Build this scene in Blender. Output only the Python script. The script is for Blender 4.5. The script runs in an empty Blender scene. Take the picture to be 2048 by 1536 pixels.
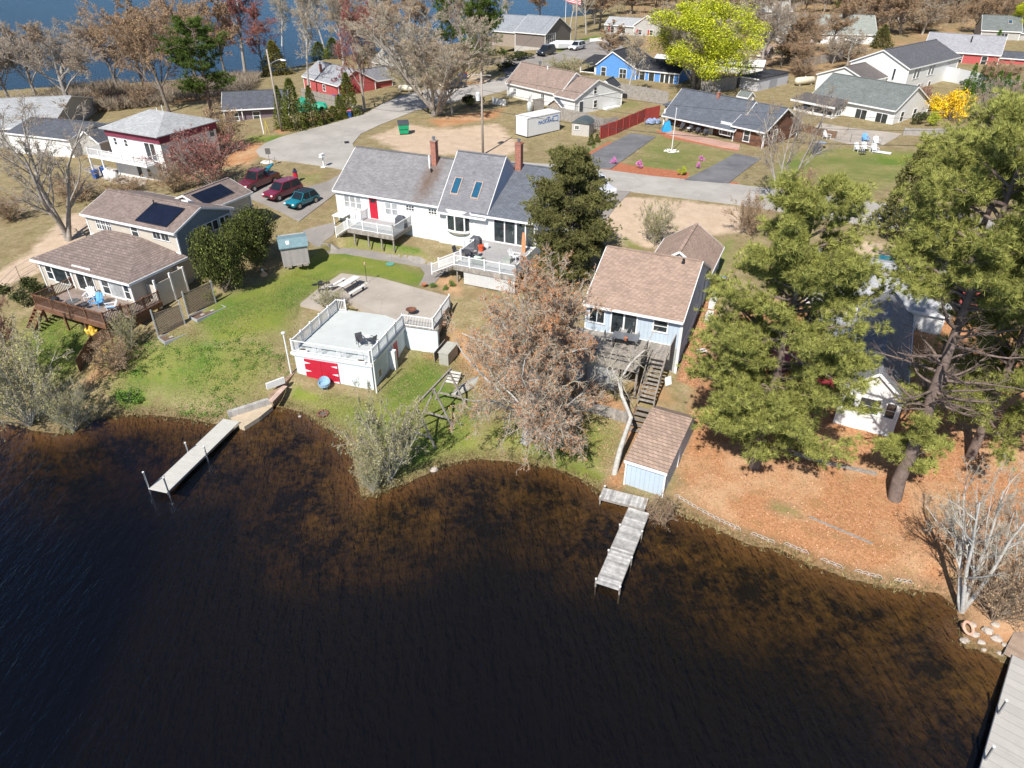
import bpy, bmesh, math, random
import numpy as np
from mathutils import Vector, Matrix
R = math.radians
S = bpy.context.scene
COL = S.collection
random.seed(7)

# ---------------------------------------------------------------- camera, sky, sun, exposure
CAM_H, CAM_T, FPX = 30.0, R(33), 1421.0
cd = bpy.data.cameras.new('camera'); cam = bpy.data.objects.new('camera', cd); COL.objects.link(cam)
cam.location = (0, 0, CAM_H); cam.rotation_euler = (R(90) - CAM_T, 0, 0)
cd.sensor_width = 36; cd.lens = 36 * FPX / 2048; cd.clip_start = .5; cd.clip_end = 4000
S.camera = cam
w = bpy.data.worlds.new('World'); S.world = w; w.use_nodes = True
nt = w.node_tree; sky = nt.nodes.new('ShaderNodeTexSky'); sky.sky_type = 'NISHITA'; sky.sun_disc = False
SUN_E, SUN_AZ = 47, 66      # elevation; the light travels towards this heading
sky.sun_elevation = R(SUN_E); sky.sun_rotation = R(90 - (SUN_AZ + 180)); sky.altitude = 50
sky.ozone_density = 3.0; sky.dust_density = .4; sky.air_density = 1.0
nt.links.new(sky.outputs[0], nt.nodes['Background'].inputs[0]); nt.nodes['Background'].inputs[1].default_value = .075
sl = bpy.data.lights.new('sun', 'SUN'); so = bpy.data.objects.new('sun', sl); COL.objects.link(so)
sl.energy = 5.0; sl.angle = R(.5); sl.color = (1, .95, .87)
d = Vector((math.cos(R(SUN_AZ)) * math.cos(R(SUN_E)), math.sin(R(SUN_AZ)) * math.cos(R(SUN_E)), -math.sin(R(SUN_E))))
so.rotation_euler = d.to_track_quat('-Z', 'Y').to_euler(); so.location = (-30, -40, 80)
S.view_settings.view_transform = 'Standard'; S.view_settings.look = 'None'
S.view_settings.exposure = 0.43; S.view_settings.gamma = 1
S.render.engine = 'CYCLES'
S.cycles.max_bounces = 8; S.cycles.transparent_max_bounces = 12

# ---------------------------------------------------------------- survey helpers
def P(px, py, z=0):
    a = (px - 1024) / FPX; b = -(py - 768) / FPX
    dy = math.cos(CAM_T) + b * math.sin(CAM_T); dz = -math.sin(CAM_T) + b * math.cos(CAM_T)
    t = (z - CAM_H) / dz
    return Vector((a * t, dy * t, z))

# ---------------------------------------------------------------- materials
def _n(nt, t, **k):
    n = nt.nodes.new(t)
    for a, b in k.items(): setattr(n, a, b)
    return n
def _mix(nt, f, a, b, mode='MIX'):
    m = _n(nt, 'ShaderNodeMix', data_type='RGBA', blend_type=mode)
    for s, v in ((m.inputs[0], f), (m.inputs[6], a), (m.inputs[7], b)):
        if hasattr(v, 'type') and hasattr(v, 'is_output'): nt.links.new(v, s)
        elif isinstance(v, (int, float)): s.default_value = v
        else: s.default_value = (*v[:3], 1)
    return m.outputs[2]
def _m(nt, op, a, b=None, c=None):
    m = _n(nt, 'ShaderNodeMath', operation=op)
    for i, v in enumerate((a, b, c)):
        if v is None: continue
        if isinstance(v, (int, float)): m.inputs[i].default_value = v
        else: nt.links.new(v, m.inputs[i])
    return m.outputs[0]
def _noise(nt, vec, scale, detail=4, rough=.6):
    n = _n(nt, 'ShaderNodeTexNoise'); n.inputs['Scale'].default_value = scale
    n.inputs['Detail'].default_value = detail; n.inputs['Roughness'].default_value = rough
    if vec is not None: nt.links.new(vec, n.inputs['Vector'])
    return n.outputs[0]
def _rng(nt, v, a, b, c=0, d=1):
    m = _n(nt, 'ShaderNodeMapRange'); nt.links.new(v, m.inputs[0])
    for i, x in enumerate((a, b, c, d)): m.inputs[i + 1].default_value = x
    return m.outputs[0]
MATS = {}
def mat(name, col, rough=.85, var=.18, scale=2.5, kind=None, metal=0, bump=0, col2=None, spec=None, period=.14, rnd=0, soot=None):
    if name in MATS: return MATS[name]
    m = bpy.data.materials.new(name); m.use_nodes = True; MATS[name] = m
    nt = m.node_tree; b = nt.nodes['Principled BSDF']
    tc = _n(nt, 'ShaderNodeTexCoord').outputs['Object']
    sep = _n(nt, 'ShaderNodeSeparateXYZ'); nt.links.new(tc, sep.inputs[0])
    n1 = _noise(nt, tc, scale, 5, .65)
    lo = tuple(c * (1 - var) for c in col); hi = tuple(min(1, c * (1 + var)) for c in (col2 or col))
    c = _mix(nt, _rng(nt, n1, .3, .7), lo, hi)
    hgt = None
    if kind == 'shingle':
        # courses follow lines of equal height on the slope
        cv = _n(nt, 'ShaderNodeCombineXYZ')
        nt.links.new(_m(nt, 'ADD', sep.outputs[0], sep.outputs[1]), cv.inputs[0])
        nt.links.new(_m(nt, 'MULTIPLY', sep.outputs[2], 2.6), cv.inputs[1])
        br = _n(nt, 'ShaderNodeTexBrick'); nt.links.new(cv.outputs[0], br.inputs[0])
        br.inputs['Scale'].default_value = 1; br.inputs['Brick Width'].default_value = .33; br.inputs['Row Height'].default_value = period
        br.inputs['Mortar Size'].default_value = .014; br.inputs['Color1'].default_value = (.8, .8, .8, 1); br.inputs['Color2'].default_value = (1.16, 1.16, 1.16, 1)
        br.inputs['Mortar'].default_value = (.5, .5, .5, 1)
        c = _mix(nt, 1, c, br.outputs[0], 'MULTIPLY')
        stain = _noise(nt, tc, .45, 3)
        c = _mix(nt, _rng(nt, stain, .45, .8, 0, .35), c, tuple(x * .55 for x in col))
        if soot:    # brown run-off stain below a chimney: (x, y, half width)
            dx = _m(nt, 'MULTIPLY', _m(nt, 'SUBTRACT', sep.outputs[0], soot[0]), 1 / soot[2]); dy = _m(nt, 'MULTIPLY', _m(nt, 'SUBTRACT', sep.outputs[1], soot[1]), .4 / soot[2])
            q = _m(nt, 'SQRT', _m(nt, 'ADD', _m(nt, 'MULTIPLY', dx, dx), _m(nt, 'MULTIPLY', dy, dy))); q = _m(nt, 'ADD', q, _m(nt, 'MULTIPLY', _noise(nt, tc, 1.6, 5, .7), 1.1))
            c = _mix(nt, _rng(nt, q, .65, 1.35, .85, 0), c, (.12, .075, .05))
        hgt = br.outputs[0]
    elif kind in ('clap', 'vert', 'plank', 'cross'):
        v = {'clap': sep.outputs[2], 'vert': _m(nt, 'ADD', sep.outputs[0], sep.outputs[1]), 'plank': sep.outputs[1], 'cross': sep.outputs[0]}[kind]
        q = _m(nt, 'DIVIDE', v, period); fr = _m(nt, 'FRACT', q); cell = _m(nt, 'FLOOR', q)
        wn = _n(nt, 'ShaderNodeTexWhiteNoise', noise_dimensions='1D'); nt.links.new(cell, wn.inputs['W'])
        gap = _rng(nt, fr, 0, .09, .55 if kind != 'clap' else .7, 1)
        c = _mix(nt, 1, c, _mix(nt, wn.outputs[0], (1 - rnd,) * 3, (1 + rnd,) * 3), 'MULTIPLY')
        gr = _n(nt, 'ShaderNodeCombineColor')
        for i in range(3): nt.links.new(gap, gr.inputs[i])
        c = _mix(nt, 1, c, gr.outputs[0], 'MULTIPLY'); hgt = fr if kind == 'clap' else gap
        dirt = _noise(nt, tc, .9, 4); c = _mix(nt, _rng(nt, dirt, .5, .8, 0, .18), c, tuple(x * .6 for x in col))
    elif kind == 'brick':
        br = _n(nt, 'ShaderNodeTexBrick'); cv = _n(nt, 'ShaderNodeCombineXYZ')
        nt.links.new(_m(nt, 'ADD', sep.outputs[0], sep.outputs[1]), cv.inputs[0]); nt.links.new(sep.outputs[2], cv.inputs[1])
        nt.links.new(cv.outputs[0], br.inputs[0]); br.inputs['Scale'].default_value = 1
        br.inputs['Brick Width'].default_value = .22; br.inputs['Row Height'].default_value = .08; br.inputs['Mortar Size'].default_value = .008
        br.inputs['Color1'].default_value = (*lo, 1); br.inputs['Color2'].default_value = (*hi, 1); br.inputs['Mortar'].default_value = (.3, .27, .24, 1)
        c = br.outputs[0]; hgt = br.outputs[0]
    elif kind == 'perrand':
        g = _n(nt, 'ShaderNodeNewGeometry'); rn = g.outputs['Random Per Island']
        c = _mix(nt, rn, lo, hi)
        if rnd:
            g2 = _rng(nt, n1, .35, .65, 1 - rnd, 1 + rnd); gr = _n(nt, 'ShaderNodeCombineColor')
            for i in range(3): nt.links.new(g2, gr.inputs[i])
            c = _mix(nt, 1, c, gr.outputs[0], 'MULTIPLY')
    nt.links.new(c, b.inputs['Base Color'])
    b.inputs['Roughness'].default_value = rough; b.inputs['Metallic'].default_value = metal
    if spec is not None: b.inputs['Specular IOR Level'].default_value = spec
    if bump or hgt is not None:
        bp = _n(nt, 'ShaderNodeBump'); bp.inputs['Strength'].default_value = bump or .5; bp.inputs['Distance'].default_value = .02
        nt.links.new(hgt if hgt is not None else _noise(nt, tc, scale * 8, 5), bp.inputs['Height']); nt.links.new(bp.outputs[0], b.inputs['Normal'])
    return m
WHITE = mat('white_paint', (.78, .78, .78), .55, .06)
OFFW = mat('offwhite_trim', (.68, .68, .66), .6, .08)
GLASS = mat('window_glass', (.03, .04, .045), .06, .6, 1.2, spec=.9)
CURT = mat('window_glass_with_blind', (.34, .36, .37), .12, .3, 1.5, spec=.9)
BLACK = mat('black_metal', (.02, .02, .022), .45)
CHROME = mat('galvanised_steel', (.55, .56, .58), .3, .1, metal=.9)
WOODG = mat('weathered_wood', (.30, .27, .24), .9, .35, 5, kind='cross', period=.14, rnd=.25)
WOODP = mat('weathered_post', (.27, .24, .21), .9, .4, 6)
WOODB = mat('brown_stained_wood', (.16, .075, .04), .8, .35, 4)
CONC = mat('concrete', (.42, .40, .37), .95, .16, 1.5, bump=.3)
BRICK = mat('red_brick', (.34, .10, .06), .9, .3, kind='brick')

# ---------------------------------------------------------------- mesh building
class MB:
    def __init__(s, T=None): s.v = []; s.f = []; s.m = []; s.T = T; s.mi = 0
    def add(s, vs, fs):
        o = len(s.v)
        for p in vs: s.v.append(tuple(s.T(*p)) if s.T else tuple(p))
        for f in fs: s.f.append([i + o for i in f]); s.m.append(s.mi)
        return s
    def box(s, x0, x1, y0, y1, z0, z1):
        return s.add([(x0, y0, z0), (x1, y0, z0), (x1, y1, z0), (x0, y1, z0), (x0, y0, z1), (x1, y0, z1), (x1, y1, z1), (x0, y1, z1)],
                     [(3, 2, 1, 0), (4, 5, 6, 7), (0, 1, 5, 4), (1, 2, 6, 5), (2, 3, 7, 6), (3, 0, 4, 7)])
    def hull(s, lo, hi):
        n = len(lo)
        return s.add(list(lo) + list(hi), [tuple(range(n))[::-1], tuple(range(n, 2 * n))] + [(i, (i + 1) % n, n + (i + 1) % n, n + i) for i in range(n)])
    def prism(s, poly, z0, z1): return s.hull([(x, y, z0) for x, y in poly], [(x, y, z1) for x, y in poly])
    def slab(s, pts, t=.12):    # a sloping sheet with thickness, pts on its top face
        return s.hull([(x, y, z - t) for x, y, z in pts], pts)
    def bar(s, a, b, w, h=None):
        a, b = Vector(a), Vector(b); d = (b - a).normalized(); h = h or w
        u = d.cross(Vector((0, 0, 1)));
        if u.length < .05: u = Vector((1, 0, 0))
        u.normalize(); v = u.cross(d).normalized(); q = [(u * i * w / 2 + v * j * h / 2) for i, j in ((-1, -1), (1, -1), (1, 1), (-1, 1))]
        return s.hull([tuple(a + c) for c in q], [tuple(b + c) for c in q])
    def tube(s, pts, r, n=8, cap=True):
        pts = [Vector(p) for p in pts]; rr = r if isinstance(r, (list, tuple)) else [r] * len(pts); vs = []
        for i, p in enumerate(pts):
            d = (pts[min(i + 1, len(pts) - 1)] - pts[max(i - 1, 0)]).normalized()
            u = d.cross(Vector((0, 0, 1)));
            if u.length < .05: u = Vector((1, 0, 0))
            u.normalize(); v = d.cross(u)
            vs += [tuple(p + (u * math.cos(6.2832 * k / n) + v * math.sin(6.2832 * k / n)) * rr[i]) for k in range(n)]
        fs = [(i * n + k, i * n + (k + 1) % n, (i + 1) * n + (k + 1) % n, (i + 1) * n + k) for i in range(len(pts) - 1) for k in range(n)]
        if cap: fs += [tuple(range(n))[::-1], tuple(range((len(pts) - 1) * n, len(pts) * n))]
        return s.add(vs, fs)
    def lathe(s, prof, n=12, c=(0, 0, 0)):
        return s.add([(c[0] + r * math.cos(6.2832 * k / n), c[1] + r * math.sin(6.2832 * k / n), c[2] + z) for r, z in prof for k in range(n)],
                     [(i * n + k, i * n + (k + 1) % n, (i + 1) * n + (k + 1) % n, (i + 1) * n + k) for i in range(len(prof) - 1) for k in range(n)]
                     + [tuple(range(n))[::-1], tuple(range((len(prof) - 1) * n, len(prof) * n))])
    def blob(s, c, r, n=8, jit=.15, rng=random):
        m = n // 2; vs = []
        for i in range(m + 1):
            t = math.pi * i / m
            for k in range(n):
                q = 1 + (rng.random() - .5) * 2 * jit; p = 6.2832 * k / n
                vs.append((c[0] + r[0] * q * math.sin(t) * math.cos(p), c[1] + r[1] * q * math.sin(t) * math.sin(p), c[2] + r[2] * q * math.cos(t)))
        return s.add(vs, [(i * n + k, (i + 1) * n + k, (i + 1) * n + (k + 1) % n, i * n + (k + 1) % n) for i in range(m) for k in range(n)])
    def build(s, name, m, parent=None, smooth=False, loc=None):
        me = bpy.data.meshes.new(name); me.from_pydata(s.v, [], s.f)
        ms = m if isinstance(m, (list, tuple)) else [m]
        for x in ms: me.materials.append(x)
        if len(ms) > 1: me.polygons.foreach_set('material_index', s.m)
        bm = bmesh.new(); bm.from_mesh(me); bmesh.ops.recalc_face_normals(bm, faces=bm.faces)
        if smooth:
            for f in bm.faces: f.smooth = True
        bm.to_mesh(me); bm.free()
        o = bpy.data.objects.new(name, me); COL.objects.link(o)
        if parent: o.parent = parent
        if loc: o.location = loc
        return o
def tag(o, label, cat, group=None, kind=None):
    if label: o['label'] = label
    if cat: o['category'] = cat
    if group: o['group'] = group
    if kind: o['kind'] = kind
    return o
def thing(name, label, cat, loc, rz=0, group=None):
    o = bpy.data.objects.new(name, None); COL.objects.link(o); o.empty_display_size = .3
    o.location = loc; o.rotation_euler = (0, 0, rz); return tag(o, label, cat, group)
def struct(o, label=None): o['kind'] = 'structure'; return tag(o, label, None)
def dup(root, loc, rz, label, scale=None, group=None):
    r = root.copy(); COL.objects.link(r); r.location = loc; r.rotation_euler = (0, 0, rz); r['label'] = label
    if scale: r.scale = scale if isinstance(scale, tuple) else (scale,) * 3
    if group: r['group'] = group
    for ch in root.children:
        c = ch.copy(); COL.objects.link(c); c.parent = r
        for g in ch.children:
            e = g.copy(); COL.objects.link(e); e.parent = c
    return r
def fastmesh(name, V, Fs, mats, midx=None, smooth=False):
    me = bpy.data.meshes.new(name); V = np.asarray(V, 'f4')
    me.vertices.add(len(V)); me.vertices.foreach_set('co', V.ravel())
    Fs = [np.asarray(f, 'i4') for f in Fs if len(f)]
    loops = np.concatenate([f.ravel() for f in Fs]); tot = np.concatenate([np.full(len(f), f.shape[1], 'i4') for f in Fs])
    me.loops.add(len(loops)); me.loops.foreach_set('vertex_index', loops)
    me.polygons.add(len(tot)); st = np.concatenate([[0], np.cumsum(tot)[:-1]]).astype('i4')
    me.polygons.foreach_set('loop_start', st); me.polygons.foreach_set('loop_total', tot)
    for m in mats: me.materials.append(m)
    if midx is not None: me.polygons.foreach_set('material_index', np.asarray(midx, 'i4'))
    if smooth: me.polygons.foreach_set('use_smooth', np.ones(len(tot), bool))
    me.update(calc_edges=True); return me

# ---------------------------------------------------------------- terrain heights
CTRL = [  # surveyed spots: image column, image row, height above the lake
 (230,815,.3),(380,825,.3),(500,800,.5),(60,800,.4),(100,700,1.6),(40,640,2.4),(220,700,1.8),(330,760,1.0),(330,690,2.5),(430,760,1.2),(450,690,2.2),(420,620,3.1),(520,650,2.7),(560,700,1.8),
 (500,580,3.2),(600,560,3.1),(700,530,3.2),(840,560,3.1),(600,500,3.6),(740,520,3.5),(880,560,3.2),(600,450,4.2),(690,480,3.7),(850,500,3.6),(650,390,4.8),(560,350,5),(480,320,4.6),
 (610,800,.4),(700,830,.4),(760,800,.55),(830,760,.75),(800,900,.35),(900,900,.4),(1000,900,.5),(950,800,.9),(1100,860,.7),(1180,880,.6),(1180,940,.35),(940,700,1.4),(1000,640,2.4),(1060,560,3.3),
 (1240,770,1.8),(1340,760,1.9),(1380,700,2.3),(1420,620,3.2),(1460,540,4),(1400,900,.6),(1500,930,.8),(1420,830,1.3),(1700,960,.8),(1900,1000,.9),(1500,1030,.35),(1700,1100,.35),(1850,1130,.5),(2040,1150,.9),(2040,950,1.4),(1600,760,2),(1840,760,2.4),(2048,640,3.4),(1800,600,3.6),(1700,480,4.4),
 (1300,480,4.4),(1450,450,4.7),(1250,400,5),(1480,400,5),(1700,430,5),(2000,470,5),(1000,400,4.6),
 (560,290,5),(700,260,5),(900,290,5),(1100,330,5),(900,220,5.2),(1050,290,5),(850,180,5.4),(1200,240,5.2),(1010,160,6),(1100,220,5.6),(1340,300,5),(1540,300,5),(1700,300,5.2),(1900,260,6),(1250,190,5.8),(1400,180,6),(1500,200,5.8),(1600,170,6.2),(1850,180,6.5),(2040,150,7),
 (1150,120,7),(1060,110,7.5),(1200,80,7),(1400,100,7),(1600,60,7.5),(1900,60,8),(2040,20,9),(1300,20,7),(1500,5,8),
 (320,365,3.2),(200,350,2.8),(60,500,3),(150,420,3),(20,400,2.4),(60,330,2),(160,230,2),(300,230,2.8),(420,240,3.6),(80,560,2.9),(-300,600,2),(-300,300,1.5),(300,190,1.2),(520,230,4.4),(520,190,3.4),(650,190,4),(640,150,2.5),(760,150,3),(860,130,2.6),(950,110,3),(2400,700,4),(2400,1000,2),(2300,300,7),
]
def _tps(r2): return .5 * r2 * np.log(r2 + 1e-9)
_w = np.array([P(*c)[:] for c in CTRL]); _X = _w[:, :2] / 50.0; _n_ = len(_X)
_K = _tps(((_X[:, None] - _X[None]) ** 2).sum(-1)) + np.eye(_n_) * .004
_A = np.zeros((_n_ + 3, _n_ + 3)); _A[:_n_, :_n_] = _K; _A[:_n_, _n_] = 1; _A[:_n_, _n_ + 1:] = _X; _A[_n_:, :_n_] = _A[:_n_, _n_:].T
_C = np.linalg.solve(_A, np.concatenate([_w[:, 2], np.zeros(3)]))
def polyd(poly, X, Y):      # signed distance to a polygon, positive inside
    ins = np.zeros(X.shape, bool); D = np.full(X.shape, 1e18); n = len(poly)
    for i in range(n):
        x0, y0 = poly[i][:2]; x1, y1 = poly[(i + 1) % n][:2]
        c = ((y0 > Y) != (y1 > Y)); 
        with np.errstate(divide='ignore', invalid='ignore'): xi = (x1 - x0) * (Y - y0) / ((y1 - y0) or 1e-12) + x0
        ins ^= c & (X < xi)
        dx, dy = x1 - x0, y1 - y0; t = np.clip(((X - x0) * dx + (Y - y0) * dy) / (dx * dx + dy * dy + 1e-12), 0, 1)
        D = np.minimum(D, (X - x0 - t * dx) ** 2 + (Y - y0 - t * dy) ** 2)
    D = np.sqrt(D); return np.where(ins, D, -D)
LAKE = [P(*q)[:2] for q in [(-400,880),(-100,850),(0,845),(70,862),(120,868),(165,858),(195,838),(245,830),(300,830),(380,838),(440,850),(480,853),(530,812),(570,815),(610,826),(645,848),(682,873),(704,905),(712,950),(726,992),(760,984),(800,970),(850,950),(890,928),(950,917),(1010,922),(1080,928),(1130,943),(1180,966),(1205,985),(1250,1003),(1310,1015),(1350,1020),(1400,1043),(1450,1066),(1500,1090),(1560,1098),(1620,1128),(1700,1158),(1780,1175),(1840,1180),(1880,1188),(1912,1212),(1922,1262),(1932,1292),(1985,1310),(2012,1330)]] + [(40, 24), (90, 10), (90, -80), (-120, -80), (-120, 30)]
FAR = [P(*q)[:2] for q in [(-900,190),(-300,185),(0,182),(150,172),(300,165),(420,155),(480,148),(560,143),(640,122),(730,105),(850,96),(960,84),(1030,60),(1130,62),(1195,40),(1212,10),(1200,-40),(1150,-100)]] + [(60, 900), (-900, 900)]
PATIO = [P(*q)[:2] for q in [(600,610),(683,547),(760,556),(893,594),(903,606),(876,672),(800,680),(672,622)]]
LOWER = [P(*q)[:2] for q in [(747,789),(822,706),(880,722),(905,700),(960,760),(950,800),(850,900),(760,860)]]
def T_(X, Y):
    X = np.asarray(X, float); Y = np.asarray(Y, float); sh = X.shape; X = X.ravel(); Y = Y.ravel(); Z = np.empty(len(X))
    for i in range(0, len(X), 20000):
        q = np.stack([X[i:i + 20000], Y[i:i + 20000]], 1) / 50.0
        Z[i:i + 20000] = _tps(((q[:, None] - _X[None]) ** 2).sum(-1)) @ _C[:_n_] + _C[_n_] + q @ _C[_n_ + 1:]
    Z = np.clip(Z, .25, 14)
    far = np.clip((np.hypot(X, Y) - 260) / 200, 0, 1); Z = Z * (1 - far) + 6 * far
    dn = polyd(LAKE, X, Y); df = polyd(FAR, X, Y)
    dp = polyd(PATIO, X, Y); dl = polyd(LOWER, X, Y)
    sm = lambda t: np.clip(t, 0, 1) ** 2 * (3 - 2 * np.clip(t, 0, 1))
    Z = Z * (1 - sm(dl / .5 + .5)) + (.72 + (Y - 46) * .03) * sm(dl / .5 + .5)
    Z = Z * (1 - sm(dp / .35 + .6)) + 2.95 * sm(dp / .35 + .6)
    k = sm(-dn / 2.2); Z = np.where(dn > -2.2, .12 + (Z - .12) * k, Z)
    k = sm(-df / 12); Z = np.where(df > -12, .2 + (Z - .2) * k, Z)
    Z = np.where(dn > -.35, .12 * np.clip(-dn / .35, 0, 1), Z)
    Z = np.where(dn > 0, -.02 - np.minimum(dn * (.095 + .28 * sm((-19 - X) / 8)), 4.2), Z)
    Z = np.where(df > 0, -.05 - np.minimum(df * .12, 4.2), Z)
    return Z.reshape(sh)
def T(x, y): return float(T_(np.array([x]), np.array([y]))[0])
def G(px, py, up=0.0):      # ground point seen at this place of the photograph
    z = 3.0
    for _ in range(14):
        p = P(px, py, z); z = z * .4 + T(p.x, p.y) * .6
    p = P(px, py, z); return Vector((p.x, p.y, z + up))
def GP(pts): return [tuple(G(*p)[:2]) for p in pts]
# ---------------------------------------------------------------- ground sheet
def ground():
    ys = [-14.0]
    while ys[-1] < 340: ys.append(ys[-1] + max(.27, .0062 * ys[-1]))
    while ys[-1] < 1500: ys.append(ys[-1] * 1.12)
    ys = np.array(ys); NX = 470; s = np.linspace(-1, 1, NX); s = s * (.75 + .25 * s * s)
    X = s[None, :] * (ys[:, None] + 34) * 1.0; Y = np.repeat(ys[:, None], NX, 1)
    Z = T_(X, Y); n = len(ys)
    rs = np.random.RandomState(3); Z = Z + rs.normal(0, .012, Z.shape) * (Z > .3)
    V = np.stack([X, Y, Z], -1).reshape(-1, 3)
    i = np.arange(n - 1)[:, None] * NX + np.arange(NX - 1)[None]
    F = np.stack([i, i + 1, i + NX + 1, i + NX], -1).reshape(-1, 4)
    Xf, Yf = X.ravel(), Y.ravel(); Zf = Z.ravel()
    def wt(polys, soft):
        w_ = np.zeros(len(Xf))
        for p, a, *s_ in polys:
            so_ = (s_[0] if s_ else soft); dd = polyd(GP(p), Xf, Yf); w_ = np.maximum(w_, a * np.clip(dd / so_ * .5 + .5, 0, 1))
        return w_
    green = wt([([(520,565),(640,497),(700,490),(845,545),(868,562),(820,572),(740,555),(690,545),(600,600),(575,660),(480,690),(420,700),(395,640),(430,600)], 1.0),
        ([(200,700),(400,650),(560,650),(590,740),(545,810),(455,830),(300,820),(200,810)], .62),
        ([(40,640),(130,625),(280,690),(250,720),(160,740),(110,770),(20,720)], .85), ([(225,780),(290,775),(300,810),(240,812)], 1.0, 1),
        ([(600,775),(740,800),(830,700),(880,720),(960,820),(1000,925),(900,925),(800,960),(700,860),(560,812)], .85),
        ([(590,770),(650,790),(640,810),(575,800)], .9, .6),
        ([(950,830),(1200,830),(1245,870),(1210,960),(1130,945),(1000,920),(930,920)], .8),
        ([(1100,930),(1200,970),(1210,950),(1130,915)], 1.0, .5),
        ([(1230,335),(1290,262),(1320,262),(1500,310),(1470,325),(1390,360),(1300,352)], .48, 2), ([(1160,200),(1290,195),(1310,215),(1200,240)], .4),
        ([(1500,370),(1560,300),(1680,290),(1850,300),(1900,330),(1750,400),(1600,400)], .52, 2), ([(700,470),(840,495),(870,520),(760,500),(680,485)], .75, .8),
        ([(490,270),(600,268),(560,285),(480,290)], .7, 2), ([(540,350),(680,335),(650,375),(560,370)], .45, 2), ([(1090,90),(1200,70),(1220,85),(1120,110)], .9, 3), ([(1400,540),(1450,470),(1480,480),(1440,600),(1400,620)], .7, 2),
        ([(1250,470),(1290,500),(1270,505),(1240,480)], .8, 1), ([(1350,965),(1400,990),(1480,1000),(1440,960),(1370,940)], .35), ([(1540,1000),(1600,1020),(1610,1040),(1530,1020)], .75, 1), ([(1640,1050),(1700,1075),(1690,1090),(1630,1065)], .5, 1), ([(1350,880),(1380,900),(1400,980),(1350,960)], .4, 1), ([(880,165),(1000,160),(980,120),(800,150)], .35, 4), ([(640,240),(760,180),(900,165),(850,140),(700,150)],.3,4), ([(1700,300),(1960,300),(1960,330),(1750,340)], .7, 3)], 2.5)
    litter = wt([([(1392,770),(1345,985),(1400,1040),(1500,1088),(1620,1126),(1780,1172),(1905,1200),(1935,1290),(2200,1340),(2300,1000),(2200,700),(1900,620),(1500,600)], 1.0),
        ([(1352,760),(1372,690),(1405,600),(1440,600),(1420,700),(1400,780)], .95, .5), ([(1230,730),(1360,750),(1390,830),(1300,830),(1230,800)], .55),
        ([(1130,740),(1260,800),(1270,840),(1140,810)], .6, 1), ([(880,640),(960,660),(1050,760),(960,800),(900,740)], .65), ([(845,690),(905,712),(900,730),(830,720)], .6, .8), ([(850,240),(1010,215),(1000,235),(880,255)], .9, 2),
        ([(830,520),(930,560),(930,600),(880,585),(850,560)], .6, 1), ([(440,640),(640,560),(600,470),(440,520)], .35), ([(120,820),(260,760),(300,700),(200,640),(150,720)], .55), ([(0,330),(500,320),(520,255),(440,230),(0,250)], .45, 6),
        ([(200,170),(500,150),(520,240),(440,215),(200,215)], .5, 6), ([(1230,460),(1280,480),(1330,460),(1310,500),(1250,505)], .3, 1), ([(1290,190),(1900,150),(2100,100),(2100,-20),(1200,0),(1200,80)], .45, 10), ([(1195,975),(1250,900),(1245,850),(1290,840),(1250,1000)], .8, 1), ([(860,200),(980,185),(960,160),(880,170)], .8, 3), ([(560,270),(700,225),(690,215),(540,262)], .8, 1.5),
        ([(500,330),(540,300),(520,280),(440,300),(420,340)], .8, 2), ([(570,340),(680,340),(620,360)], .5, 2)], 2)
    litter = litter * (1 - wt([([(1540,992),(1600,1010),(1625,1045),(1560,1035),(1530,1015)], .8), ([(1640,1045),(1710,1075),(1720,1105),(1650,1080)], .55), ([(1352,958),(1400,985),(1440,1010),(1380,1000)], .5), ([(1780,1110),(1850,1125),(1830,1150),(1770,1140)], .5), ([(1400,1010),(1480,1052),(1560,1085),(1500,1080)], .45)], 1.2))
    sand = wt([([(-200,560),(0,545),(70,500),(130,430),(230,420),(120,520),(20,570),(-200,640)], 1.0, 2.5), ([(1230,392),(1480,410),(1500,470),(1430,470),(1320,500),(1215,480),(1200,430)], .9, 2), ([(1590,520),(1720,480),(1860,500),(1870,580),(1740,560)], .95, 2),
        ([(800,310),(730,275),(810,245),(880,255),(1000,245),(1060,300),(1000,320)], .8, 3), ([(380,690),(470,660),(460,700),(400,720)], .7, 1), ([(600,740),(640,830),(620,845),(560,812)], .3, 1), ([(470,345),(640,320),(560,315)], .6, 2), ([(880,150),(960,140),(1010,160),(950,175)], .6, 3), ([(1440,120),(1560,60),(1650,90),(1500,160)], .6, 6), ([(1640,240),(1800,262),(1750,290),(1640,285)], .3, 2)], 2)
    mulch = wt([([(1200,335),(1225,322),(1260,330),(1380,345),(1372,362),(1290,350),(1205,340)], 1.0, .4), ([(1155,318),(1220,282),(1226,286),(1165,328)], 1.0, .4), ([(1310,262),(1330,258),(1470,292),(1480,302),(1460,300),(1330,275)], 1.0, .5), ([(1455,362),(1475,376),(1478,366)], .9, .4)], .5)
    dd = np.maximum(polyd(LAKE, Xf, Yf), polyd(FAR, Xf, Yf))
    at = np.stack([green, litter, sand, mulch], 1).astype('f4')
    wet = np.clip(1 - np.abs(dd + .15) / .9, 0, 1); bed = np.clip(dd / .25, 0, 1); deep = np.clip(dd / 9, 0, 1)
    at2 = np.stack([wet, bed, deep, np.ones(len(Xf))], 1).astype('f4')
    m = bpy.data.materials.new('ground_cover'); m.use_nodes = True; nt = m.node_tree; b = nt.nodes['Principled BSDF']; b.inputs['Roughness'].default_value = 1; b.inputs['Specular IOR Level'].default_value = .1
    me = fastmesh('ground', V, [F], [m], smooth=True)
    for nm, a in (('zone', at), ('shore', at2)):
        ca = me.attributes.new(nm, 'FLOAT_COLOR', 'POINT'); ca.data.foreach_set('color', a.ravel())
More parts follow.
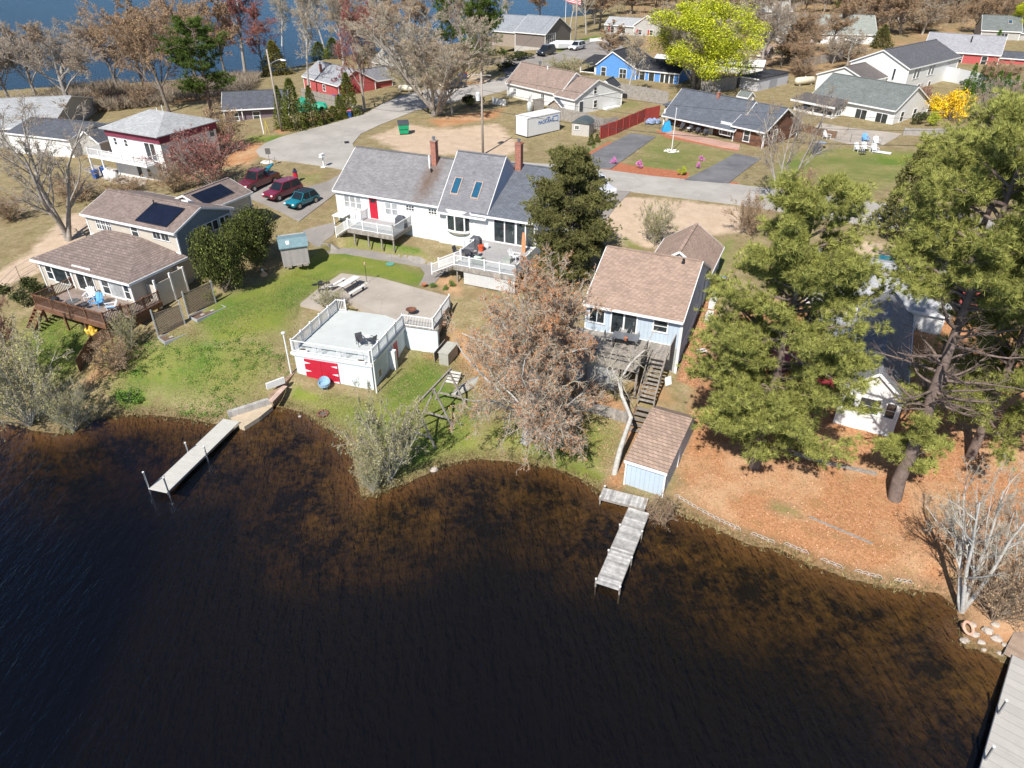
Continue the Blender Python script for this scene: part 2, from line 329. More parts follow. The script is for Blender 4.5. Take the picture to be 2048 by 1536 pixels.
    o = bpy.data.objects.new('ground', me); COL.objects.link(o); struct(o)
    tc = _n(nt, 'ShaderNodeTexCoord').outputs['Object']
    a1 = _n(nt, 'ShaderNodeAttribute', attribute_name='zone'); a2 = _n(nt, 'ShaderNodeAttribute', attribute_name='shore')
    s1 = _n(nt, 'ShaderNodeSeparateColor'); nt.links.new(a1.outputs['Color'], s1.inputs[0]); s2 = _n(nt, 'ShaderNodeSeparateColor'); nt.links.new(a2.outputs['Color'], s2.inputs[0])
    big = _noise(nt, tc, .22, 4, .6); med = _noise(nt, tc, .9, 5, .7); fine = _noise(nt, tc, 5, 5, .75); vf = _noise(nt, tc, 22, 3, .7)
    sg = _m(nt, 'ADD', _m(nt, 'MULTIPLY', big, .45), _m(nt, 'ADD', _m(nt, 'MULTIPLY', med, .35), _m(nt, 'MULTIPLY', fine, .2)))
    def mask(wv, k=5.0):   # ragged edge: the weight against noise
        q = _m(nt, 'SUBTRACT', _m(nt, 'ADD', wv, sg), 1.0); return _rng(nt, q, -.5 / k, .5 / k)
    base = _mix(nt, _rng(nt, med, .35, .65), (.22, .165, .09), (.36, .28, .175))
    base = _mix(nt, _rng(nt, fine, .47, .62, 0, .85), base, (.16, .175, .055))
    base = _mix(nt, _rng(nt, big, .5, .7, 0, .5), base, (.22, .15, .09))
    gcol = _mix(nt, _rng(nt, big, .38, .62), (.19, .225, .04), (.085, .165, .025)); gcol = _mix(nt, _rng(nt, fine, .42, .66, 0, .8), gcol, (.22, .22, .06)); gcol = _mix(nt, _rng(nt, med, .55, .72, 0, .55), gcol, (.30, .25, .13))
    lcol = _mix(nt, _rng(nt, fine, .3, .7), (.27, .125, .055), (.54, .285, .15)); lcol = _mix(nt, _rng(nt, big, .48, .64, 0, .6), lcol, (.52, .36, .22)); lcol = _mix(nt, _rng(nt, vf, .62, .75, 0, .8), lcol, (.62, .40, .27)); lcol = _mix(nt, _rng(nt, med, .52, .7, 0, .5), lcol, (.23, .17, .07))
    scol = _mix(nt, _rng(nt, med, .3, .7), (.44, .33, .24), (.56, .44, .33)); scol = _mix(nt, _rng(nt, fine, .5, .8, 0, .5), scol, (.35, .27, .17))
    mcol = _mix(nt, _rng(nt, fine, .35, .65), (.30, .10, .05), (.48, .20, .12))
    c = _mix(nt, mask(s1.outputs[2]), base, scol); c = _mix(nt, mask(s1.outputs[0], 3), c, gcol); c = _mix(nt, mask(s1.outputs[1], 3.5), c, lcol); c = _mix(nt, mask(a1.outputs['Alpha'], 10), c, mcol)
    # speckle of blades, twigs and grit
    sp = _n(nt, 'ShaderNodeCombineColor')
    for i in range(3): nt.links.new(_rng(nt, vf, .3, .7, .72, 1.28), sp.inputs[i])
    c = _mix(nt, 1, c, sp.outputs[0], 'MULTIPLY')
    c = _mix(nt, _m(nt, 'MULTIPLY', s2.outputs[0], _rng(nt, fine, .35, .6)), c, (.10, .07, .035))
    # lake bed: rusty sand in the shallows, weed and muck further out
    bedc = _mix(nt, _rng(nt, fine, .3, .7), (.20, .115, .045), (.32, .19, .08))
    wn_ = _m(nt, 'ADD', _m(nt, 'MULTIPLY', _noise(nt, tc, .32, 4, .6), .55), _m(nt, 'MULTIPLY', _noise(nt, tc, 2.0, 5, .7), .45)); weed = _mix(nt, _rng(nt, wn_, .44, .62), (.030, .024, .014), (.27, .17, .05))
    bedc = _mix(nt, _rng(nt, s2.outputs[2], .05, .2), bedc, weed); bedc = _mix(nt, _rng(nt, s2.outputs[2], .35, .95), bedc, (.028, .027, .022))
    c = _mix(nt, s2.outputs[1], c, bedc)
    nt.links.new(c, b.inputs['Base Color'])
    bp = _n(nt, 'ShaderNodeBump'); bp.inputs['Strength'].default_value = .8; bp.inputs['Distance'].default_value = .06; nt.links.new(_m(nt, 'ADD', fine, _m(nt, 'MULTIPLY', vf, .5)), bp.inputs['Height']); nt.links.new(bp.outputs[0], b.inputs['Normal'])
    return o
GROUND = ground()

# ---------------------------------------------------------------- lake water
def water():
    m = bpy.data.materials.new('lake_water'); m.use_nodes = True; nt = m.node_tree
    for n in list(nt.nodes):
        if n.type == 'BSDF_PRINCIPLED': nt.nodes.remove(n)
    out = [n for n in nt.nodes if n.type == 'OUTPUT_MATERIAL'][0]
    tc = _n(nt, 'ShaderNodeTexCoord').outputs['Object']
    def rip(rot, sx, sy, sc, det):
        mp = _n(nt, 'ShaderNodeMapping'); mp.inputs['Rotation'].default_value = (0, 0, R(rot)); mp.inputs['Scale'].default_value = (sx, sy, 1)
        nt.links.new(tc, mp.inputs[0]); return _noise(nt, mp.outputs[0], sc, det, .6)
    h = _m(nt, 'ADD', rip(28, 1, .22, 1.7, 4), _m(nt, 'MULTIPLY', rip(-20, 1, .45, 4.2, 3), .5)); patch = _noise(nt, tc, .06, 2)
    bp = _n(nt, 'ShaderNodeBump'); bp.inputs['Distance'].default_value = .16; nt.links.new(h, bp.inputs['Height']); nt.links.new(_rng(nt, patch, .3, .7, .7, 1), bp.inputs['Strength'])
    gl = _n(nt, 'ShaderNodeBsdfGlossy'); gl.inputs['Roughness'].default_value = .07; gl.inputs['Color'].default_value = (.36, .6, .97, 1); nt.links.new(bp.outputs[0], gl.inputs['Normal'])
    tr = _n(nt, 'ShaderNodeBsdfTransparent'); tr.inputs[0].default_value = (.88, .80, .68, 1)
    df = _n(nt, 'ShaderNodeBsdfDiffuse'); df.inputs[0].default_value = (.011, .013, .017, 1)
    fr = _n(nt, 'ShaderNodeFresnel'); fr.inputs[0].default_value = 1.33; nt.links.new(bp.outputs[0], fr.inputs[1])
    m0 = _n(nt, 'ShaderNodeMixShader'); m0.inputs[0].default_value = .25; nt.links.new(tr.outputs[0], m0.inputs[1]); nt.links.new(df.outputs[0], m0.inputs[2])
    mx = _n(nt, 'ShaderNodeMixShader'); nt.links.new(fr.outputs[0], mx.inputs[0]); nt.links.new(m0.outputs[0], mx.inputs[1]); nt.links.new(gl.outputs[0], mx.inputs[2]); nt.links.new(mx.outputs[0], out.inputs['Surface'])
    va = _n(nt, 'ShaderNodeVolumeAbsorption'); va.inputs[0].default_value = (.50, .42, .30, 1); va.inputs[1].default_value = .62; nt.links.new(va.outputs[0], out.inputs['Volume'])
    mb = MB(); mb.box(-1600, 1600, -200, 1600, -6, 0); struct(mb.build('lake_water', m))
water()

# ---------------------------------------------------------------- paved surfaces draped on the ground
def drape(name, pts, m, up=.05, step=1.2, px=True, skirt=.25, label=None):
    pts = GP(pts) if px else pts
    bm = bmesh.new(); vs = [bm.verts.new((x, y, 0)) for x, y in pts]; es = [bm.edges.new((vs[i], vs[(i + 1) % len(vs)])) for i in range(len(vs))]
    bmesh.ops.triangle_fill(bm, use_beauty=True, edges=es)
    xs = [p[0] for p in pts]; ys = [p[1] for p in pts]
    for ax, lo, hi in ((0, min(xs), max(xs)), (1, min(ys), max(ys))):
        k = lo + step
        while k < hi:
            co = (k, 0, 0) if ax == 0 else (0, k, 0); no = (1, 0, 0) if ax == 0 else (0, 1, 0)
            bmesh.ops.bisect_plane(bm, geom=bm.verts[:] + bm.edges[:] + bm.faces[:], plane_co=co, plane_no=no); k += step
    V = np.array([v.co[:2] for v in bm.verts]); Z = T_(V[:, 0], V[:, 1])
    for v, z in zip(bm.verts, Z): v.co.z = z + up
    be = [e for e in bm.edges if e.is_boundary]; r = bmesh.ops.extrude_edge_only(bm, edges=be)
    for g in r['geom']:
        if isinstance(g, bmesh.types.BMVert): g.co.z -= skirt
    bmesh.ops.recalc_face_normals(bm, faces=bm.faces)
    me = bpy.data.meshes.new(name); bm.to_mesh(me); bm.free(); me.materials.append(m)
    o = bpy.data.objects.new(name, me); COL.objects.link(o); struct(o, label); return o
def pave(name, c1, c2, crack=True):
    m = bpy.data.materials.new(name); m.use_nodes = True; nt = m.node_tree; b = nt.nodes['Principled BSDF']; b.inputs['Roughness'].default_value = .95; b.inputs['Specular IOR Level'].default_value = .2
    tc = _n(nt, 'ShaderNodeTexCoord').outputs['Object']; c = _mix(nt, _rng(nt, _noise(nt, tc, .35, 5, .6), .35, .65), c1, c2)
    c = _mix(nt, _rng(nt, _noise(nt, tc, 14, 3), .55, .75, 0, .35), c, tuple(x * .6 for x in c1)); c = _mix(nt, _rng(nt, _noise(nt, tc, 1.6, 4), .58, .75, 0, .4), c, tuple(x * 1.25 for x in c2))
    if crack:
        vo = _n(nt, 'ShaderNodeTexVoronoi', feature='DISTANCE_TO_EDGE'); mp = _n(nt, 'ShaderNodeMixRGB'); mp.inputs[0].default_value = .12
        nt.links.new(tc, mp.inputs[1]); nz = _n(nt, 'ShaderNodeTexNoise'); nz.inputs['Scale'].default_value = .8; nt.links.new(tc, nz.inputs[0]); nt.links.new(nz.outputs[1], mp.inputs[2])
        nt.links.new(mp.outputs[0], vo.inputs[0]); vo.inputs['Scale'].default_value = .22
        c = _mix(nt, _rng(nt, vo.outputs[0], .0015, .006, .3, 0), c, tuple(x * .45 for x in c1))
    nt.links.new(c, b.inputs['Base Color']); return m
M_ROAD = pave('old_asphalt', (.33, .31, .285), (.42, .395, .365)); M_NEW = pave('dark_asphalt', (.13, .13, .14), (.19, .19, .20)); M_PATH = pave('path_asphalt', (.24, .22, .205), (.31, .285, .26)); M_PATIO = pave('patio_concrete', (.34, .30, .26), (.43, .38, .33)); M_PINK = pave('pink_concrete', (.40, .24, .19), (.5, .32, .26))
drape('road', [(512,302),(530,287),(560,275),(620,259),(690,240),(735,226),(765,208),(800,192),(850,180),(900,176),(960,168),(1012,153),(1070,125),(1110,128),(1060,158),(1010,182),(960,194),(900,205),(830,222),(760,250),(722,268),(705,288),(712,305),(800,318),(900,318),(1000,322),(1150,332),(1300,352),(1480,370),(1650,392),(1900,425),(2250,475),(2250,535),(1900,478),(1700,446),(1480,411),(1300,389),(1200,376),(1000,362),(850,352),(700,343),(600,326),(545,320),(518,313)], M_ROAD, .05)
drape('driveway', [(1150,330),(1205,296),(1262,267),(1312,274),(1270,304),(1221,339)], M_NEW, .075)
drape('driveway', [(1368,361),(1420,335),(1470,308),(1522,318),(1492,340),(1456,368)], M_NEW, .075)
drape('driveway', [(690,344),(655,364),(612,376),(570,366),(530,360),(486,370),(500,398),(560,424),(598,444),(640,412),(690,374),(716,346)], M_PATH, .07)
drape('driveway', [(1180,377),(1262,384),(1235,410),(1212,440),(1180,470),(1130,440),(1120,400)], M_PATH, .07)
drape('path', [(606,462),(640,452),(672,445),(668,470),(645,486),(700,496),(770,506),(840,520),(905,534),(885,550),(868,568),(838,572),(850,548),(840,534),(760,520),(690,508),(632,494),(612,480)], M_PATH, .05, .8)
drape('driveway', [(1110,128),(1240,108),(1255,80),(1180,78),(1120,105),(1060,112),(1000,120),(1010,150),(1060,150)], M_PATH, .06)
PPTS = [tuple(P(x, y, 3.0)[:2]) for x, y in [(600,608),(640,575),(683,547),(760,556),(830,575),(893,592),(901,604),(876,655),(812,648),(692,598),(660,616)]]; struct(MB().prism(PPTS, 2.3, 3.03).build('patio', M_PATIO)) if True else drape('patio', [(600,608),(640,575),(683,547),(760,556),(830,575),(893,592),(903,606),(876,664),(812,650),(692,602),(660,618)], M_PATIO, .085, .45)
drape('path', [(1640,246),(1690,255),(1805,268),(1768,290),(1735,296),(1660,280),(1620,262)], M_PATIO, .06)
drape('path', [(1330,268),(1345,262),(1480,291),(1478,300),(1440,294),(1360,276)], M_PINK, .12, .8)
drape('path', [(225,366),(165,340),(185,330),(300,350),(290,372)], M_PATIO, .05)
drape('drain_cover', GP([(688,284),(697,283),(699,287),(690,288)]), BLACK, .075, .5, px=False, skirt=.02)
# ---------------------------------------------------------------- building kit
def face(ox, oy, a=0):      # wall frame: u runs along the wall, d is how far it stands out
    c, s_ = math.cos(R(a)), math.sin(R(a))
    return lambda u, dd, z: (ox + u * c + dd * s_, oy + u * s_ - dd * c, z)
FR = face(0, 0)
def window(root, T_f, u, z, w, h, nx=1, ny=2, fm=None, gl=None, cas=.09, label=None):
    fm = fm or WHITE; mb = MB(T_f); e = .05
    mb.box(u - cas, u + w + cas, -.02, e, z + h, z + h + cas); mb.box(u - cas - .03, u + w + cas + .03, -.02, e + .03, z - cas, z)
    mb.box(u - cas, u, -.02, e, z, z + h); mb.box(u + w, u + w + cas, -.02, e, z, z + h)
    for i in range(1, nx): x = u + w * i / nx; mb.box(x - .028, x + .028, .005, e - .008, z, z + h)
    for i in range(1, ny): y = z + h * i / ny; mb.box(u, u + w, .005, e - .014, y - .025, y + .025)
    f = mb.build('window', fm, root)
    if label: f['label'] = label
    MB(T_f).box(u, u + w, -.01, .015, z, z + h).build('pane', gl or GLASS, f); return f
def door(root, T_f, u, z, w=.9, h=2.03, m=None, lite=None, label=None, name='door'):
    mb = MB(T_f); mb.box(u - .1, u, -.02, .05, z, z + h + .1); mb.box(u + w, u + w + .1, -.02, .05, z, z + h + .1); mb.box(u, u + w, -.02, .05, z + h, z + h + .1); mb.build('door_frame', WHITE, root)
    mb = MB(T_f); mb.box(u, u + w, -.02, .03, z, z + h)
    for a, b in ((.12, .45), (.55, .88)):
        for c, d_ in ((.06, .42), (.48, .72)): mb.box(u + w * a, u + w * b, .03, .042, z + h * c, z + h * d_)
    o = mb.build(name, m or WHITE, root)
    if label: o['label'] = label
    if lite: MB(T_f).box(u + w * lite[0], u + w * lite[1], .03, .05, z + h * lite[2], z + h * lite[3]).build('pane', GLASS, o)
    MB(T_f).blob((u + w * .9, .08, z + 1), (.035, .035, .035), 6, 0).build('handle', CHROME, o); return o
def slider(root, T_f, u, z, w, h=2.03, gl=None, name='sliding_door'):
    mb = MB(T_f); mb.box(u - .1, u, -.02, .07, z - .1, z + h + .1); mb.box(u + w, u + w + .1, -.02, .07, z - .1, z + h + .1); mb.box(u, u + w, -.02, .07, z + h, z + h + .1); mb.box(u, u + w, -.02, .07, z - .1, z)
    mb.box(u + w / 2 - .06, u + w / 2 + .06, 0, .05, z, z + h); o = mb.build(name, WHITE, root)
    MB(T_f).box(u, u + w / 2 - .06, -.01, .02, z, z + h).build('pane', gl or GLASS, o); MB(T_f).box(u + w / 2 + .06, u + w, -.01, .02, z, z + h).build('pane', gl or GLASS, o)
    MB(T_f).box(u + w * .9, u + w * .93, .02, .08, z + .9, z + 1.2).build('handle', CHROME, o); return o
def gable(root, x0, x1, y0, y1, zb, ze, yr, zr, wall, roof, ze1=None, ov=.25, ovr=.22, axis='x', fascia=None, trim=True, base=None, tp=.12):
    """walls and pitched roof; the ridge runs along axis at cross position yr"""
    ze1 = ze if ze1 is None else ze1; fascia = fascia or WHITE
    Tf = None if axis == 'x' else (lambda x, y, z: (y, x, z))
    a0, a1, b0, b1 = (x0, x1, y0, y1) if axis == 'x' else (y0, y1, x0, x1)
    pr = [(b0, zb), (b1, zb), (b1, ze1), (yr, zr), (b0, ze)]
    mb = MB(Tf); mb.hull([(a0, y, z) for y, z in pr], [(a1, y, z) for y, z in pr]); W_ = mb.build('wall', wall, root)
    s0 = (zr - ze) / (yr - b0) if yr > b0 else 0; s1 = (zr - ze1) / (b1 - yr) if b1 > yr else 0
    mb = MB(Tf); e0 = (b0 - ov, ze - s0 * ov + tp); e1 = (b1 + ov, ze1 - s1 * ov + tp); rr = (yr, zr + tp)
    if yr - b0 > .05: mb.slab([(a0 - ovr, *e0), (a1 + ovr, *e0), (a1 + ovr, *rr), (a0 - ovr, *rr)], .1)
    if b1 - yr > .05: mb.slab([(a0 - ovr, *rr), (a1 + ovr, *rr), (a1 + ovr, *e1), (a0 - ovr, *e1)], .1)
    if yr - b0 > .05 and b1 - yr > .05: mb.bar((a0 - ovr, rr[0], rr[1] + .01), (a1 + ovr, rr[0], rr[1] + .01), .26, .05)
    Rf = mb.build('roof', roof, root)
    if trim:
        mb = MB(Tf)
        for (y, z), sg in ((e0, -1), (e1, 1)): mb.box(a0 - ovr, a1 + ovr, min(y, y + sg * .06), max(y, y + sg * .06), z - .2, z - .012)
        for x, sg in ((a0 - ovr, -1), (a1 + ovr, 1)):
            for p, q in ((e0, rr), (rr, e1)):
                if abs(p[0] - q[0]) > .05: mb.bar((x + sg * .025, p[0], p[1] - .1), (x + sg * .025, q[0], q[1] - .1), .05, .17)
        for x in (a0, a1):
            for y, z in ((b0, ze), (b1, ze1)): mb.box(x - .07 if x == a0 else x - .05, x + .05 if x == a0 else x + .07, y - (.07 if y == b0 else .05), y + (.05 if y == b0 else .07), zb, z - .06)
        mb.build('trim', fascia, root)
    if base: MB().box(x0 - .02, x1 + .02, y0 - .02, y1 + .02, zb - .4, zb + base).build('foundation', CONC, root)
    return W_, Rf
def chimney(root, x, y, z0, z1, w=.6, m=None, parent=None):
    mb = MB(); mb.box(x - w / 2, x + w / 2, y - w / 2, y + w / 2, z0, z1); mb.box(x - w / 2 - .05, x + w / 2 + .05, y - w / 2 - .05, y + w / 2 + .05, z1, z1 + .12)
    o = mb.build('chimney', m or BRICK, parent or root); MB().lathe([(.12, 0), (.12, .25), (.2, .26), (.2, .32), (.05, .4)], 8, (x, y, z1 + .12)).build('flue_cap', CHROME, o) if not parent else None; return o
def vent(root, x, y, z, h=.4, r=.06, m=None): return MB().tube([(x, y, z - .1), (x, y, z + h)], r, 8).build('vent_pipe', m or OFFW, root)
def skylight(root, x, y0, y1, zf, w=.75):
    mb = MB(); z0, z1 = zf(y0), zf(y1)
    for xx in (x, x + w): mb.bar((xx, y0, z0 + .08), (xx, y1, z1 + .08), .07, .12)
    for yy, zz in ((y0, z0), (y1, z1)): mb.bar((x - .035, yy, zz + .08), (x + w + .035, yy, zz + .08), .07, .12)
    o = mb.build('skylight', mat('skylight_curb', (.5, .36, .28), .6), root); MB().slab([(x + .03, y0, z0 + .11), (x + w - .03, y0, z0 + .11), (x + w - .03, y1, z1 + .11), (x + .03, y1, z1 + .11)], .03).build('pane', mat('blue_skylight_glass', (.02, .09, .16), .08, .2, spec=.8), o)
def house(name, label, o, ang, cat='house'): return thing(name, label, cat, (o[0], o[1], 0), R(ang))
def railing(root, pts, z, h=.95, m=None, sp=.12, pw=.1, bal=.035, posts=True, name='railing', step=1.8):
    """posts are separate parts; rails and balusters make one part per run"""
    m = m or WHITE
    for i in range(len(pts) - 1):
        a, b = Vector((*pts[i], z)), Vector((*pts[i + 1], z)) if len(pts[i + 1]) == 2 else Vector(pts[i + 1])
        if len(pts[i]) == 3: a = Vector(pts[i])
        L = (b - a).length; mb = MB(); up = Vector((0, 0, 1))
        mb.bar(a + up * h, b + up * h, .09, .05); mb.bar(a + up * .1, b + up * .1, .04, .06); n = max(1, int(L / sp)) if sp else 0
        for k in range(1, n): p = a.lerp(b, k / n); mb.bar(p + up * .1, p + up * (h - .02), bal)
        mb.build(name, m, root)
        if posts:
            k = max(1, round(L / step))
            for j in range(k + (1 if i == len(pts) - 2 else 0)):
                p = a.lerp(b, j / k); q = MB(); q.bar(p - up * .1, p + up * (h + .08), pw); q.bar(p + up * (h + .08), p + up * (h + .12), pw + .04); q.build('post', m, root)
def stairs(root, x, y0, y1, z0, z1, w, n, m, name='stairs', along='y', stringer=True):
    mb = MB(None if along == 'y' else (lambda a, b, c: (b, a, c)))
    for i in range(n):
        t = (i + .5) / n; y = y0 + (y1 - y0) * t; z = z0 + (z1 - z0) * (i + 1) / n - .04; d_ = abs(y1 - y0) / n * .47
        mb.box(x, x + w, y - d_, y + d_, z - .05, z)
    if stringer:
        for xx in (x + .02, x + w - .02): mb.bar((xx, y0, z0 + .02), (xx, y1, z1 - .15), .05, .26)
    return mb.build(name, m, root)

SH_BROWN = mat('brown_grey_shingles', (.24, .185, .165), .95, .18, 1.6, kind='shingle')
SH_TAN = mat('tan_shingles', (.37, .265, .21), .95, .12, 1.2, kind='shingle')
SH_GREY = mat('grey_shingles', (.215, .215, .235), .95, .16, 1.4, kind='shingle')
SH_DARK = mat('dark_shingles', (.10, .108, .13), .95, .2, 1.4, kind='shingle')
SH_CHAR = mat('charcoal_shingles', (.035, .037, .045), .95, .3, 1.4, kind='shingle')
SH_LIGHT = mat('pale_grey_shingles', (.40, .41, .42), .9, .1, 1.2, kind='shingle')
SH_GREEN = mat('grey_green_shingles', (.17, .19, .185), .95, .16, 1.2, kind='shingle')
SH_OLD = mat('lichened_shingles', (.40, .38, .34), .95, .25, 1.2, kind='shingle')
S_WHITE = mat('white_siding', (.76, .76, .75), .6, .05, 1, kind='clap', period=.13)
S_BEIGE = mat('beige_siding', (.52, .47, .40), .7, .06, 1, kind='clap', period=.13)
S_SLATE = mat('slate_blue_siding', (.20, .24, .28), .7, .06, 1, kind='clap', period=.13)
S_BLUE = mat('light_blue_board_siding', (.44, .52, .60), .8, .05, 1, kind='vert', period=.3)
S_RED = mat('red_siding', (.45, .09, .09), .8, .12, 1, kind='clap', period=.15)
S_BRIGHT = mat('bright_blue_siding', (.10, .28, .66), .8, .14, 2, kind='clap', period=.2)
S_GREYW = mat('pale_blue_grey_paint', (.60, .66, .70), .85, .06, 1.2)
S_MAROON = mat('maroon_siding', (.20, .03, .06), .8, .15, kind='clap')
S_TAUPE = mat('taupe_siding', (.20, .165, .15), .8, .1, kind='clap')
S_WOOD = mat('brown_wood_siding', (.15, .068, .042), .85, .4, 3, kind='clap', period=.24, rnd=.3)
S_GREYC = mat('grey_cottage_siding', (.42, .41, .39), .85, .12, kind='clap')
RED = mat('red_paint', (.46, .012, .035), .5, .08)
SOLAR = mat('solar_cells', (.008, .010, .022), .12, .3, 1, kind='cross', period=1.0, spec=.7)
DECKG = mat('grey_deck_boards', (.36, .35, .35), .8, .1, 4, kind='plank', period=.14, rnd=.08)

# ---- tan-roofed beige house at the left
h = house('beige_house', 'two-level beige house with brown shingle roofs and black solar panels, at the left shore', (-40.9, 56.6), -25)
MB().box(.3, 11.2, .3, 6.2, 2.3, 5.85).build('wall', S_BEIGE, h)
mb = MB(); E0 = [(-.1, -.1, 6), (11.65, -.15, 6), (11.65, 5.95, 6), (-.1, 5.95, 6)]; r0, r1 = (2.2, 5.9, 6.95), (6.2, 5.9, 6.95)
mb.slab([E0[0], E0[1], r1, r0], .08); mb.slab([E0[1], E0[2], r1], .08); mb.slab([E0[3], E0[0], r0], .08); mb.build('roof', SH_BROWN, h, None)
mb = MB(); mb.box(-.12, 11.67, -.2, -.1, 5.78, 5.98); mb.box(11.65, 11.73, -.2, 5.9, 5.78, 5.98)
for x in (.25, 4.2, 7.6, 11.15): mb.box(x - .07, x + .07, .2, .29, 2.4, 5.85)
mb.box(.3, 11.2, .22, .3, 5.6, 5.83); mb.build('trim', WHITE, h)
fw = face(0, .3)
window(h, fw, .9, 4.25, .7, 1.25, 1, 2); window(h, fw, 1.75, 4.1, 1.7, 1.3, 1, 1); window(h, fw, 3.5, 4.25, .5, 1.25, 1, 2)
slider(h, fw, 4.75, 4.05, 2.0); window(h, fw, 7.75, 4.25, .75, 1.25, 1, 2); window(h, fw, 8.65, 4.15, 1.5, 1.35, 1, 1, gl=CURT); window(h, fw, 10.3, 4.25, .55, 1.25, 1, 2)
gable(h, 0, 11, 5.9, 12.2, 3.0, 8.15, 8.9, 9.25, S_BEIGE, SH_BROWN, ov=.35)
MB().box(11.0, 11.03, 6.0, 12.1, 5.6, 8.0).build('wall', S_SLATE, h)['label'] = 'slate blue end wall'
MB().hull([(11.0, 6.2, 8.0), (11.0, 12, 8.0), (11.0, 8.9, 9.1)], [(11.03, 6.2, 8.0), (11.03, 12, 8.0), (11.03, 8.9, 9.1)]).build('gable', S_SLATE, h)
f2 = face(0, 5.9); fr_ = face(11.03, 5.9, 90)
for x in (1.2, 1.85, 2.5): window(h, f2, x, 6.85, .5, .95, 2, 2, cas=.06)
window(h, f2, 5.6, 6.8, .75, 1.1)
for x in (8.2, 8.65, 9.2, 9.65): window(h, f2, x, 7.1, .4, .7, 1, 1, cas=.05)
for x in (1.8, 2.5, 3.3, 4.0): window(h, fr_, x, 6.9, .6, .8, 1, 1, cas=.06)
slider(h, fr_, 4.9, 5.8, 1.1, 1.9)
MB().box(-.1, 11.1, 5.8, 5.9, 6.05, 6.2).build('trim', WHITE, h)
gable(h, 4.0, 8.9, 11.6, 17, 3.8, 7.95, 6.4, 8.9, S_BEIGE, SH_BROWN, axis='y')
mb = MB(); zs = lambda y: 8.15 + (y - 5.9) * .367 + .22; mb.slab([(6.3, 5.95, zs(5.95)), (10.0, 5.95, zs(5.95)), (10.0, 8.3, zs(8.3)), (6.3, 8.3, zs(8.3))], .05); mb.build('solar_panel', SOLAR, h)
zx = lambda x: 8.9 - (x - 6.4) * .38 + .22; MB().slab([(6.9, 11.9, zx(6.9)), (8.5, 11.9, zx(8.5)), (8.5, 15.6, zx(8.5)), (6.9, 15.6, zx(6.9))], .05).build('solar_panel', SOLAR, h)
zx2 = lambda x: 8.9 - (6.4 - x) * .396 + .22; MB().slab([(4.6, 12.2, zx2(4.6)), (6.0, 12.2, zx2(6.0)), (6.0, 16.6, zx2(6.0)), (4.6, 16.6, zx2(4.6))], .05).build('solar_panel', SOLAR, h)
vent(h, 6.4, 8.2, 9.0, .5, .06, BLACK); MB().slab([(7.5, 10.2, 9.1), (8.3, 10.2, 9.1), (8.3, 10.8, 8.9), (7.5, 10.8, 8.9)], .15).build('roof_vent', WHITE, h)
# raised deck of the beige house
d1 = thing('raised_deck', 'brown wooden deck on posts in front of the beige house', 'deck', h.location, h.rotation_euler.z)
mb = MB(); mb.box(3.9, 12.0, -3.3, .25, 3.82, 3.95); mb.box(12.0, 12.7, -1.6, 1.5, 3.82, 3.95); mb.build('deck_floor', mat('grey_brown_boards', (.27, .21, .18), .85, .2, 4, kind='plank', rnd=.15), d1)
mb = MB(); mb.box(3.85, 12.05, -3.36, -3.3, 3.55, 3.96); mb.box(12.0, 12.06, -3.3, -1.6, 3.55, 3.96); mb.box(12.7, 12.76, -1.6, 1.5, 3.55, 3.96); mb.box(3.84, 3.9, -3.3, .2, 3.55, 3.96); mb.build('rim_joist', WOODB, d1)
railing(d1, [(3.95, .2), (3.95, -3.25), (11.95, -3.25), (11.95, -1.6), (12.65, -1.5), (12.65, 1.4)], 3.95, .9, WOODB, .13, .1, .04)
for x, y in ((4.3, -3.1), (6.8, -3.1), (9.2, -3.1), (11.8, -3.1), (12.5, 1.2)): MB().bar((x, y, 1.6), (x, y, 3.6), .14).build('support_post', WOODB, d1)
stairs(d1, 3.9, -4.6, -3.4, 2.4, 3.8, 1.0, 6, WOODB)
en = thing('shower_enclosure', 'beige vinyl panel enclosure against the side of the beige house', 'enclosure', h.location, h.rotation_euler.z)
VIN = mat('beige_vinyl', (.55, .50, .44), .6, .06)
for a, b, hh in (((11.3, 1.6), (12.3, 1.6), 1.9), ((12.3, 1.6), (12.3, 3.2), 2.0), ((12.3, 3.2), (12.3, 4.6), 2.3), ((11.3, 4.6), (12.3, 4.6), 2.3)): MB().bar((*a, 3.3 + hh / 2), (*b, 3.3 + hh / 2), .05, hh).build('panel', VIN, en)
for x, y in ((12.3, 1.6), (12.3, 3.2), (12.3, 4.6)): MB().box(x - .07, x + .07, y - .07, y + .07, 3.2, 5.7).build('post', WHITE, en)

# ---- long white house in the centre
h = house('white_house', 'long white house with grey shingle roof, red door and two brick chimneys', (-18.1, 70.7), -24)
SWH = mat('white_stucco_boards', (.80, .80, .80), .6, .04, 1, kind='clap', period=.11)
gable(h, .2, 12.3, .3, 9.4, 3.5, 7.5, 4.8, 10.45, SWH, mat('stained_grey_shingles', (.235, .23, .24), .95, .16, 1.4, kind='shingle', soot=(9.9, 2.4, 1.7)), ov=.3)
gable(h, 12.3, 17.3, .1, 9.4, 3.5, 7.5, 4.2, 11.5, SWH, SH_GREY, ov=.55, ovr=.05)
MB().hull([(17.36, .1, 7.4), (17.36, 9.2, 7.4), (17.36, 4.2, 11.35)], [(17.39, .1, 7.4), (17.39, 9.2, 7.4), (17.39, 4.2, 11.35)]).build('gable', mat('blue_grey_siding', (.40, .46, .58), .8, .06, kind='clap'), h)
gable(h, 15.9, 22.3, .05, 11.5, 3.3, 7.35, 7.0, 10.1, SWH, mat('slate_shingles', (.13, .145, .175), .95, .16, 1.4, kind='shingle'), ov=.35)
gable(h, 20.0, 24.5, 5.5, 12.5, 4, 6.6, 22.2, 7.9, SWH, SH_DARK, axis='y')
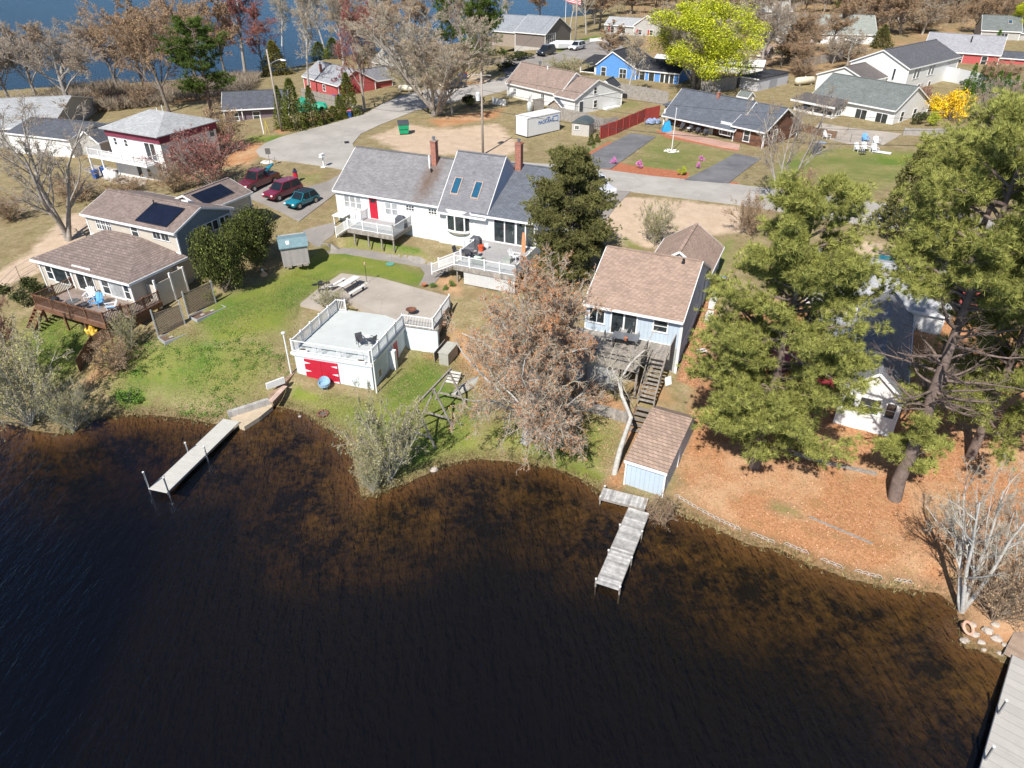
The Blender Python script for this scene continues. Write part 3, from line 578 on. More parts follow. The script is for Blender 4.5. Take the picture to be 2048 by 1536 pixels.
mb = MB(); mb.box(.15, 12.0, .24, .3, 3.6, 5.0); mb.box(12.0, 15.8, .04, .1, 3.4, 4.85); mb.build('basement_wall', S_GREYW, h)
f1 = face(0, .3); f3 = face(0, .1); f4 = face(0, .05)
for x in (1.15, 1.85, 2.55): window(h, f1, x, 5.75, .55, 1.15, 1, 2, gl=CURT, cas=.07)
door(h, f1, 4.1, 5.0, .95, 2.1, RED, (.2, .8, .78, .93), label='bright red front door on the deck')
for x in (6.0, 6.75): window(h, f1, x, 5.7, .6, 1.15, 1, 2, gl=CURT, cas=.07)
window(h, f1, 8.4, 6.45, .85, .45, 3, 2, cas=.04); window(h, f1, 10.9, 6.45, .85, .45, 3, 2, cas=.04)
window(h, f1, 10.6, 3.75, .6, .8, 2, 1, cas=.03, gl=CURT); door(h, f1, 7.2, 3.6, 1.1, 1.3, RED, name='cellar_door', label='small red cellar door under the deck')
# bow window
mb = MB(); bw = [(12.9 + 1.25 + 1.3 * math.cos(t), .1 - .62 * math.sin(t)) for t in np.linspace(math.pi, 0, 9)]
mb.prism(bw, 5.25, 5.45); mb.prism(bw, 7.0, 7.35); mb.hull([(14.15 + (x - 14.15) * .3, .08, 4.75) for x, y in bw], [(x, y, 5.25) for x, y in bw])
for i in range(0, 9, 2): mb.box(bw[i][0] - .06, bw[i][0] + .06, bw[i][1] - .06, bw[i][1] + .06, 5.45, 7.0)
o = mb.build('bow_window', WHITE, h); MB().prism([(14.15 + (x - 14.15) * .94, .1 + (y - .1) * .92) for x, y in bw], 5.45, 7.0).build('pane', GLASS, o)
window(h, f3, 12.9, 3.7, .7, .95, 3, 3, cas=.06); window(h, f3, 14.6, 3.9, .7, .5, 2, 1, cas=.05)
slider(h, f4, 18.0, 4.9, 2.1, 2.1); slider(h, f4, 20.3, 4.9, 1.7, 2.1)
mb = MB(face(16.4, .05))
for k in range(-8, 12):
    z0 = 4.9 + k * .22
    for sgn in (1,):
        a = max(z0, 4.9); b = min(z0 + .75, 7.1)
        if b > a: mb.bar(((a - z0), .07, a), ((b - z0), .07, b), .05, .03)
mb.build('trellis_panel', WHITE, h)
chimney(h, 9.7, 4.1, 9.6, 12.2, .55); chimney(h, 17.75, 6.3, 9.4, 12.3, .6)
MB().tube([(9.35, 3.6, 9.7), (9.35, 3.6, 11.0)], .09, 8).build('vent_pipe', WHITE, h); MB().tube([(9.75, 3.2, 9.5), (9.75, 3.2, 9.85)], .1, 8).build('vent_pipe', BLACK, h)
zf = lambda y: 7.5 + (y - .1) * (4.0 / 4.1) + .1
skylight(h, 13.0, .95, 2.15, zf); skylight(h, 15.2, .85, 2.05, zf)
mb = MB(); mb.box(.2, 1.6, -.9, .25, 5.0, 5.1); mb.box(.3, .4, -.85, -.75, 3.9, 5.0); mb.build('porch_roof', WHITE, h)
# deck with the red door
GLP = mat('clear_railing_panel', (.6, .65, .68), .1, .1, spec=.6); GLP.node_tree.nodes['Principled BSDF'].inputs['Alpha'].default_value = .22
dk = thing('raised_deck', 'small white-railed deck on posts below the red door', 'deck', h.location, h.rotation_euler.z)
MB().box(3.7, 8.85, -3.1, .25, 4.85, 4.97).build('deck_floor', DECKG, dk); mb = MB(); mb.box(3.65, 8.9, -3.16, -3.1, 4.6, 4.98); mb.box(8.85, 8.91, -3.1, .2, 4.6, 4.98); mb.box(3.64, 3.7, -3.1, .2, 4.6, 4.98); mb.build('rim_joist', WOODG, dk)
railing(dk, [(3.75, -3.05), (8.8, -3.05)], 4.97, .95, sp=None); railing(dk, [(8.8, -3.05), (8.8, .2)], 4.97, .95, step=3); railing(dk, [(3.75, -.9), (3.75, .2)], 4.97, .95)
MB().box(3.85, 8.7, -3.06, -3.04, 5.12, 5.85).build('clear_panel', GLP, dk)
for x in (4.3, 5.9, 7.4, 8.75): MB().bar((x, -3.0, 3.4), (x, -3.0, 4.6), .13).build('support_post', WOODP, dk)
mb = MB()
for i in range(7): mb.box(2.3 + i * .2, 2.55 + i * .2, -3.1, -1.8, 4.05 + i * .13, 4.1 + i * .13)
mb.build('stairs', WOODG, dk); railing(dk, [(2.2, -3.1, 3.95), (3.7, -3.1, 4.97)], 0, .9); railing(dk, [(2.2, -1.75, 3.95), (3.7, -1.75, 4.97)], 0, .9)
# deck by the sliding doors
dk = thing('raised_deck', 'large white-railed deck with lattice skirt outside the sliding doors', 'deck', h.location, h.rotation_euler.z)
MB().box(17.1, 23.0, -6.4, .0, 4.68, 4.8).build('deck_floor', DECKG, dk); MB().box(16.0, 17.1, -2.6, 0, 4.68, 4.8).build('deck_floor', DECKG, dk)
mb = MB(); mb.box(17.05, 23.05, -6.46, -6.4, 4.4, 4.81); mb.box(17.04, 17.1, -6.4, -2.6, 4.4, 4.81); mb.box(23.0, 23.06, -6.4, 0, 4.4, 4.81); mb.build('rim_joist', WOODG, dk)
railing(dk, [(17.15, -6.35), (22.95, -6.35)], 4.8, .95, sp=None, step=1.5); railing(dk, [(22.95, -6.35), (22.95, -.2)], 4.8, .95, step=3); railing(dk, [(17.15, -5.1), (17.15, -2.6), (16.1, -2.6)], 4.8, .95)
MB().box(17.25, 22.8, -6.36, -6.34, 4.95, 5.68).build('clear_panel', GLP, dk)
mb = MB(face(18.0, -6.3))
for k in range(-9, 34):
    for s_ in (0, 1):
        x0, x1 = k * .15, k * .15 + 1.2; z0, z1 = (3.2, 4.4) if s_ else (4.4, 3.2)
        if x0 < 0: z0 += (z1 - z0) * (-x0 / 1.2); x0 = 0
        if x1 > 4.9: z1 -= (z1 - z0) * ((x1 - 4.9) / (x1 - x0)); x1 = 4.9
        if x1 > x0 + .02: mb.bar((x0, .03 + .02 * s_, z0), (x1, .03 + .02 * s_, z1), .015, .045)
mb.build('lattice_skirt', WHITE, dk)
for x in (17.3, 20, 22.8): MB().bar((x, -6.2, 3), (x, -6.2, 4.5), .13).build('support_post', WOODP, dk)
mb = MB()
for i in range(6): mb.box(15.0 + i * .36, 15.38 + i * .36, -6.35, -5.15, 3.75 + i * .17, 3.8 + i * .17)
mb.build('stairs', WOODG, dk); railing(dk, [(14.8, -6.35, 3.6), (17.1, -6.35, 4.8)], 0, .9); railing(dk, [(14.8, -5.1, 3.6), (17.1, -5.1, 4.8)], 0, .9)

# ---- boathouse with the roof deck
b = house('boathouse', 'pale blue-grey boathouse with red double doors and a railed roof deck', (-16.6, 46.0), -16, 'boathouse')
MB().box(.15, 6.5, .15, 7.3, 0, 2.75).build('wall', S_GREYW, b)
mb = MB(); mb.box(0, 6.62, 0, 7.4, 2.88, 3.0); mb.build('roof_deck', mat('pale_green_grey_deck_paint', (.50, .53, .52), .85, .07, .8), b)
mb = MB(); mb.box(.04, 6.58, .04, 7.36, 2.68, 2.88); mb.box(-.02, 6.64, -.04, -.002, 2.8, 3.02); mb.build('fascia', WHITE, b)
fb = face(.0, .15)
for k, u in enumerate((.95, 2.35)):
    mb = MB(fb); mb.box(u, u + 1.38, 0, .07, .45, 2.5)
    for i in range(8): mb.box(u + .02 + i * .17, u + .16 + i * .17, .07, .082, .47, 2.48)
    o = mb.build('door', RED, b); hx = u + .03 if k == 0 else u + 1.35; sg = 1 if k == 0 else -1
    for z in (.85, 1.5, 2.2): MB(fb).hull([(hx, .083, z - .09), (hx, .083, z + .09), (hx + sg * .5, .083, z)], [(hx, .1, z - .09), (hx, .1, z + .09), (hx + sg * .5, .1, z)]).build('hinge', WHITE, o)
fs = face(6.5, .15, 90)
mb = MB(fs); mb.box(2.9, 3.3, 0, .5, .4, 2.4); mb.build('pilaster', WHITE, b)
door(b, fs, 3.7, .7, .8, 1.85, RED); window(b, fs, .9, 1.2, .5, .6, 1, 1, gl=mat('boarded_pane', (.4, .3, .2), .8))
railing(b, [(.12, 7.2), (.12, .12)], 3.0, .95, sp=.13, step=1.45)
railing(b, [(.9, 7.2), (.12, 7.2)], 3.0, .95, sp=.13)
railing(b, [(6.45, .12), (6.45, 6.2)], 3.0, .95, sp=.13, step=1.45); railing(b, [(6.5, 6.2), (9.0, 6.2), (8.8, 10.5)], 3.0, .95, sp=.13, step=2.5)
mb = MB(); z = 3.0
mb.bar((.12, .12, z + .95), (6.45, .12, z + .95), .07, .05); mb.bar((.12, .12, z + .1), (6.45, .12, z + .1), .04, .05)
for c in (.3, 2.2, 4.2, 6.0):
    for k in range(-4, 5):
        if abs(k) > 0 and .15 < c + k * .09 < 6.4: mb.bar((c + k * .09, .12, z + .1), (c + k * .09, .12, z + .93), .03)
mb.build('railing', WHITE, b)
# retaining wall beside the boathouse
rw = house('retaining_wall', 'pale blue painted retaining wall with railing joining the boathouse on its right', (-16.6, 46.0), -16, 'wall')
mb = MB(); mb.box(6.5, 9.35, 6.2, 6.5, -.2, 2.98); mb.build('wall', S_GREYW, rw); mb = MB(); mb.box(6.52, 9.4, 6.1, 6.6, 2.98, 3.03); mb.build('coping', WOODG, rw)
for u, lab in ((-.22, 'tall white mast pole at the left front corner of the boathouse'), (6.85, 'thin white mast pole at the right front corner of the boathouse')):
    p = thing('mast_pole', lab, 'pole', b.matrix_basis @ Vector((u, -.15, 0)) if False else Matrix.Translation(b.location) @ Matrix.Rotation(R(-16), 4, 'Z') @ Vector((u, -.15, 0)))
    MB().tube([(0, 0, .2), (0, 0, 4.6)], [.06, .05], 8).build('pole', WHITE, p)
    if u < 0: MB().lathe([(.05, 0), (.16, .03), (.16, .12), (.03, .16)], 8, (0, 0, 4.6)).build('cap', OFFW, p)

# ---- blue house with tan roof
h = house('blue_house', 'light blue cottage with wide tan shingle roof and wooden deck facing the lake', (5.2, 47.2), -23.5)
gable(h, .2, 7.3, .45, 10.2, 1.6, 6.5, 5.3, 8.85, S_BLUE, SH_TAN, ov=.4, ovr=.15)
gable(h, 2.6, 7.4, 9.5, 16, 3.4, 6.1, 5.0, 7.75, S_BLUE, SH_TAN, axis='y')
MB().box(.2, 7.3, .41, .45, 1.6, 4.0).build('basement_wall', mat('stained_concrete', (.36, .36, .35), .9, .35, .8), h)
f1 = face(0, .45); window(h, f1, .5, 4.9, 1.1, 1.1, 2, 1); slider(h, f1, 2.2, 4.3, 1.85, 2.0); window(h, f1, 5.35, 5.15, .95, .85, 1, 2)
mb = MB(f1); mb.box(.2, 6.9, 0, .04, 4.0, 4.2); mb.build('trim', WHITE, h)
fs = face(7.3, .45, 90); MB(fs).box(.1, 9.6, 0, .06, 3.75, 3.9).build('trim', WHITE, h)
window(h, fs, 6.2, 5.0, .6, 1.0, cas=.05); window(h, fs, 3.6, 2.6, .6, .5, 1, 1, cas=.05); window(h, fs, 1.2, 2.4, .6, .5, 1, 1, cas=.05)
mb = MB(); mb.lathe([(.16, 0), (.12, .15), (.05, .2), (.1, .3), (.1, .36), (.02, .4)], 8, (6.1, 4.9, 8.72)); mb.build('roof_vent', BLACK, h)
mb = MB(); mb.tube([(7.35, .2, 6.4), (7.4, .38, 6.1), (7.4, .38, 1.8)], .05, 6); mb.build('downspout', WHITE, h)
# its deck
dk = thing('wooden_deck', 'weathered grey wooden deck with plank rails in front of the light blue cottage', 'deck', h.location, h.rotation_euler.z)
mb = MB(); mb.box(-1.2, 5.4, -3.4, .4, 4.05, 4.18); mb.box(5.4, 7.0, -1.4, .4, 4.05, 4.18); mb.build('deck_floor', WOODG, dk)
mb = MB(); mb.box(-1.25, 5.45, -3.46, -3.4, 3.7, 4.2); mb.build('rim_joist', WOODP, dk)
def plankrail(root, a, b, z, n=3, h_=1.0, m=None):
    mb = MB(); L = math.dist(a, b)
    for k in range(n): zz = z + h_ * (.35 + .65 * k / (n - 1)) if n > 1 else z + h_; mb.bar((*a, zz), (*b, zz), .04, .12)
    mb.build('railing', m or WOODP, root)
    for j in range(int(L / 1.7) + 2):
        t = j / (int(L / 1.7) + 1); MB().box(a[0] + (b[0] - a[0]) * t - .05, a[0] + (b[0] - a[0]) * t + .05, a[1] + (b[1] - a[1]) * t - .05, a[1] + (b[1] - a[1]) * t + .05, z - .2, z + h_ + .05).build('post', m or WOODP, root)
plankrail(dk, (-1.15, -3.4), (5.35, -3.4), 4.18)
mb = MB()
for i in range(12): mb.box(5.38, 5.44, -3.35 + i * .17, -3.2 + i * .17, 4.0, 5.25)
mb.build('board_screen', WOODP, dk); mb = MB()
for i in range(11): mb.box(7.0, 7.06, -1.4 + i * .16, -1.26 + i * .16, 4.0, 5.2)
mb.build('board_screen', WOODP, dk)
stairs(dk, 5.75, -4.0, -1.4, 1.75, 4.1, 1.1, 11, WOODG)
mb = MB()
for xx in (5.72, 6.88): mb.bar((xx, -4.0, 2.75), (xx, -1.4, 5.05), .05, .12); mb.bar((xx, -4.0, 1.7), (xx, -4.0, 2.8), .09); mb.bar((xx, -2.7, 2.7), (xx, -2.7, 3.95), .09)
mb.build('handrail', WOODP, dk)
for x in (-1, 1.6, 3.9, 5.3): MB().bar((x, -3.3, 1.2), (x, -3.3, 4.0), .15).build('support_post', WOODP, dk)
MB().box(.0, 3.9, -3.15, -3.05, 1.2, 3.75).build('storage_wall', mat('stained_white_boards', (.42, .42, .43), .9, .4, .7, kind='cross', period=.3, rnd=.1), dk)

# ---- little blue shed by the dock
h = house('waterside_shed', 'small light blue shed with tan shingle roof beside the grey wooden dock', (6.95, 34.2), -28, 'shed')
mb = MB(); mb.slab([(-.02, .0, 2.2), (2.72, .0, 2.2), (2.72, 4.9, 3.15), (-.02, 4.9, 3.15)], .1); mb.slab([(-.02, 4.9, 3.15), (2.72, 4.9, 3.15), (2.72, 6.6, 2.2), (-.02, 6.6, 2.2)], .1); mb.build('roof', SH_TAN, h)
mb = MB(); pr = [(.15, -.1), (6.3, -.1), (6.3, 2.2), (4.9, 2.98), (.15, 2.1)]; mb.hull([(.1, y, z) for y, z in pr], [(2.6, y, z) for y, z in pr]); mb.build('wall', S_BLUE, h)
mb = MB(); mb.box(-.02, 2.72, -.05, 0, 2.0, 2.19)
for x in (.06, 2.56): mb.box(x, x + .09, .06, .15, -.1, 2.05)
mb.box(.15, 2.56, .09, .15, -.1, .12); mb.build('trim', WHITE, h); MB().box(2.6, 2.66, 3.0, 3.08, 0, 2.5).build('batten', WHITE, h)
# ---- maroon and white two-storey house
h = house('two_storey_house', 'two-storey white house with maroon band and pale hipped roof, behind the beige house', tuple(P(195, 253, 9)[:2]), -27)
MB().box(.5, 9.8, .6, 9.2, 2.5, 8.3).build('wall', S_WHITE, h)
MB().box(.35, 9.95, .45, 9.35, 7.9, 8.75).build('upper_band', S_MAROON, h)
mb = MB(); e = [(0, 0, 8.85), (10.3, 0, 8.85), (10.3, 9.8, 8.85), (0, 9.8, 8.85)]; a, c = (3.9, 4.9, 10.5), (6.6, 4.9, 10.5)
for q in ([e[0], e[1], c, a], [e[1], e[2], c], [e[2], e[3], a, c], [e[3], e[0], a]): mb.slab(q, .1)
mb.build('roof', SH_LIGHT, h); mb = MB(); mb.slab([(-1.2, 5.5, 8.6), (0, 5.0, 8.6), (1.5, 8, 9.3), (-.5, 9, 9.3)], .3); mb.build('lower_roof', SH_LIGHT, h)
ff = face(0, .6); fs = face(9.8, .6, 90)
for x in (1.5, 3.4): window(h, ff, x, 6.9, .5, .8, 1, 2)
slider(h, ff, 7.0, 5.75, 1.7, 2.0); window(h, ff, 6.2, 3.6, .6, .9); window(h, fs, 7.5, 7.1, .7, 1.1)
for x in (1.0, 3.8): window(h, fs, x, 6.2, .9, 1.1)
window(h, ff, 4.4, 3.3, .8, 2.0, 1, 1); vent(h, 5.2, 4.9, 10.5, .3); vent(h, 2.0, 8.2, 9.3, .9)
dk = thing('balcony', 'white-railed balcony along the front of the two-storey maroon and white house', 'balcony', h.location, h.rotation_euler.z)
MB().box(-1.6, 9.0, -1.4, .6, 5.45, 5.6).build('deck_floor', WHITE, dk); railing(dk, [(-1.5, .5), (-1.5, -1.3), (8.9, -1.3), (8.9, .5)], 5.6, .95, sp=.16, step=2)
for x in (-1.5, .9): MB().bar((x, -1.3, 2.4), (x, -1.3, 5.5), .18).build('support_post', WHITE, dk)
# ---- low white garage and big grey roof at the far left
h = house('garage', 'low white building with dark roof at the far left, seen through bare branches', tuple(P(12, 263, 5)[:2]), -20, 'garage')
gable(h, 0, 11.5, .2, 9, 1.6, 4.8, 4.6, 5.9, S_WHITE, SH_DARK)
for x in (2.2, 4.6): window(h, face(0, .2), x, 2.2, .7, 1.6)
gable(h, 11.6, 15.2, 1.5, 8, 1.8, 4.5, 13.4, 5.8, S_GREYC, SH_DARK, axis='y')
h = house('lake_house', 'house with a broad pale grey roof at the left edge by the far lake', tuple(P(-70, 262, 4.5)[:2]), 12)
gable(h, 0, 11.5, 0, 22, 1.2, 4.6, 11.6, 6.6, S_GREYC, SH_LIGHT, ze1=4.4)
# ---- small sheds near the white house
h = house('garden_shed', 'grey wooden shed with a teal metal roof, beside the dark evergreen on the lawn', (-20.9, 60.4), 21, 'shed')
GB = mat('grey_board_siding', (.33, .31, .30), .85, .1, kind='cross', period=.16, rnd=.08)
mb = MB(); mb.hull([(0, 0, 3.5), (2.35, 0, 3.5), (2.35, 1.5, 3.5), (0, 1.5, 3.5)], [(0, 0, 5.3), (2.35, 0, 5.3), (2.35, 1.5, 6.05), (0, 1.5, 6.05)]); mb.build('wall', GB, h)
mb = MB(); mb.slab([(-.12, -.15, 5.35), (2.47, -.15, 5.35), (2.47, .62, 5.95), (-.12, .62, 5.95)], .07); mb.slab([(-.12, .62, 5.95), (2.47, .62, 5.95), (2.47, 1.6, 6.0), (-.12, 1.6, 6.0)], .07); mb.build('roof', mat('teal_metal_roof', (.16, .25, .28), .5, .15, kind='cross', period=.2), h)
MB().slab([(.55, .1, 5.6), (.85, .1, 5.6), (.85, .4, 5.83), (.55, .4, 5.83)], .02).build('patch', OFFW, h)
for x in (.5, 1.4, 2.0): MB().box(x - .25, x + .2, -.35, -.1, 3.5, 3.72).build('planter', WOODP, h)

# ---- purple house, red cottage, pale cottage, grey-brown house at the far shore
h = house('shore_house', 'dark purple-grey house with a dark roof at the far shore, left of the street light', tuple(P(445, 212, 6.5)[:2]), 14)
gable(h, 0, 9.5, 0, 9, 3.4, 6.1, 4.5, 7.6, mat('purple_grey_siding', (.16, .12, .15), .8, .1, kind='clap'), SH_DARK, ov=.6)
for x in (1.0, 4.2): window(h, FR, x, 4.3, 1, 1.1)
for x in (2.6, 7.6): MB().box(x, x + .12, -.5, -.38, 3.5, 6.1).build('post', WHITE, h)
h = house('red_cottage', 'red cottage with two grey gabled roofs behind the wooden fence by the far lake', tuple(P(606, 148, 6.5)[:2]), -48)
gable(h, 0, 12.5, 0, 7.5, 3, 6.2, 3.6, 8.3, S_RED, mat('light_grey_shingles', (.33, .34, .37), .95, .1, kind='shingle')); window(h, face(0, 7.5, -90), 1.2, 4.6, 1, 1.2)
window(h, FR, 1.5, 4.6, .8, 1); window(h, FR, 7, 4.6, .8, 1)
gable(h, 7, 12, 5, 11.5, 3, 6, 9.4, 7.6, S_RED, SH_GREY, axis='y'); chimney(h, 4.4, 1.4, 7.2, 8.4, .4)
h = house('grey_cottage', 'cottage with a lichened pale roof and two skylights at the far shore', tuple(P(745, 121, 6)[:2]), -38)
gable(h, 0, 13, 0, 8, 3, 5.8, 4, 8.2, S_GREYC, SH_OLD); zf = lambda y: 5.8 + y * .6 + .1; skylight(h, 1.6, 1.6, 3.0, zf, 1); skylight(h, 4.2, 1.6, 3.0, zf, 1); window(h, FR, 2, 3.9, 1, 1.1); window(h, FR, 8, 3.9, 1, 1.1)
h = house('taupe_house', 'tall grey-brown house with a pale grey gable roof in front of the far lake', tuple(P(1042, 62, 10)[:2]), -34)
gable(h, 0, 6.3, 0, 11, 6.5, 9.9, 3.0, 12.2, S_TAUPE, SH_LIGHT, axis='x') if False else gable(h, -1.5, 6.3, 0, 11, 6.3, 9.8, 5.5, 12.6, S_TAUPE, mat('mid_grey_shingles', (.28, .30, .33), .95, .1, kind='shingle'))
window(h, face(6.3, 0, 90), .8, 7.6, 3.4, 2.0, 4, 2); window(h, face(-1.5, 11, -90), 4, 8, .9, 1.6); gable(h, -9, -1.4, 2, 11, 6.3, 9.4, 6.5, 12.2, mat('stone_brown_siding', (.33, .27, .22), .85, .15, kind='clap'), MATS['mid_grey_shingles'])
MB().box(-1.6, 6.5, -.2, 0, 5.5, 7.0).build('foundation', CONC, h)
# ---- white cross-gabled house, brown roof
SH_TAN2 = mat('worn_brown_shingles', (.30, .225, .19), .95, .12, 1.2, kind='shingle')
h = house('cross_gabled_house', 'white house with brown roofs and a cross gable behind the storage container', tuple(P(1015, 162, 8)[:2]), -50)
gable(h, 0, 12.6, 0, 8.5, 5, 7.9, 3.2, 10.5, S_WHITE, SH_TAN2, ze1=7.6, ov=.3)
gable(h, 12.3, 16.6, -.6, 9.8, 5, 7.7, 4.1, 9.9, S_WHITE, SH_TAN2)
f1 = FR; window(h, f1, 1.6, 6.2, .6, .9, 2, 2); window(h, f1, 8.4, 6.2, .7, 1, 2, 2)
fs = face(16.6, -.6, 90); window(h, fs, 4.0, 8.0, .6, .9, 1, 2); window(h, fs, 4.1, 6.0, .7, 1.0); door(h, fs, 1.0, 5.2, .8, 2.0, mat('dark_door', (.06, .07, .09), .4)); MB(fs).box(-.1, 10.5, 0, .05, 7.6, 7.72).build('trim', WHITE, h)
MB().lathe([(.12, 0), (.12, .4), (.25, .42), (.25, .7), (.05, .8)], 8, (4.2, 3.4, 10.4)).build('flue_cap', CHROME, h); vent(h, 6.6, 2.9, 10.3, .5, .1, WHITE)
MB().box(16.7, 17.5, 5.5, 8.8, 5, 5.7).build('steps', S_WHITE, h)
# ---- bright blue cottage
h = house('blue_cottage', 'bright blue cottage with white trim and dark roof left of the yellow-green tree', tuple(P(1162, 125, 8.2)[:2]), -33)
gable(h, 3.2, 11.2, 0, 9, 5.4, 8.1, 6.4, 10.5, S_BRIGHT, SH_CHAR, axis='y')
gable(h, 11, 19, .8, 6.5, 5.4, 7.9, 4.0, 9.3, S_BRIGHT, SH_CHAR)
mb = MB(); mb.slab([(-.3, -.4, 8.1), (3.3, -.4, 8.1), (3.3, 6, 8.9), (-.3, 6, 8.9)], .15); mb.build('porch_roof', SH_CHAR, h)
for x, y in ((0, 0), (0, 3), (3, 0)): MB().box(x - .1, x + .1, y - .1, y + .1, 5.2, 8).build('porch_post', WHITE, h)
MB().box(-.1, 3.1, -.1, 4, 5.2, 5.9).build('porch_wall', S_WHITE, h); MB().box(0, 3.0, -.05, .02, 6.6, 6.75).build('rail', WHITE, h)
for x in (4.3, 8.0): window(h, FR, x, 6.3, .9 if x < 5 else 1.3, 1.5, 1 if x < 5 else 2, 2)
f2 = face(0, .8)
for x, w_ in ((11.6, 1), (13.4, 1), (15.6, .7), (16.5, .7), (17.4, .7)): window(h, f2, x, 6.0, w_, 1.6, 1, 1)
# ---- brown ranch house
h = house('ranch_house', 'brown wood-sided ranch house with dark grey roof and white trim behind a lawn', (21.8, 108.0), -49)
SH_RN = mat('blue_grey_shingles', (.115, .13, .16), .95, .14, 1.2, kind='shingle')
gable(h, .4, 12.0, 1.3, 7.2, 4.7, 7.4, 4.1, 9.6, S_WOOD, SH_RN, ov=1.3, ovr=.4)
gable(h, 12.0, 16.6, .5, 8.8, 4.7, 7.2, 4.6, 9.4, S_WOOD, SH_RN, ov=.4, ovr=.35)
f1 = face(0, 1.3); window(h, f1, 3.6, 6.3, .9, .7, 1, 1); door(h, f1, 7.1, 5.0, .95, 2.0, WHITE, (.15, .85, .45, .92), label='white glazed front door')
mb = MB(); bw = [(9.2, 1.3), (9.7, .55), (11.5, .55), (11.95, 1.3)]; mb.prism(bw, 5.5, 5.65); mb.prism(bw, 6.9, 7.2)
for x, y in bw: mb.box(x - .08, x + .08, y - .06, y + .06, 5.65, 6.9)
mb.box(10.05, 10.15, .5, .6, 5.65, 6.9); mb.box(11.0, 11.1, .5, .6, 5.65, 6.9); o = mb.build('bay_window', WHITE, h); MB().prism([(9.28, 1.3), (9.75, .6), (11.45, .6), (11.88, 1.3)], 5.66, 6.89).build('pane', GLASS, o)
window(h, face(0, .5), 13.6, 5.4, .85, 1.45, 1, 2); window(h, face(16.6, .5, 90), 2.2, 5.5, .8, 1.4)
MB().box(.1, .3, .3, .5, 4.8, 7.3).build('corner_post', WHITE, h); MB().box(16.6, 16.8, .25, .45, 4.8, 7.2).build('corner_post', WHITE, h); chimney(h, 6.6, 3.7, 9.3, 10.0, .35)
MB().prism([(8.2, .4), (7, .4), (7, 1.25), (8.2, 1.25)][::-1], 4.8, 5.0).build('doorstep', BRICK, h)
MB().box(-1.6, .4, 2.6, 6.5, 4.8, 7.2).build('annex_wall', mat('tan_board', (.45, .38, .30), .8, .05), h); MB().slab([(-1.8, 2.3, 7.4), (.3, 2.3, 7.4), (.3, 6.8, 8.0), (-1.8, 6.8, 8.0)], .12).build('annex_roof', SH_RN, h)
# ---- white ranch with grey-green roof, right
h = house('white_ranch', 'white single-storey house with grey-green roof and paired windows, right of the brown ranch', tuple(P(1620, 185, 8)[:2]), -54)
gable(h, .5, 13.8, .3, 9.5, 4.9, 7.8, 4.6, 10.3, S_WHITE, SH_GREEN, ov=.35)
f1 = face(0, .3)
for x in (8.0, 11.2): window(h, f1, x, 5.6, 1.7, 1.35, 2, 1)
fs = face(13.8, .3, 90)
for x in (1.8, 5.2): window(h, fs, x, 5.9, .8, 1.3)
window(h, fs, 1.5, 4.3, 1.4, .5, 2, 1)
MB(f1).box(9.95, 10.1, 0, .06, 4.8, 7.6).build('downspout', WHITE, h)
mb = MB(); mb.box(-.5, 6.2, -2.6, .3, 4.9, 5.9); mb.build('porch_wall', S_WHITE, h)
mb = MB(); mb.slab([(-.9, -3.2, 7.3), (6.6, -3.2, 7.3), (6.6, .4, 7.9), (-.9, .4, 7.9)], .14); mb.build('porch_roof', SH_CHAR if False else mat('dark_brown_shingles', (.13, .115, .11), .9, .2, kind='shingle'), h)
mb = MB(); mb.box(-.95, 6.65, -3.3, -3.2, 7.05, 7.3)
for x, y in ((-.4, -2.6), (2.8, -2.6), (6.1, -2.6)): mb.box(x - .08, x + .08, y - .08, y + .08, 4.9, 7.2)
mb.build('porch_trim', WHITE, h); window(h, face(6.2, -2.6, 90), .8, 5.9, 1.2, 1.2, 2, 2)
# ---- two-storey white house behind
h = house('tall_white_house', 'two-level white house with long dark grey roofs behind the grey-green roofed one', tuple(P(1705, 117, 10.6)[:2]), -50)
SH_TW = mat('smoky_shingles', (.125, .125, .14), .95, .14, kind='shingle')
gable(h, 0, 9.8, 0, 19, 5.6, 10.2, 5.0, 12.4, S_WHITE, SH_TW, axis='y')
gable(h, -2, 6.6, -6.5, .1, 5.6, 8.6, 2.4, 10.2, S_WHITE, mat('brown_black_shingles', (.15, .13, .125), .95, .14, kind='shingle'), axis='y')
fs = face(9.8, 0, 90)
for x in (2.2, 3.4, 7.6, 8.8): window(h, fs, x, 8.4, .9, 1.5, 1, 1)
for x in (1.2, 5.0, 9.0): window(h, fs, x, 5.9, .9, 1.3, 1, 2)
f6 = face(6.6, -6.5, 90); window(h, f6, 2, 6.6, .8, 1.3); window(h, f6, 3.2, 6.6, .8, 1.3); window(h, face(0, -6.5), 1.7, 7.7, 1, .5, 1, 1)
window(h, FR, 7.4, 8.2, .35, 1.7, 1, 1)
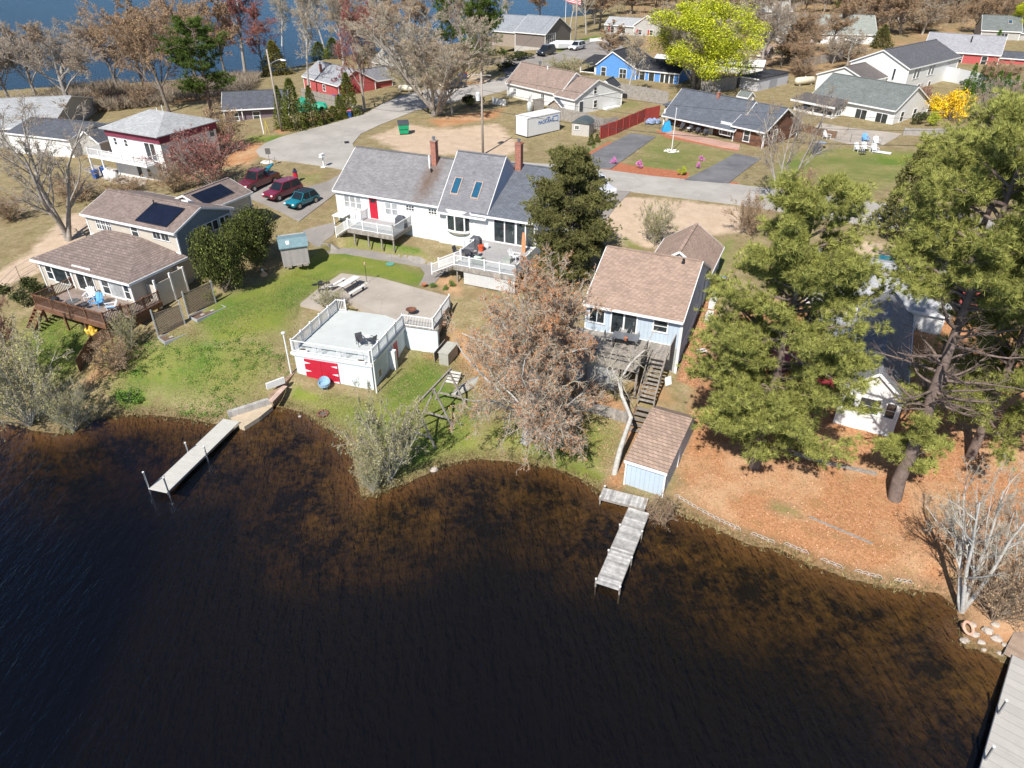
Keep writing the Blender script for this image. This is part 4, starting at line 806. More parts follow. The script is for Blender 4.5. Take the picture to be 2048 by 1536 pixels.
# ---- red house top right, cottage beyond
h = house('red_house', 'red house with a pale grey gable roof behind the long white fence', tuple(P(1850, 96, 9.2)[:2]), -31)
gable(h, 0, 13.0, 0, 9, 6.2, 8.9, 4.5, 11.5, S_RED, mat('silver_shingles', (.34, .34, .37), .9, .1, kind='shingle')); vent(h, 7.5, 2.5, 10.4, 1.1, .12, BLACK)
for x in (6.0, 10.2): window(h, FR, x, 6.9, .9, 1.5)
gable(h, 13, 17.5, 2, 7, 6.2, 8.2, 4.5, 9.0, S_RED, SH_DARK)
h = house('cottage', 'grey cottage with dark roof and skylight at the upper right edge', tuple(P(1966, 57, 10)[:2]), -22)
gable(h, 0, 7.5, 0, 10, 7, 9.7, 5, 12.2, S_GREYC, SH_GREEN); gable(h, 7, 14, .5, 7, 7, 9.4, 4, 11, S_GREYC, SH_GREEN); window(h, FR, 4, 8, 1.2, 1.2, 2, 1); window(h, face(0, .5), 9.5, 8, 1.5, 1.2, 2, 1); skylight(h, 5, 2.2, 3.4, lambda y: 9.7 + y * .5 + .1)
# ---- houses in the woods at the top
h = house('woods_house', 'white house with pale green-grey roof among bare trees, top right of the middle', tuple(P(1556, 62, 9.6)[:2]), -9)
gable(h, 0, 21, 0, 11, 6.5, 9.3, 5.5, 12.5, S_WHITE, mat('mossy_grey_shingles', (.30, .32, .29), .95, .15, kind='shingle'))
for x in (1.5, 4.5, 8): window(h, FR, x, 7.4, 1.6, 1.4, 2, 1)
window(h, face(21, 0, 90), 3, 7.5, 1, 1.5)
h = house('long_trailer', 'long low white building with white roof behind the yellow-green tree', tuple(P(1310, 118, 8)[:2]), -22, 'building')
gable(h, 0, 20, 0, 5, 5.8, 7.9, 2.5, 8.4, S_WHITE, mat('white_metal_roof', (.7, .7, .7), .6, .05))
h = house('gabled_cottage', 'small grey gabled cottage with red shutters in the trees left of the yellow-green tree', tuple(P(1269, 48, 9.6)[:2]), -30)
gable(h, 0, 6.5, 0, 9, 6.8, 9.4, 3.2, 11.6, S_GREYC, SH_TAN2, axis='y'); gable(h, -8, 0, 1, 7, 6.8, 9.0, 4, 10.4, S_GREYC, SH_LIGHT)
for x in (1.2, 4.0): o = window(h, FR, x, 7.4, .8, 1.1); MB().box(x - .45, x - .12, -.07, 0, 7.4, 8.5).build('shutter', RED, h)
for x in (-6.5, -3.5): window(h, face(0, 1), x, 7.3, .9, 1.2); MB().box(x - .45, x - .12, .93, 1, 7.3, 8.5).build('shutter', RED, h)
h = house('small_outbuilding', 'small grey outbuilding in the woods above the red-shuttered cottage', tuple(P(1293, 32, 10)[:2]), -30, 'shed')
gable(h, 0, 4, 0, 5, 7, 9.5, 2, 10.8, S_GREYC, SH_LIGHT, axis='y')
h = house('far_house', 'pale house with a flat roof far off in the woods right of the yellow-green tree', tuple(P(1502, 20, 10)[:2]), 8)
gable(h, 0, 12, 0, 8, 7, 9.6, 4, 11.5, S_GREYC, SH_OLD); window(h, FR, 3, 8, 1.4, 1.1)
h = house('brown_roof_shed', 'low shed with a brown roof at the right edge of the yellow-green tree', tuple(P(1478, 103, 8)[:2]), -35, 'shed'); gable(h, 0, 5.5, 0, 5, 6, 7.7, 2.5, 9.2, S_GREYC, SH_TAN2)
# ---- grey sheds
LAV = mat('pale_grey_boards', (.50, .50, .54), .8, .07, kind='clap', period=.2)
h = house('flat_roofed_shed', 'pale grey shed with a flat black roof behind the brown ranch', tuple(P(1482, 152, 8)[:2]), -50, 'shed')
mb = MB(); mb.box(0, 3.6, 0, 9, 5.3, 7.9); mb.build('wall', LAV, h); mb = MB(); mb.slab([(-.2, -.3, 8.05), (3.8, -.3, 8.05), (3.8, 9.2, 8.2), (-.2, 9.2, 8.2)], .15); mb.build('roof', SH_CHAR, h); MB().box(3.6, 3.66, 3.2, 5.6, 5.4, 7.5).build('door', mat('grey_door', (.3, .31, .34), .7), h); MB().box(-.2, 3.8, -.36, -.3, 7.85, 8.03).build('fascia', WHITE, h)
h = house('well_shed', 'tiny white shed with grey roof beside the flat-roofed grey shed', tuple(P(1478, 188, 6.8)[:2]), -50, 'shed'); gable(h, 0, 1.7, 0, 1.6, 5.1, 6.6, .8, 7.2, S_WHITE, SH_GREEN); window(h, FR, .4, 5.6, .9, .5, 1, 1)
DKR = mat('black_felt_roof', (.04, .045, .055), .9)
h = house('garden_shed', 'beige shed with black gable roof between the white and bright blue houses', tuple(P(1196, 172, 7.3)[:2]), -27, 'shed'); gable(h, 0, 2.6, 0, 3.4, 5, 7.2, 1.3, 8.2, mat('beige_board', (.50, .45, .41), .8, .06), DKR, axis='y'); MB(FR).box(.5, 2.1, 0, .04, 5.1, 6.9).build('door', MATS['beige_board'], h)
h = house('doghouse_shed', 'low brown shed with dark blue-grey gable roof right behind the storage container', tuple(P(1097, 208, 6.4)[:2]), -42, 'shed'); gable(h, 0, 2.6, 0, 2.5, 5, 6.4, 1.3, 7.3, mat('brown_board', (.33, .27, .22), .85, .1), SH_RN, axis='y')
PLG = mat('grey_plastic', (.47, .45, .42), .5, .05, kind='vert', period=.25)
h = house('plastic_shed', 'grey plastic shed with rounded dark roof between the container and the red fence', tuple(G(1143, 270)[:2]), -22, 'shed'); z = 5.0
MB().box(0, 2.5, 0, 2.4, z - .1, z + 1.75).build('wall', PLG, h); mb = MB()
ar = [(2.65 * t - .08, z + 1.75 + .55 * math.sin(math.pi * t)) for t in np.linspace(0, 1, 9)]
mb.hull([(x, -.12, zz) for x, zz in ar], [(x, 2.55, zz) for x, zz in ar]); mb.build('roof', mat('dark_teal_plastic', (.08, .10, .11), .5), h); window(h, FR, .5, z + .9, .5, .5, 2, 1, fm=OFFW)
mb = MB(); [mb.tube([(2.9 + .9 * (1 - math.cos(t)) * .5 - .3, yy, z + 1.9 * math.sin(t)) for t in np.linspace(0, math.pi, 8)], .04, 5) for yy in (.2, 1.2, 2.2)]; mb.build('frame', CHROME, h)
# ---- house under the pines
h = house('pine_house', 'white house with grey roofs half hidden under the tall pines at the right', (22.3, 39.9), -27)
gable(h, 0, 3.5, -.8, 12.6, 1.0, 4.4, 1.75, 5.9, S_WHITE, SH_GREY, axis='y')
o = (0, 0); gable(h, -4.2, 5.8, 12.5, 19.5, 2.2, 4.9, 15.9, 6.9, S_WHITE, mat('pale_blue_shingles', (.42, .43, .46), .95, .1, kind='shingle'), axis='x')
f1 = face(0, -.8); window(h, f1, 1.15, 2.8, 1.2, 1.1, 1, 2); window(h, f1, .25, 2.8, .55, 1.1, 1, 2); window(h, f1, 2.75, 2.8, .55, 1.1, 1, 2)
MB().box(0, 3.5, -.85, -.8, .6, 1.5).build('foundation', WHITE, h)
MB().box(-5.5, 0, 2.5, 8, 1.8, 2.7).build('side_deck', mat('dark_red_paint', (.32, .03, .05), .7), h); gable(h, -3.4, 0, 3, 9, 1.6, 4.2, 3.1, 4.9, S_WHITE, SH_LIGHT, axis='x') if False else MB().box(-3.4, 0, 4.5, 9, 1.6, 4.2).build('wing_wall', S_WHITE, h)
MB().slab([(-3.7, 4.2, 4.3), (.05, 4.2, 5.0), (.05, 9.2, 5.0), (-3.7, 9.2, 4.3)], .12).build('wing_roof', SH_LIGHT, h)
h = house('red_metal_shed', 'red metal-roofed shed in the sandy lot under the pines', tuple(P(1848, 572, 5)[:2]), -12, 'shed')
MR = mat('red_metal_roof', (.40, .06, .06), .5, .12, kind='cross', period=.22)
gable(h, 0, 4.4, 0, 3.6, 2.8, 4.8, 1.0, 5.5, S_RED, MR, trim=False) ; MB().bar((.75, -.3, 5.06), (.85, 3.9, 5.06), .12, .5).build('roof_strip', WHITE, h)
# ---------------------------------------------------------------- vegetation
def norm(a): return a / (np.linalg.norm(a, axis=-1, keepdims=True) + 1e-9)
def rot_dir(D, ang, rs):     # tilt each direction by ang around a random azimuth
    ref = np.where(np.abs(D[:, 2:3]) > .9, [[1., 0, 0]], [[0, 0, 1.]]); u = norm(np.cross(D, ref)); v = np.cross(D, u)
    p = rs.uniform(0, 6.2832, len(D))[:, None]; a = np.asarray(ang).reshape(-1, 1)
    return norm(D * np.cos(a) + (u * np.cos(p) + v * np.sin(p)) * np.sin(a))
def polyline(P0, D, L, nseg, wob, trop, rs):
    pts = [P0]; d = D
    for i in range(nseg):
        d = norm(d + rs.normal(0, wob, d.shape) + np.array([0, 0, trop])); pts.append(pts[-1] + d * (L / nseg)[:, None])
    return np.stack(pts, 1)
def tubes(PL, R0, R1, k):
    N, m, _ = PL.shape; t = np.gradient(PL, axis=1); t = norm(t); ref = np.where(np.abs(t[..., 2:3]) > .9, [1., 0, 0], [0, 0, 1.])
    u = norm(np.cross(t, ref)); v = np.cross(t, u); r = (R0[:, None] + (R1 - R0)[:, None] * np.linspace(0, 1, m)[None])[..., None]
    rings = np.stack([PL + (u * math.cos(6.2832 * j / k) + v * math.sin(6.2832 * j / k)) * r for j in range(k)], 2)
    V = rings.reshape(-1, 3); b = (np.arange(N)[:, None] * m + np.arange(m - 1)[None])[..., None] * k; j = np.arange(k)
    F = np.stack([b + j, b + (j + 1) % k, b + k + (j + 1) % k, b + k + j], -1).reshape(-1, 4); return V, F
def merge(parts):
    V = []; F = []; o = 0
    for v, f in parts: V.append(v); F.append(np.asarray(f) + o); o += len(v)
    return np.concatenate(V), F
def blades(C, A, n, ln, w, spread, rs):   # n narrow triangles fanning from each centre
    C = np.repeat(C, n, 0); A = np.repeat(A, n, 0); d = norm(A + rs.normal(0, spread, C.shape)); s = norm(np.cross(d, rs.normal(0, 1, C.shape))); l_ = ln * rs.uniform(.6, 1.15, (len(C), 1))
    o = C + d * l_ * .05; V = np.stack([o - s * w / 2, o + s * w / 2, C + d * l_], 1).reshape(-1, 3); return V, np.arange(len(V)).reshape(-1, 3)
def leaves(C, size, rs, up=.5):           # one small four-sided leaf per centre
    n_ = norm(rs.normal(0, 1, C.shape) + np.array([0, 0, up])); u = norm(np.cross(n_, rs.normal(0, 1, C.shape))); v = np.cross(n_, u); s = size * rs.uniform(.6, 1.3, (len(C), 1))
    V = np.stack([C - u * s, C + v * s * .6, C + u * s, C - v * s * .6], 1).reshape(-1, 3); return V, np.arange(len(V)).reshape(-1, 4)
def skeleton(seed, form):
    """returns trunk polylines and finer levels; unit-ish size"""
    rs = np.random.RandomState(seed); f = form; n0 = f.get('stems', 1)
    D = rot_dir(np.tile([[0, 0, 1.]], (n0, 1)), np.full(n0, f.get('lean', .03)) * rs.uniform(.5, 1.5, n0), rs); P0 = rs.normal(0, .012 * (n0 > 1), (n0, 3)) * [1, 1, 0]
    L = np.full(n0, f.get('tl', .8)) * rs.uniform(.85, 1.1, n0); Rr = np.full(n0, f.get('r', .022)) * (1 if n0 == 1 else .6)
    lv = []; PL = polyline(P0, D, L, 9, f.get('wob0', .05), .02, rs); lv.append((PL, Rr, Rr * .3))
    for (n, t0, t1, ang, ratio, wob, trop, nseg) in f['lv']:
        PLp, Ra, Rb = lv[-1]; N, m, _ = PLp.shape; tt = rs.uniform(t0, t1, (N, n)); tt.sort(1); idx = tt * (m - 1); i0 = np.clip(idx.astype(int), 0, m - 2); fr = (idx - i0)[..., None]
        ar = np.arange(N)[:, None]; p = PLp[ar, i0] * (1 - fr) + PLp[ar, i0 + 1] * fr; dr = norm(PLp[ar, i0 + 1] - PLp[ar, i0]); Lp = np.linalg.norm(np.diff(PLp, axis=1), axis=-1).sum(1)
        rr = Ra[:, None] * (1 - tt) + Rb[:, None] * tt; l = Lp[:, None] * ratio * rs.uniform(.6, 1.15, (N, n)) * (1.15 - .55 * tt)
        d = rot_dir(dr.reshape(-1, 3), R(ang) * rs.uniform(.6, 1.3, N * n), rs); r0 = rr.ravel() * f.get('rr', .6)
        lv.append((polyline(p.reshape(-1, 3), d, l.ravel(), nseg, wob, trop, rs), r0, r0 * .35))
    return lv, rs
FORMS = {
 'spread': dict(tl=.6, r=.02, rr=.5, lv=[(11, .25, 1, 46, .95, .1, .06, 7), (10, .2, 1, 42, .55, .15, .04, 6), (10, .15, 1, 42, .5, .2, .02, 4), (9, .1, 1, 40, .5, .22, .0, 2)]),
 'vase': dict(stems=7, lean=.3, tl=.9, r=.024, wob0=.05, rr=.5, lv=[(9, .2, 1, 28, .5, .08, .05, 6), (9, .2, 1, 32, .5, .12, .04, 5), (9, .15, 1, 34, .5, .16, .02, 3), (4, .1, 1, 34, .5, .16, .02, 2)]),
 'tall': dict(tl=.9, r=.014, rr=.5, lv=[(18, .25, 1, 38, .4, .09, .08, 6), (10, .2, 1, 38, .5, .14, .04, 4), (9, .15, 1, 38, .5, .2, .0, 3), (4, .1, 1, 38, .5, .2, 0, 2)]),
 'droop': dict(stems=4, lean=.22, tl=.75, r=.026, rr=.5, wob0=.07, lv=[(13, .08, 1, 58, .75, .14, .02, 8), (11, .15, 1, 48, .5, .2, -.03, 6), (11, .1, 1, 48, .45, .25, -.02, 4), (6, .1, 1, 45, .5, .3, 0, 2)]),
 'shrub': dict(stems=26, lean=.55, tl=.9, r=.012, wob0=.09, lv=[(7, .15, 1, 30, .45, .14, .03, 4), (6, .15, 1, 35, .5, .2, .0, 3), (4, .1, 1, 35, .5, .2, 0, 2)]),
 'sparse': dict(stems=4, lean=.28, tl=.95, r=.026, rr=.55, wob0=.07, lv=[(8, .25, 1, 35, .5, .1, .06, 6), (7, .2, 1, 38, .5, .16, .03, 5), (6, .15, 1, 38, .5, .2, .02, 3), (4, .1, 1, 38, .5, .2, .02, 2)]),
}
def twigproto(name, seed, form, H, bark, twig, bud=None, budn=0, buds=.05, tw=.011, budup=.0, thick=1.0):
    """one grown tree, scaled to height H; returns (trunk mesh, crown mesh, radius)"""
    lv, rs = skeleton(seed, FORMS[form]); allp = np.concatenate([l[0].reshape(-1, 3) for l in lv]); zt = np.percentile(allp[:, 2], 99.7); sc = H / zt
    mn = tw * .5; parts = []; nb = 2
    for i, (PL, a, b) in enumerate(lv): parts.append(tubes(PL * sc, np.maximum(a * sc * thick, mn), np.maximum(b * sc * thick, mn), 8 if i == 0 else (5 if i == 1 else 3)))
    V, F = merge(parts[:nb]); tm = fastmesh(name + '_trunk', V, F, [bark], smooth=True)
    V, F = merge(parts[nb:]); nf = sum(len(f) for f in F); ms = [twig]; mi = np.zeros(nf, 'i4')
    if bud is not None:
        E = lv[-1][0]; n_ = E.shape[0]; k = budn; C = (E[np.repeat(np.arange(n_), k), rs.randint(0, E.shape[1], n_ * k)]) * sc + rs.normal(0, buds * .7, (n_ * k, 3)); v, f = leaves(C, buds, rs, budup)
        F = F + [f + len(V)]; V = np.concatenate([V, v]); mi = np.concatenate([mi, np.ones(len(f), 'i4')]); ms.append(bud)
    cm = fastmesh(name + '_crown', V, F, ms, mi); r = np.percentile(np.hypot(allp[:, 0], allp[:, 1]), 97) * sc; return tm, cm, H, r
def qrow(x, y, z):
    zc = y * math.cos(CAM_T) - (z - CAM_H) * math.sin(CAM_T); yc = y * math.sin(CAM_T) + (z - CAM_H) * math.cos(CAM_T); return 768 - FPX * yc / zc, zc
def span(bx, by, ty, hw, up=0):     # height and half-width in metres of a thing surveyed at base, top and half-width
    g = G(bx, by); lo, hi = g.z, g.z + 40
    for _ in range(40):
        m_ = (lo + hi) / 2
        if qrow(g.x, g.y, m_)[0] > ty: lo = m_
        else: hi = m_
    return g, m_ - g.z, hw * qrow(g.x, g.y, g.z + (m_ - g.z) * .6)[1] / FPX
def plant(name, cat, proto, at, label, group=None, rz=None):
    """at = (base column, base row, top row, half width); proto = (trunk mesh, crown mesh, H, r)"""
    g, Hh, rw_ = span(*at); t = thing(name, label, cat, (g.x, g.y, g.z - .12), random.uniform(0, 6.28) if rz is None else rz, group); t.scale = (rw_ / proto[3], rw_ / proto[3], (Hh + .12) / proto[2])
    for nm, me in (('trunk', proto[0]), ('crown', proto[1])):
        if me is None: continue
        o = bpy.data.objects.new(nm, me); COL.objects.link(o); o.parent = t
    return t
BK_GREY = mat('pale_lichen_bark', (.30, .27, .24), .95, .4, 3); BK_BROWN = mat('brown_bark', (.20, .17, .145), .95, .35, 3); BK_PINE = mat('pine_bark', (.17, .125, .105), .95, .4, 4, bump=.8); BK_WHITE = mat('white_lichen_bark', (.42, .40, .37), .95, .3, 4)
TW_GREY = mat('grey_twigs', (.34, .305, .265), .95, .3, 1.5); TW_BROWN = mat('brown_twigs', (.33, .245, .17), .95, .3, 1.2); TW_PALE = mat('pale_lichen_twigs', (.46, .42, .34), .95, .35, 1.5); TW_RED = mat('red_brown_twigs', (.22, .12, .10), .95, .3, 1.2)
def lf(name, a, b, r=.25): return mat(name, a, .75, .35, 1.3, kind='perrand', col2=b, rnd=r, spec=.2)
BUD_RED = lf('rusty_red_buds', (.40, .14, .04), (.56, .22, .07)); BUD_PUR = lf('crimson_buds', (.25, .08, .075), (.40, .16, .13)); BUD_TAN = lf('tan_buds', (.32, .19, .11), (.48, .32, .18)); LF_PALE = lf('young_pale_leaves', (.25, .24, .07), (.42, .39, .17))
LF_YEL = lf('yellow_green_leaves', (.34, .40, .015), (.52, .54, .03)); LF_GRN = lf('evergreen_leaves', (.025, .035, .010), (.065, .075, .022)); LF_ARB = lf('arborvitae_leaves', (.075, .10, .018), (.17, .19, .04)); LF_FOR = lf('forsythia_flowers', (.75, .42, .01), (.85, .52, .03)); LF_LIME = lf('lime_leaves', (.26, .32, .02), (.42, .45, .05)); LF_PINK = lf('pink_blossom', (.55, .12, .42), (.75, .28, .6)); LF_GREEN = lf('green_leaves', (.06, .14, .02), (.14, .25, .04)); LF_DRED = lf('dark_red_leaves', (.12, .01, .02), (.22, .02, .04)); LF_BUSH = lf('yellow_leaves', (.5, .42, .04), (.62, .5, .1)); LF_OLIVE = lf('olive_needles', (.10, .10, .02), (.22, .19, .045))
ND_PINE = lf('pine_needles', (.13, .15, .035), (.37, .375, .10), .3); ND_DARK = lf('dark_pine_needles', (.04, .075, .015), (.11, .16, .03), .3); ND_YEW = lf('yew_needles', (.085, .10, .03), (.21, .20, .07), .3)

def pine(name, seed, H, r, zones, needles=ND_PINE, nl=60, tuft=.37, nb=40, dead=.15, lean=(0, 0), tr=.3, bw=.022):
    """zones: (height from, to, limb length factor, tuft density); returns meshes at real size"""
    rs = np.random.RandomState(seed); k = np.linspace(0, 1, 14); wob = np.cumsum(rs.normal(0, .012 * H, (14, 2)), 0) * .25
    TR = np.stack([k * lean[0] + wob[:, 0], k * lean[1] + wob[:, 1], k * H], 1)[None]
    parts = [tubes(TR, np.array([tr]), np.array([tr * .18]), 10)]; C = []; A = []; dparts = []
    for (z0, z1, lf_, den, cnt) in zones:
        t = rs.uniform(z0, z1, cnt); base = np.stack([np.interp(t, k, TR[0, :, i]) for i in range(3)], 1); az = rs.uniform(0, 6.2832, cnt) + np.arange(cnt) * 2.4
        el = rs.uniform(-.05, .45, cnt) + .5 * np.clip(t - .75, 0, 1) * 2; D = np.stack([np.cos(az) * np.cos(el), np.sin(az) * np.cos(el), np.sin(el)], 1); L = r * lf_ * rs.uniform(.6, 1.05, cnt) * np.clip(1.75 - 1.25 * t, .25, 1.0)
        PL = polyline(base, D, L, 8, .11, .03, rs); rr = (.028 + .055 * L / max(L.max(), .1)) * tr / .3; parts.append(tubes(PL, rr, rr * .25, 5))
        nsub = 9; ti = rs.uniform(.25, 1, (cnt, nsub)); ii = np.clip((ti * 8).astype(int), 0, 7); p = PL[np.arange(cnt)[:, None], ii]; d = norm(PL[np.arange(cnt)[:, None], ii + 1] - p)
        sd = rot_dir(d.reshape(-1, 3), rs.uniform(.4, 1.1, cnt * nsub), rs); sd[:, 2] = np.abs(sd[:, 2]) * .6 + .1; sl = np.repeat(L, nsub) * .34 * rs.uniform(.5, 1.1, cnt * nsub)
        SP = polyline(p.reshape(-1, 3), norm(sd), sl, 4, .18, .04, rs); parts.append(tubes(SP, np.full(len(SP), .022), np.full(len(SP), .008), 3))
        if den > 0:
            n_ = int(len(SP) * den); sel = rs.randint(0, len(SP), n_); q = SP[sel, rs.randint(1, 5, n_)] + rs.normal(0, .22, (n_, 3)) * [1, 1, .45]; C.append(q); ax = norm(q - np.stack([np.interp(q[:, 2] / H, k, TR[0, :, i]) for i in range(3)], 1)); ax[:, 2] += .7; A.append(norm(ax))
            e = PL[:, 6:].reshape(-1, 3); e = e[rs.randint(0, len(e), int(cnt * den * 2))] + rs.normal(0, .25, (int(cnt * den * 2), 3)) * [1, 1, .5]; C.append(e); A.append(norm(rs.normal(0, .4, e.shape) + [0, 0, 1]))
        else:
            tw_ = polyline(SP[:, 2], rot_dir(norm(SP[:, 3] - SP[:, 2]), np.full(len(SP), .8), rs), sl * .6, 3, .25, 0, rs); dparts.append(tubes(tw_, np.full(len(tw_), .012), np.full(len(tw_), .006), 3))
    V, F = merge(parts + dparts); tm = fastmesh(name + '_trunk', V, F, [BK_PINE], smooth=True)
    C = np.concatenate(C); A = np.concatenate(A); V, F = blades(C, A, nb, tuft, bw, .62, rs); cm = fastmesh(name + '_crown', V, [F], [needles]); return tm, cm, H, r
def placed(name, cat, proto, g, label, rz=0, group=None):
    t = thing(name, label, cat, (g.x, g.y, g.z - .15), rz, group)
    for nm, me in (('trunk', proto[0]), ('crown', proto[1])): o = bpy.data.objects.new(nm, me); COL.objects.link(o); o.parent = t
    return t
def cone_proto(name, seed, H, r, mat_, n=1500, ln=.22, w=.07, power=.75, base=.0, nb=4, spread=.5):   # arborvitae, cedar, small conifers
    rs = np.random.RandomState(seed); z = rs.uniform(base, 1, n) ** 1.15; rad = r * (1 - z ** (1 / power)) ** .8 * rs.uniform(.55, 1.08, n) + .03; a = rs.uniform(0, 6.2832, n); lump = 1 + .18 * np.sin(a * 3 + z * 9 + seed) + .1 * np.sin(a * 7 - z * 14)
    C = np.stack([np.cos(a) * rad * lump, np.sin(a) * rad * lump, z * H], 1); A = norm(np.stack([np.cos(a), np.sin(a), np.full(n, 1.1)], 1)); V, F = blades(C, A, nb, ln, w, spread, rs)
    cm = fastmesh(name + '_crown', V, [F], [mat_]); tv, tf = tubes(np.array([[[0, 0, -.1], [0, 0, H * .5], [0, 0, H * .93]]]), np.array([max(.05, H * .02)]), np.array([.01]), 6); tm = fastmesh(name + '_trunk', tv, [tf], [BK_BROWN]); return tm, cm, H, r
def round_proto(name, seed, H, r, mat_, lobes=14, n=2600, size=.06, stems=True, up=.5, mat2=None, shell=.55, lr=(.28, .45), zr=(.3, .78)):    # leafy crown made of clumps
    rs = np.random.RandomState(seed); C = []
    for i in range(lobes):
        a = rs.uniform(0, 6.28); q = rs.uniform(0, .72) ** .7; zc = H * rs.uniform(*zr); c = np.array([math.cos(a) * q * r, math.sin(a) * q * r, zc * (1 - .25 * q)]); rad = rs.uniform(*lr) * np.array([r, r, H * .55]); m = n // lobes
        d = norm(rs.normal(0, 1, (m, 3))); C.append(c + d * rad * rs.uniform(shell, 1.05, (m, 1)))
    C = np.concatenate(C); C[:, 2] = np.clip(C[:, 2], .05, None); v, f = leaves(C, size, rs, up); mi = (rs.rand(len(f)) < .3).astype('i4') if mat2 else None
    cm = fastmesh(name + '_crown', v, [f], [mat_] + ([mat2] if mat2 else []), mi)
    N = 9; D = rot_dir(np.tile([[0, 0, 1.]], (N, 1)), rs.uniform(.1, .8, N), rs); PL = polyline(np.zeros((N, 3)), D, np.full(N, H * .8), 6, .1, .02, rs); v, f = tubes(PL, np.full(N, .03), np.full(N, .008), 4); return fastmesh(name + '_trunk', v, [f], [BK_BROWN]), cm, H, r

# prototypes grown once, placed many times
T_SPREAD = twigproto('spreading', 11, 'spread', 14, BK_GREY, TW_GREY, BUD_TAN, 2, .06, .036)
T_SPREAD2 = twigproto('spreading_b', 12, 'spread', 14, BK_BROWN, TW_BROWN, BUD_TAN, 3, .065, .036)
T_TALL = twigproto('tall', 21, 'tall', 16, BK_WHITE, TW_PALE, BUD_TAN, 1, .05, .026)
T_TALL2 = twigproto('tall_b', 22, 'tall', 16, BK_BROWN, TW_BROWN, BUD_TAN, 3, .06, .034)
T_REDT = twigproto('red_tall', 23, 'tall', 16, BK_GREY, TW_RED, BUD_PUR, 3, .065, .024)
T_REDS = twigproto('red_spread', 24, 'spread', 12, BK_GREY, TW_RED, BUD_PUR, 2, .055, .02)
T_VASE = twigproto('vase', 31, 'vase', 14, BK_GREY, TW_PALE, BUD_TAN, 1, .04, .02)
T_SPARSE = twigproto('sparse', 42, 'sparse', 11, BK_GREY, TW_GREY, BUD_TAN, 1, .035, .017)
T_SHRUB = twigproto('twiggy', 51, 'shrub', 3, TW_BROWN, TW_BROWN, BUD_TAN, 1, .03, .012)
T_SHRUBG = twigproto('leafing', 52, 'shrub', 4, TW_PALE, TW_GREY, LF_PALE, 4, .032, .012)
T_SHRUBR = twigproto('red_twiggy', 53, 'shrub', 4, TW_GREY, TW_RED, BUD_PUR, 2, .04, .013)
P_ARB = [cone_proto('arborvitae', s_, 5, 1.0, LF_ARB, 1500) for s_ in (1, 2)]
P_ARBT = cone_proto('thin_arborvitae', 3, 5, .75, LF_GREEN, 700, power=1.0)
P_GOLD = cone_proto('golden_spruce', 4, 7, 2.2, LF_OLIVE, 1500, .4, .13, power=1.1, spread=.8)
P_RND = round_proto('round_shrub', 61, 2, 1.3, LF_LIME, 10, 1800, .07)
P_RNDD = round_proto('dark_shrub', 62, 2, 1.3, LF_GRN, 10, 2000, .08)
P_RNDG = round_proto('green_shrub', 63, 1.2, .8, LF_GREEN, 8, 900, .05)

# -- trees close to the camera
MAP = twigproto('budding_maple', 5, 'droop', 9.5, BK_WHITE, TW_PALE, BUD_RED, 2, .034, .017, thick=1.5)
plant('maple_tree', 'tree', MAP, (1052, 882, 528, 168), 'bare spreading maple with rusty red buds and pale lichened limbs on the shore lawn', rz=1.0)
g, hh, rr = span(1510, 932, 395, 170)
PN1 = pine('pine_one', 71, hh, 5.2, [(.08, .3, .9, 10, 32), (.3, .55, 1.0, 10, 42), (.55, .8, .95, 10, 34), (.8, 1.0, .95, 10, 20)], tr=.36)
placed('pine_tree', 'tree', PN1, g, 'tall full pine with yellow-green needles between the light blue cottage and the pine-shaded house')
g, hh, rr = span(1792, 995, 305, 250)
PN2 = pine('pine_two', 73, hh, 7.0, [(.12, .2, .3, 9, 6), (.24, .33, .3, 8, 5), (.3, .58, .55, 0, 34), (.6, .78, .8, 12, 34), (.78, 1.0, 1.0, 12, 30)], tr=.42)
placed('pine_tree', 'tree', PN2, g, 'tallest pine with a leaning trunk and bare dead limbs below its high crown', 2.4)
g, hh, rr = span(1940, 915, 560, 100)
PN3 = pine('pine_three', 74, hh, 5.5, [(.2, .5, .9, 10, 20), (.5, .8, 1, 10, 24), (.8, 1, .9, 10, 14)], tr=.32)
placed('pine_tree', 'tree', PN3, g, 'shaded pine at the right edge of the photo behind the bare white-limbed tree', 1.2)
g, hh, rr = span(1895, 640, 245, 120)
PN4 = pine('pine_four', 75, hh, 6.8, [(.6, .85, 1, 13, 44), (.85, 1, 1, 12, 22)], tr=.38)
placed('pine_tree', 'tree', PN4, g, 'broad-topped pine behind the tallest pine, its crown reaching the upper right edge', .6)
g, hh, rr = span(1135, 568, 308, 90)
YEW = pine('yew_like', 76, hh, 3.7, [(.12, .35, 1.05, 16, 40), (.35, .7, 1.1, 16, 60), (.7, 1.0, .9, 16, 36)], needles=ND_YEW, tuft=.2, nb=22, tr=.2, bw=.034)
placed('cedar_tree', 'tree', YEW, g, 'dark olive cedar between the long white house and the light blue cottage', .3)
g, hh, rr = span(425, 232, 48, 80)
PN5 = pine('pine_far', 77, hh, 6.0, [(.25, .5, .9, 5, 18), (.5, .8, 1, 5.5, 20), (.8, 1, .8, 6, 12)], needles=ND_DARK, nb=16, bw=.07, tuft=.5)
placed('pine_tree', 'tree', PN5, g, 'dark green pine behind the two-storey maroon and white house by the far lake', .3)
LEFTT = twigproto('lichened_tree', 43, 'sparse', 12, BK_GREY, TW_GREY, BUD_TAN, 1, .03, .017, thick=1.1)
plant('bare_tree', 'tree', LEFTT, (134, 482, 190, 118), 'bare many-limbed tree beside the sandy strip left of the beige house', rz=2)
BIG = twigproto('white_limbed', 45, 'sparse', 11, BK_WHITE, TW_PALE, None, 0, .03, .013, thick=1.25)
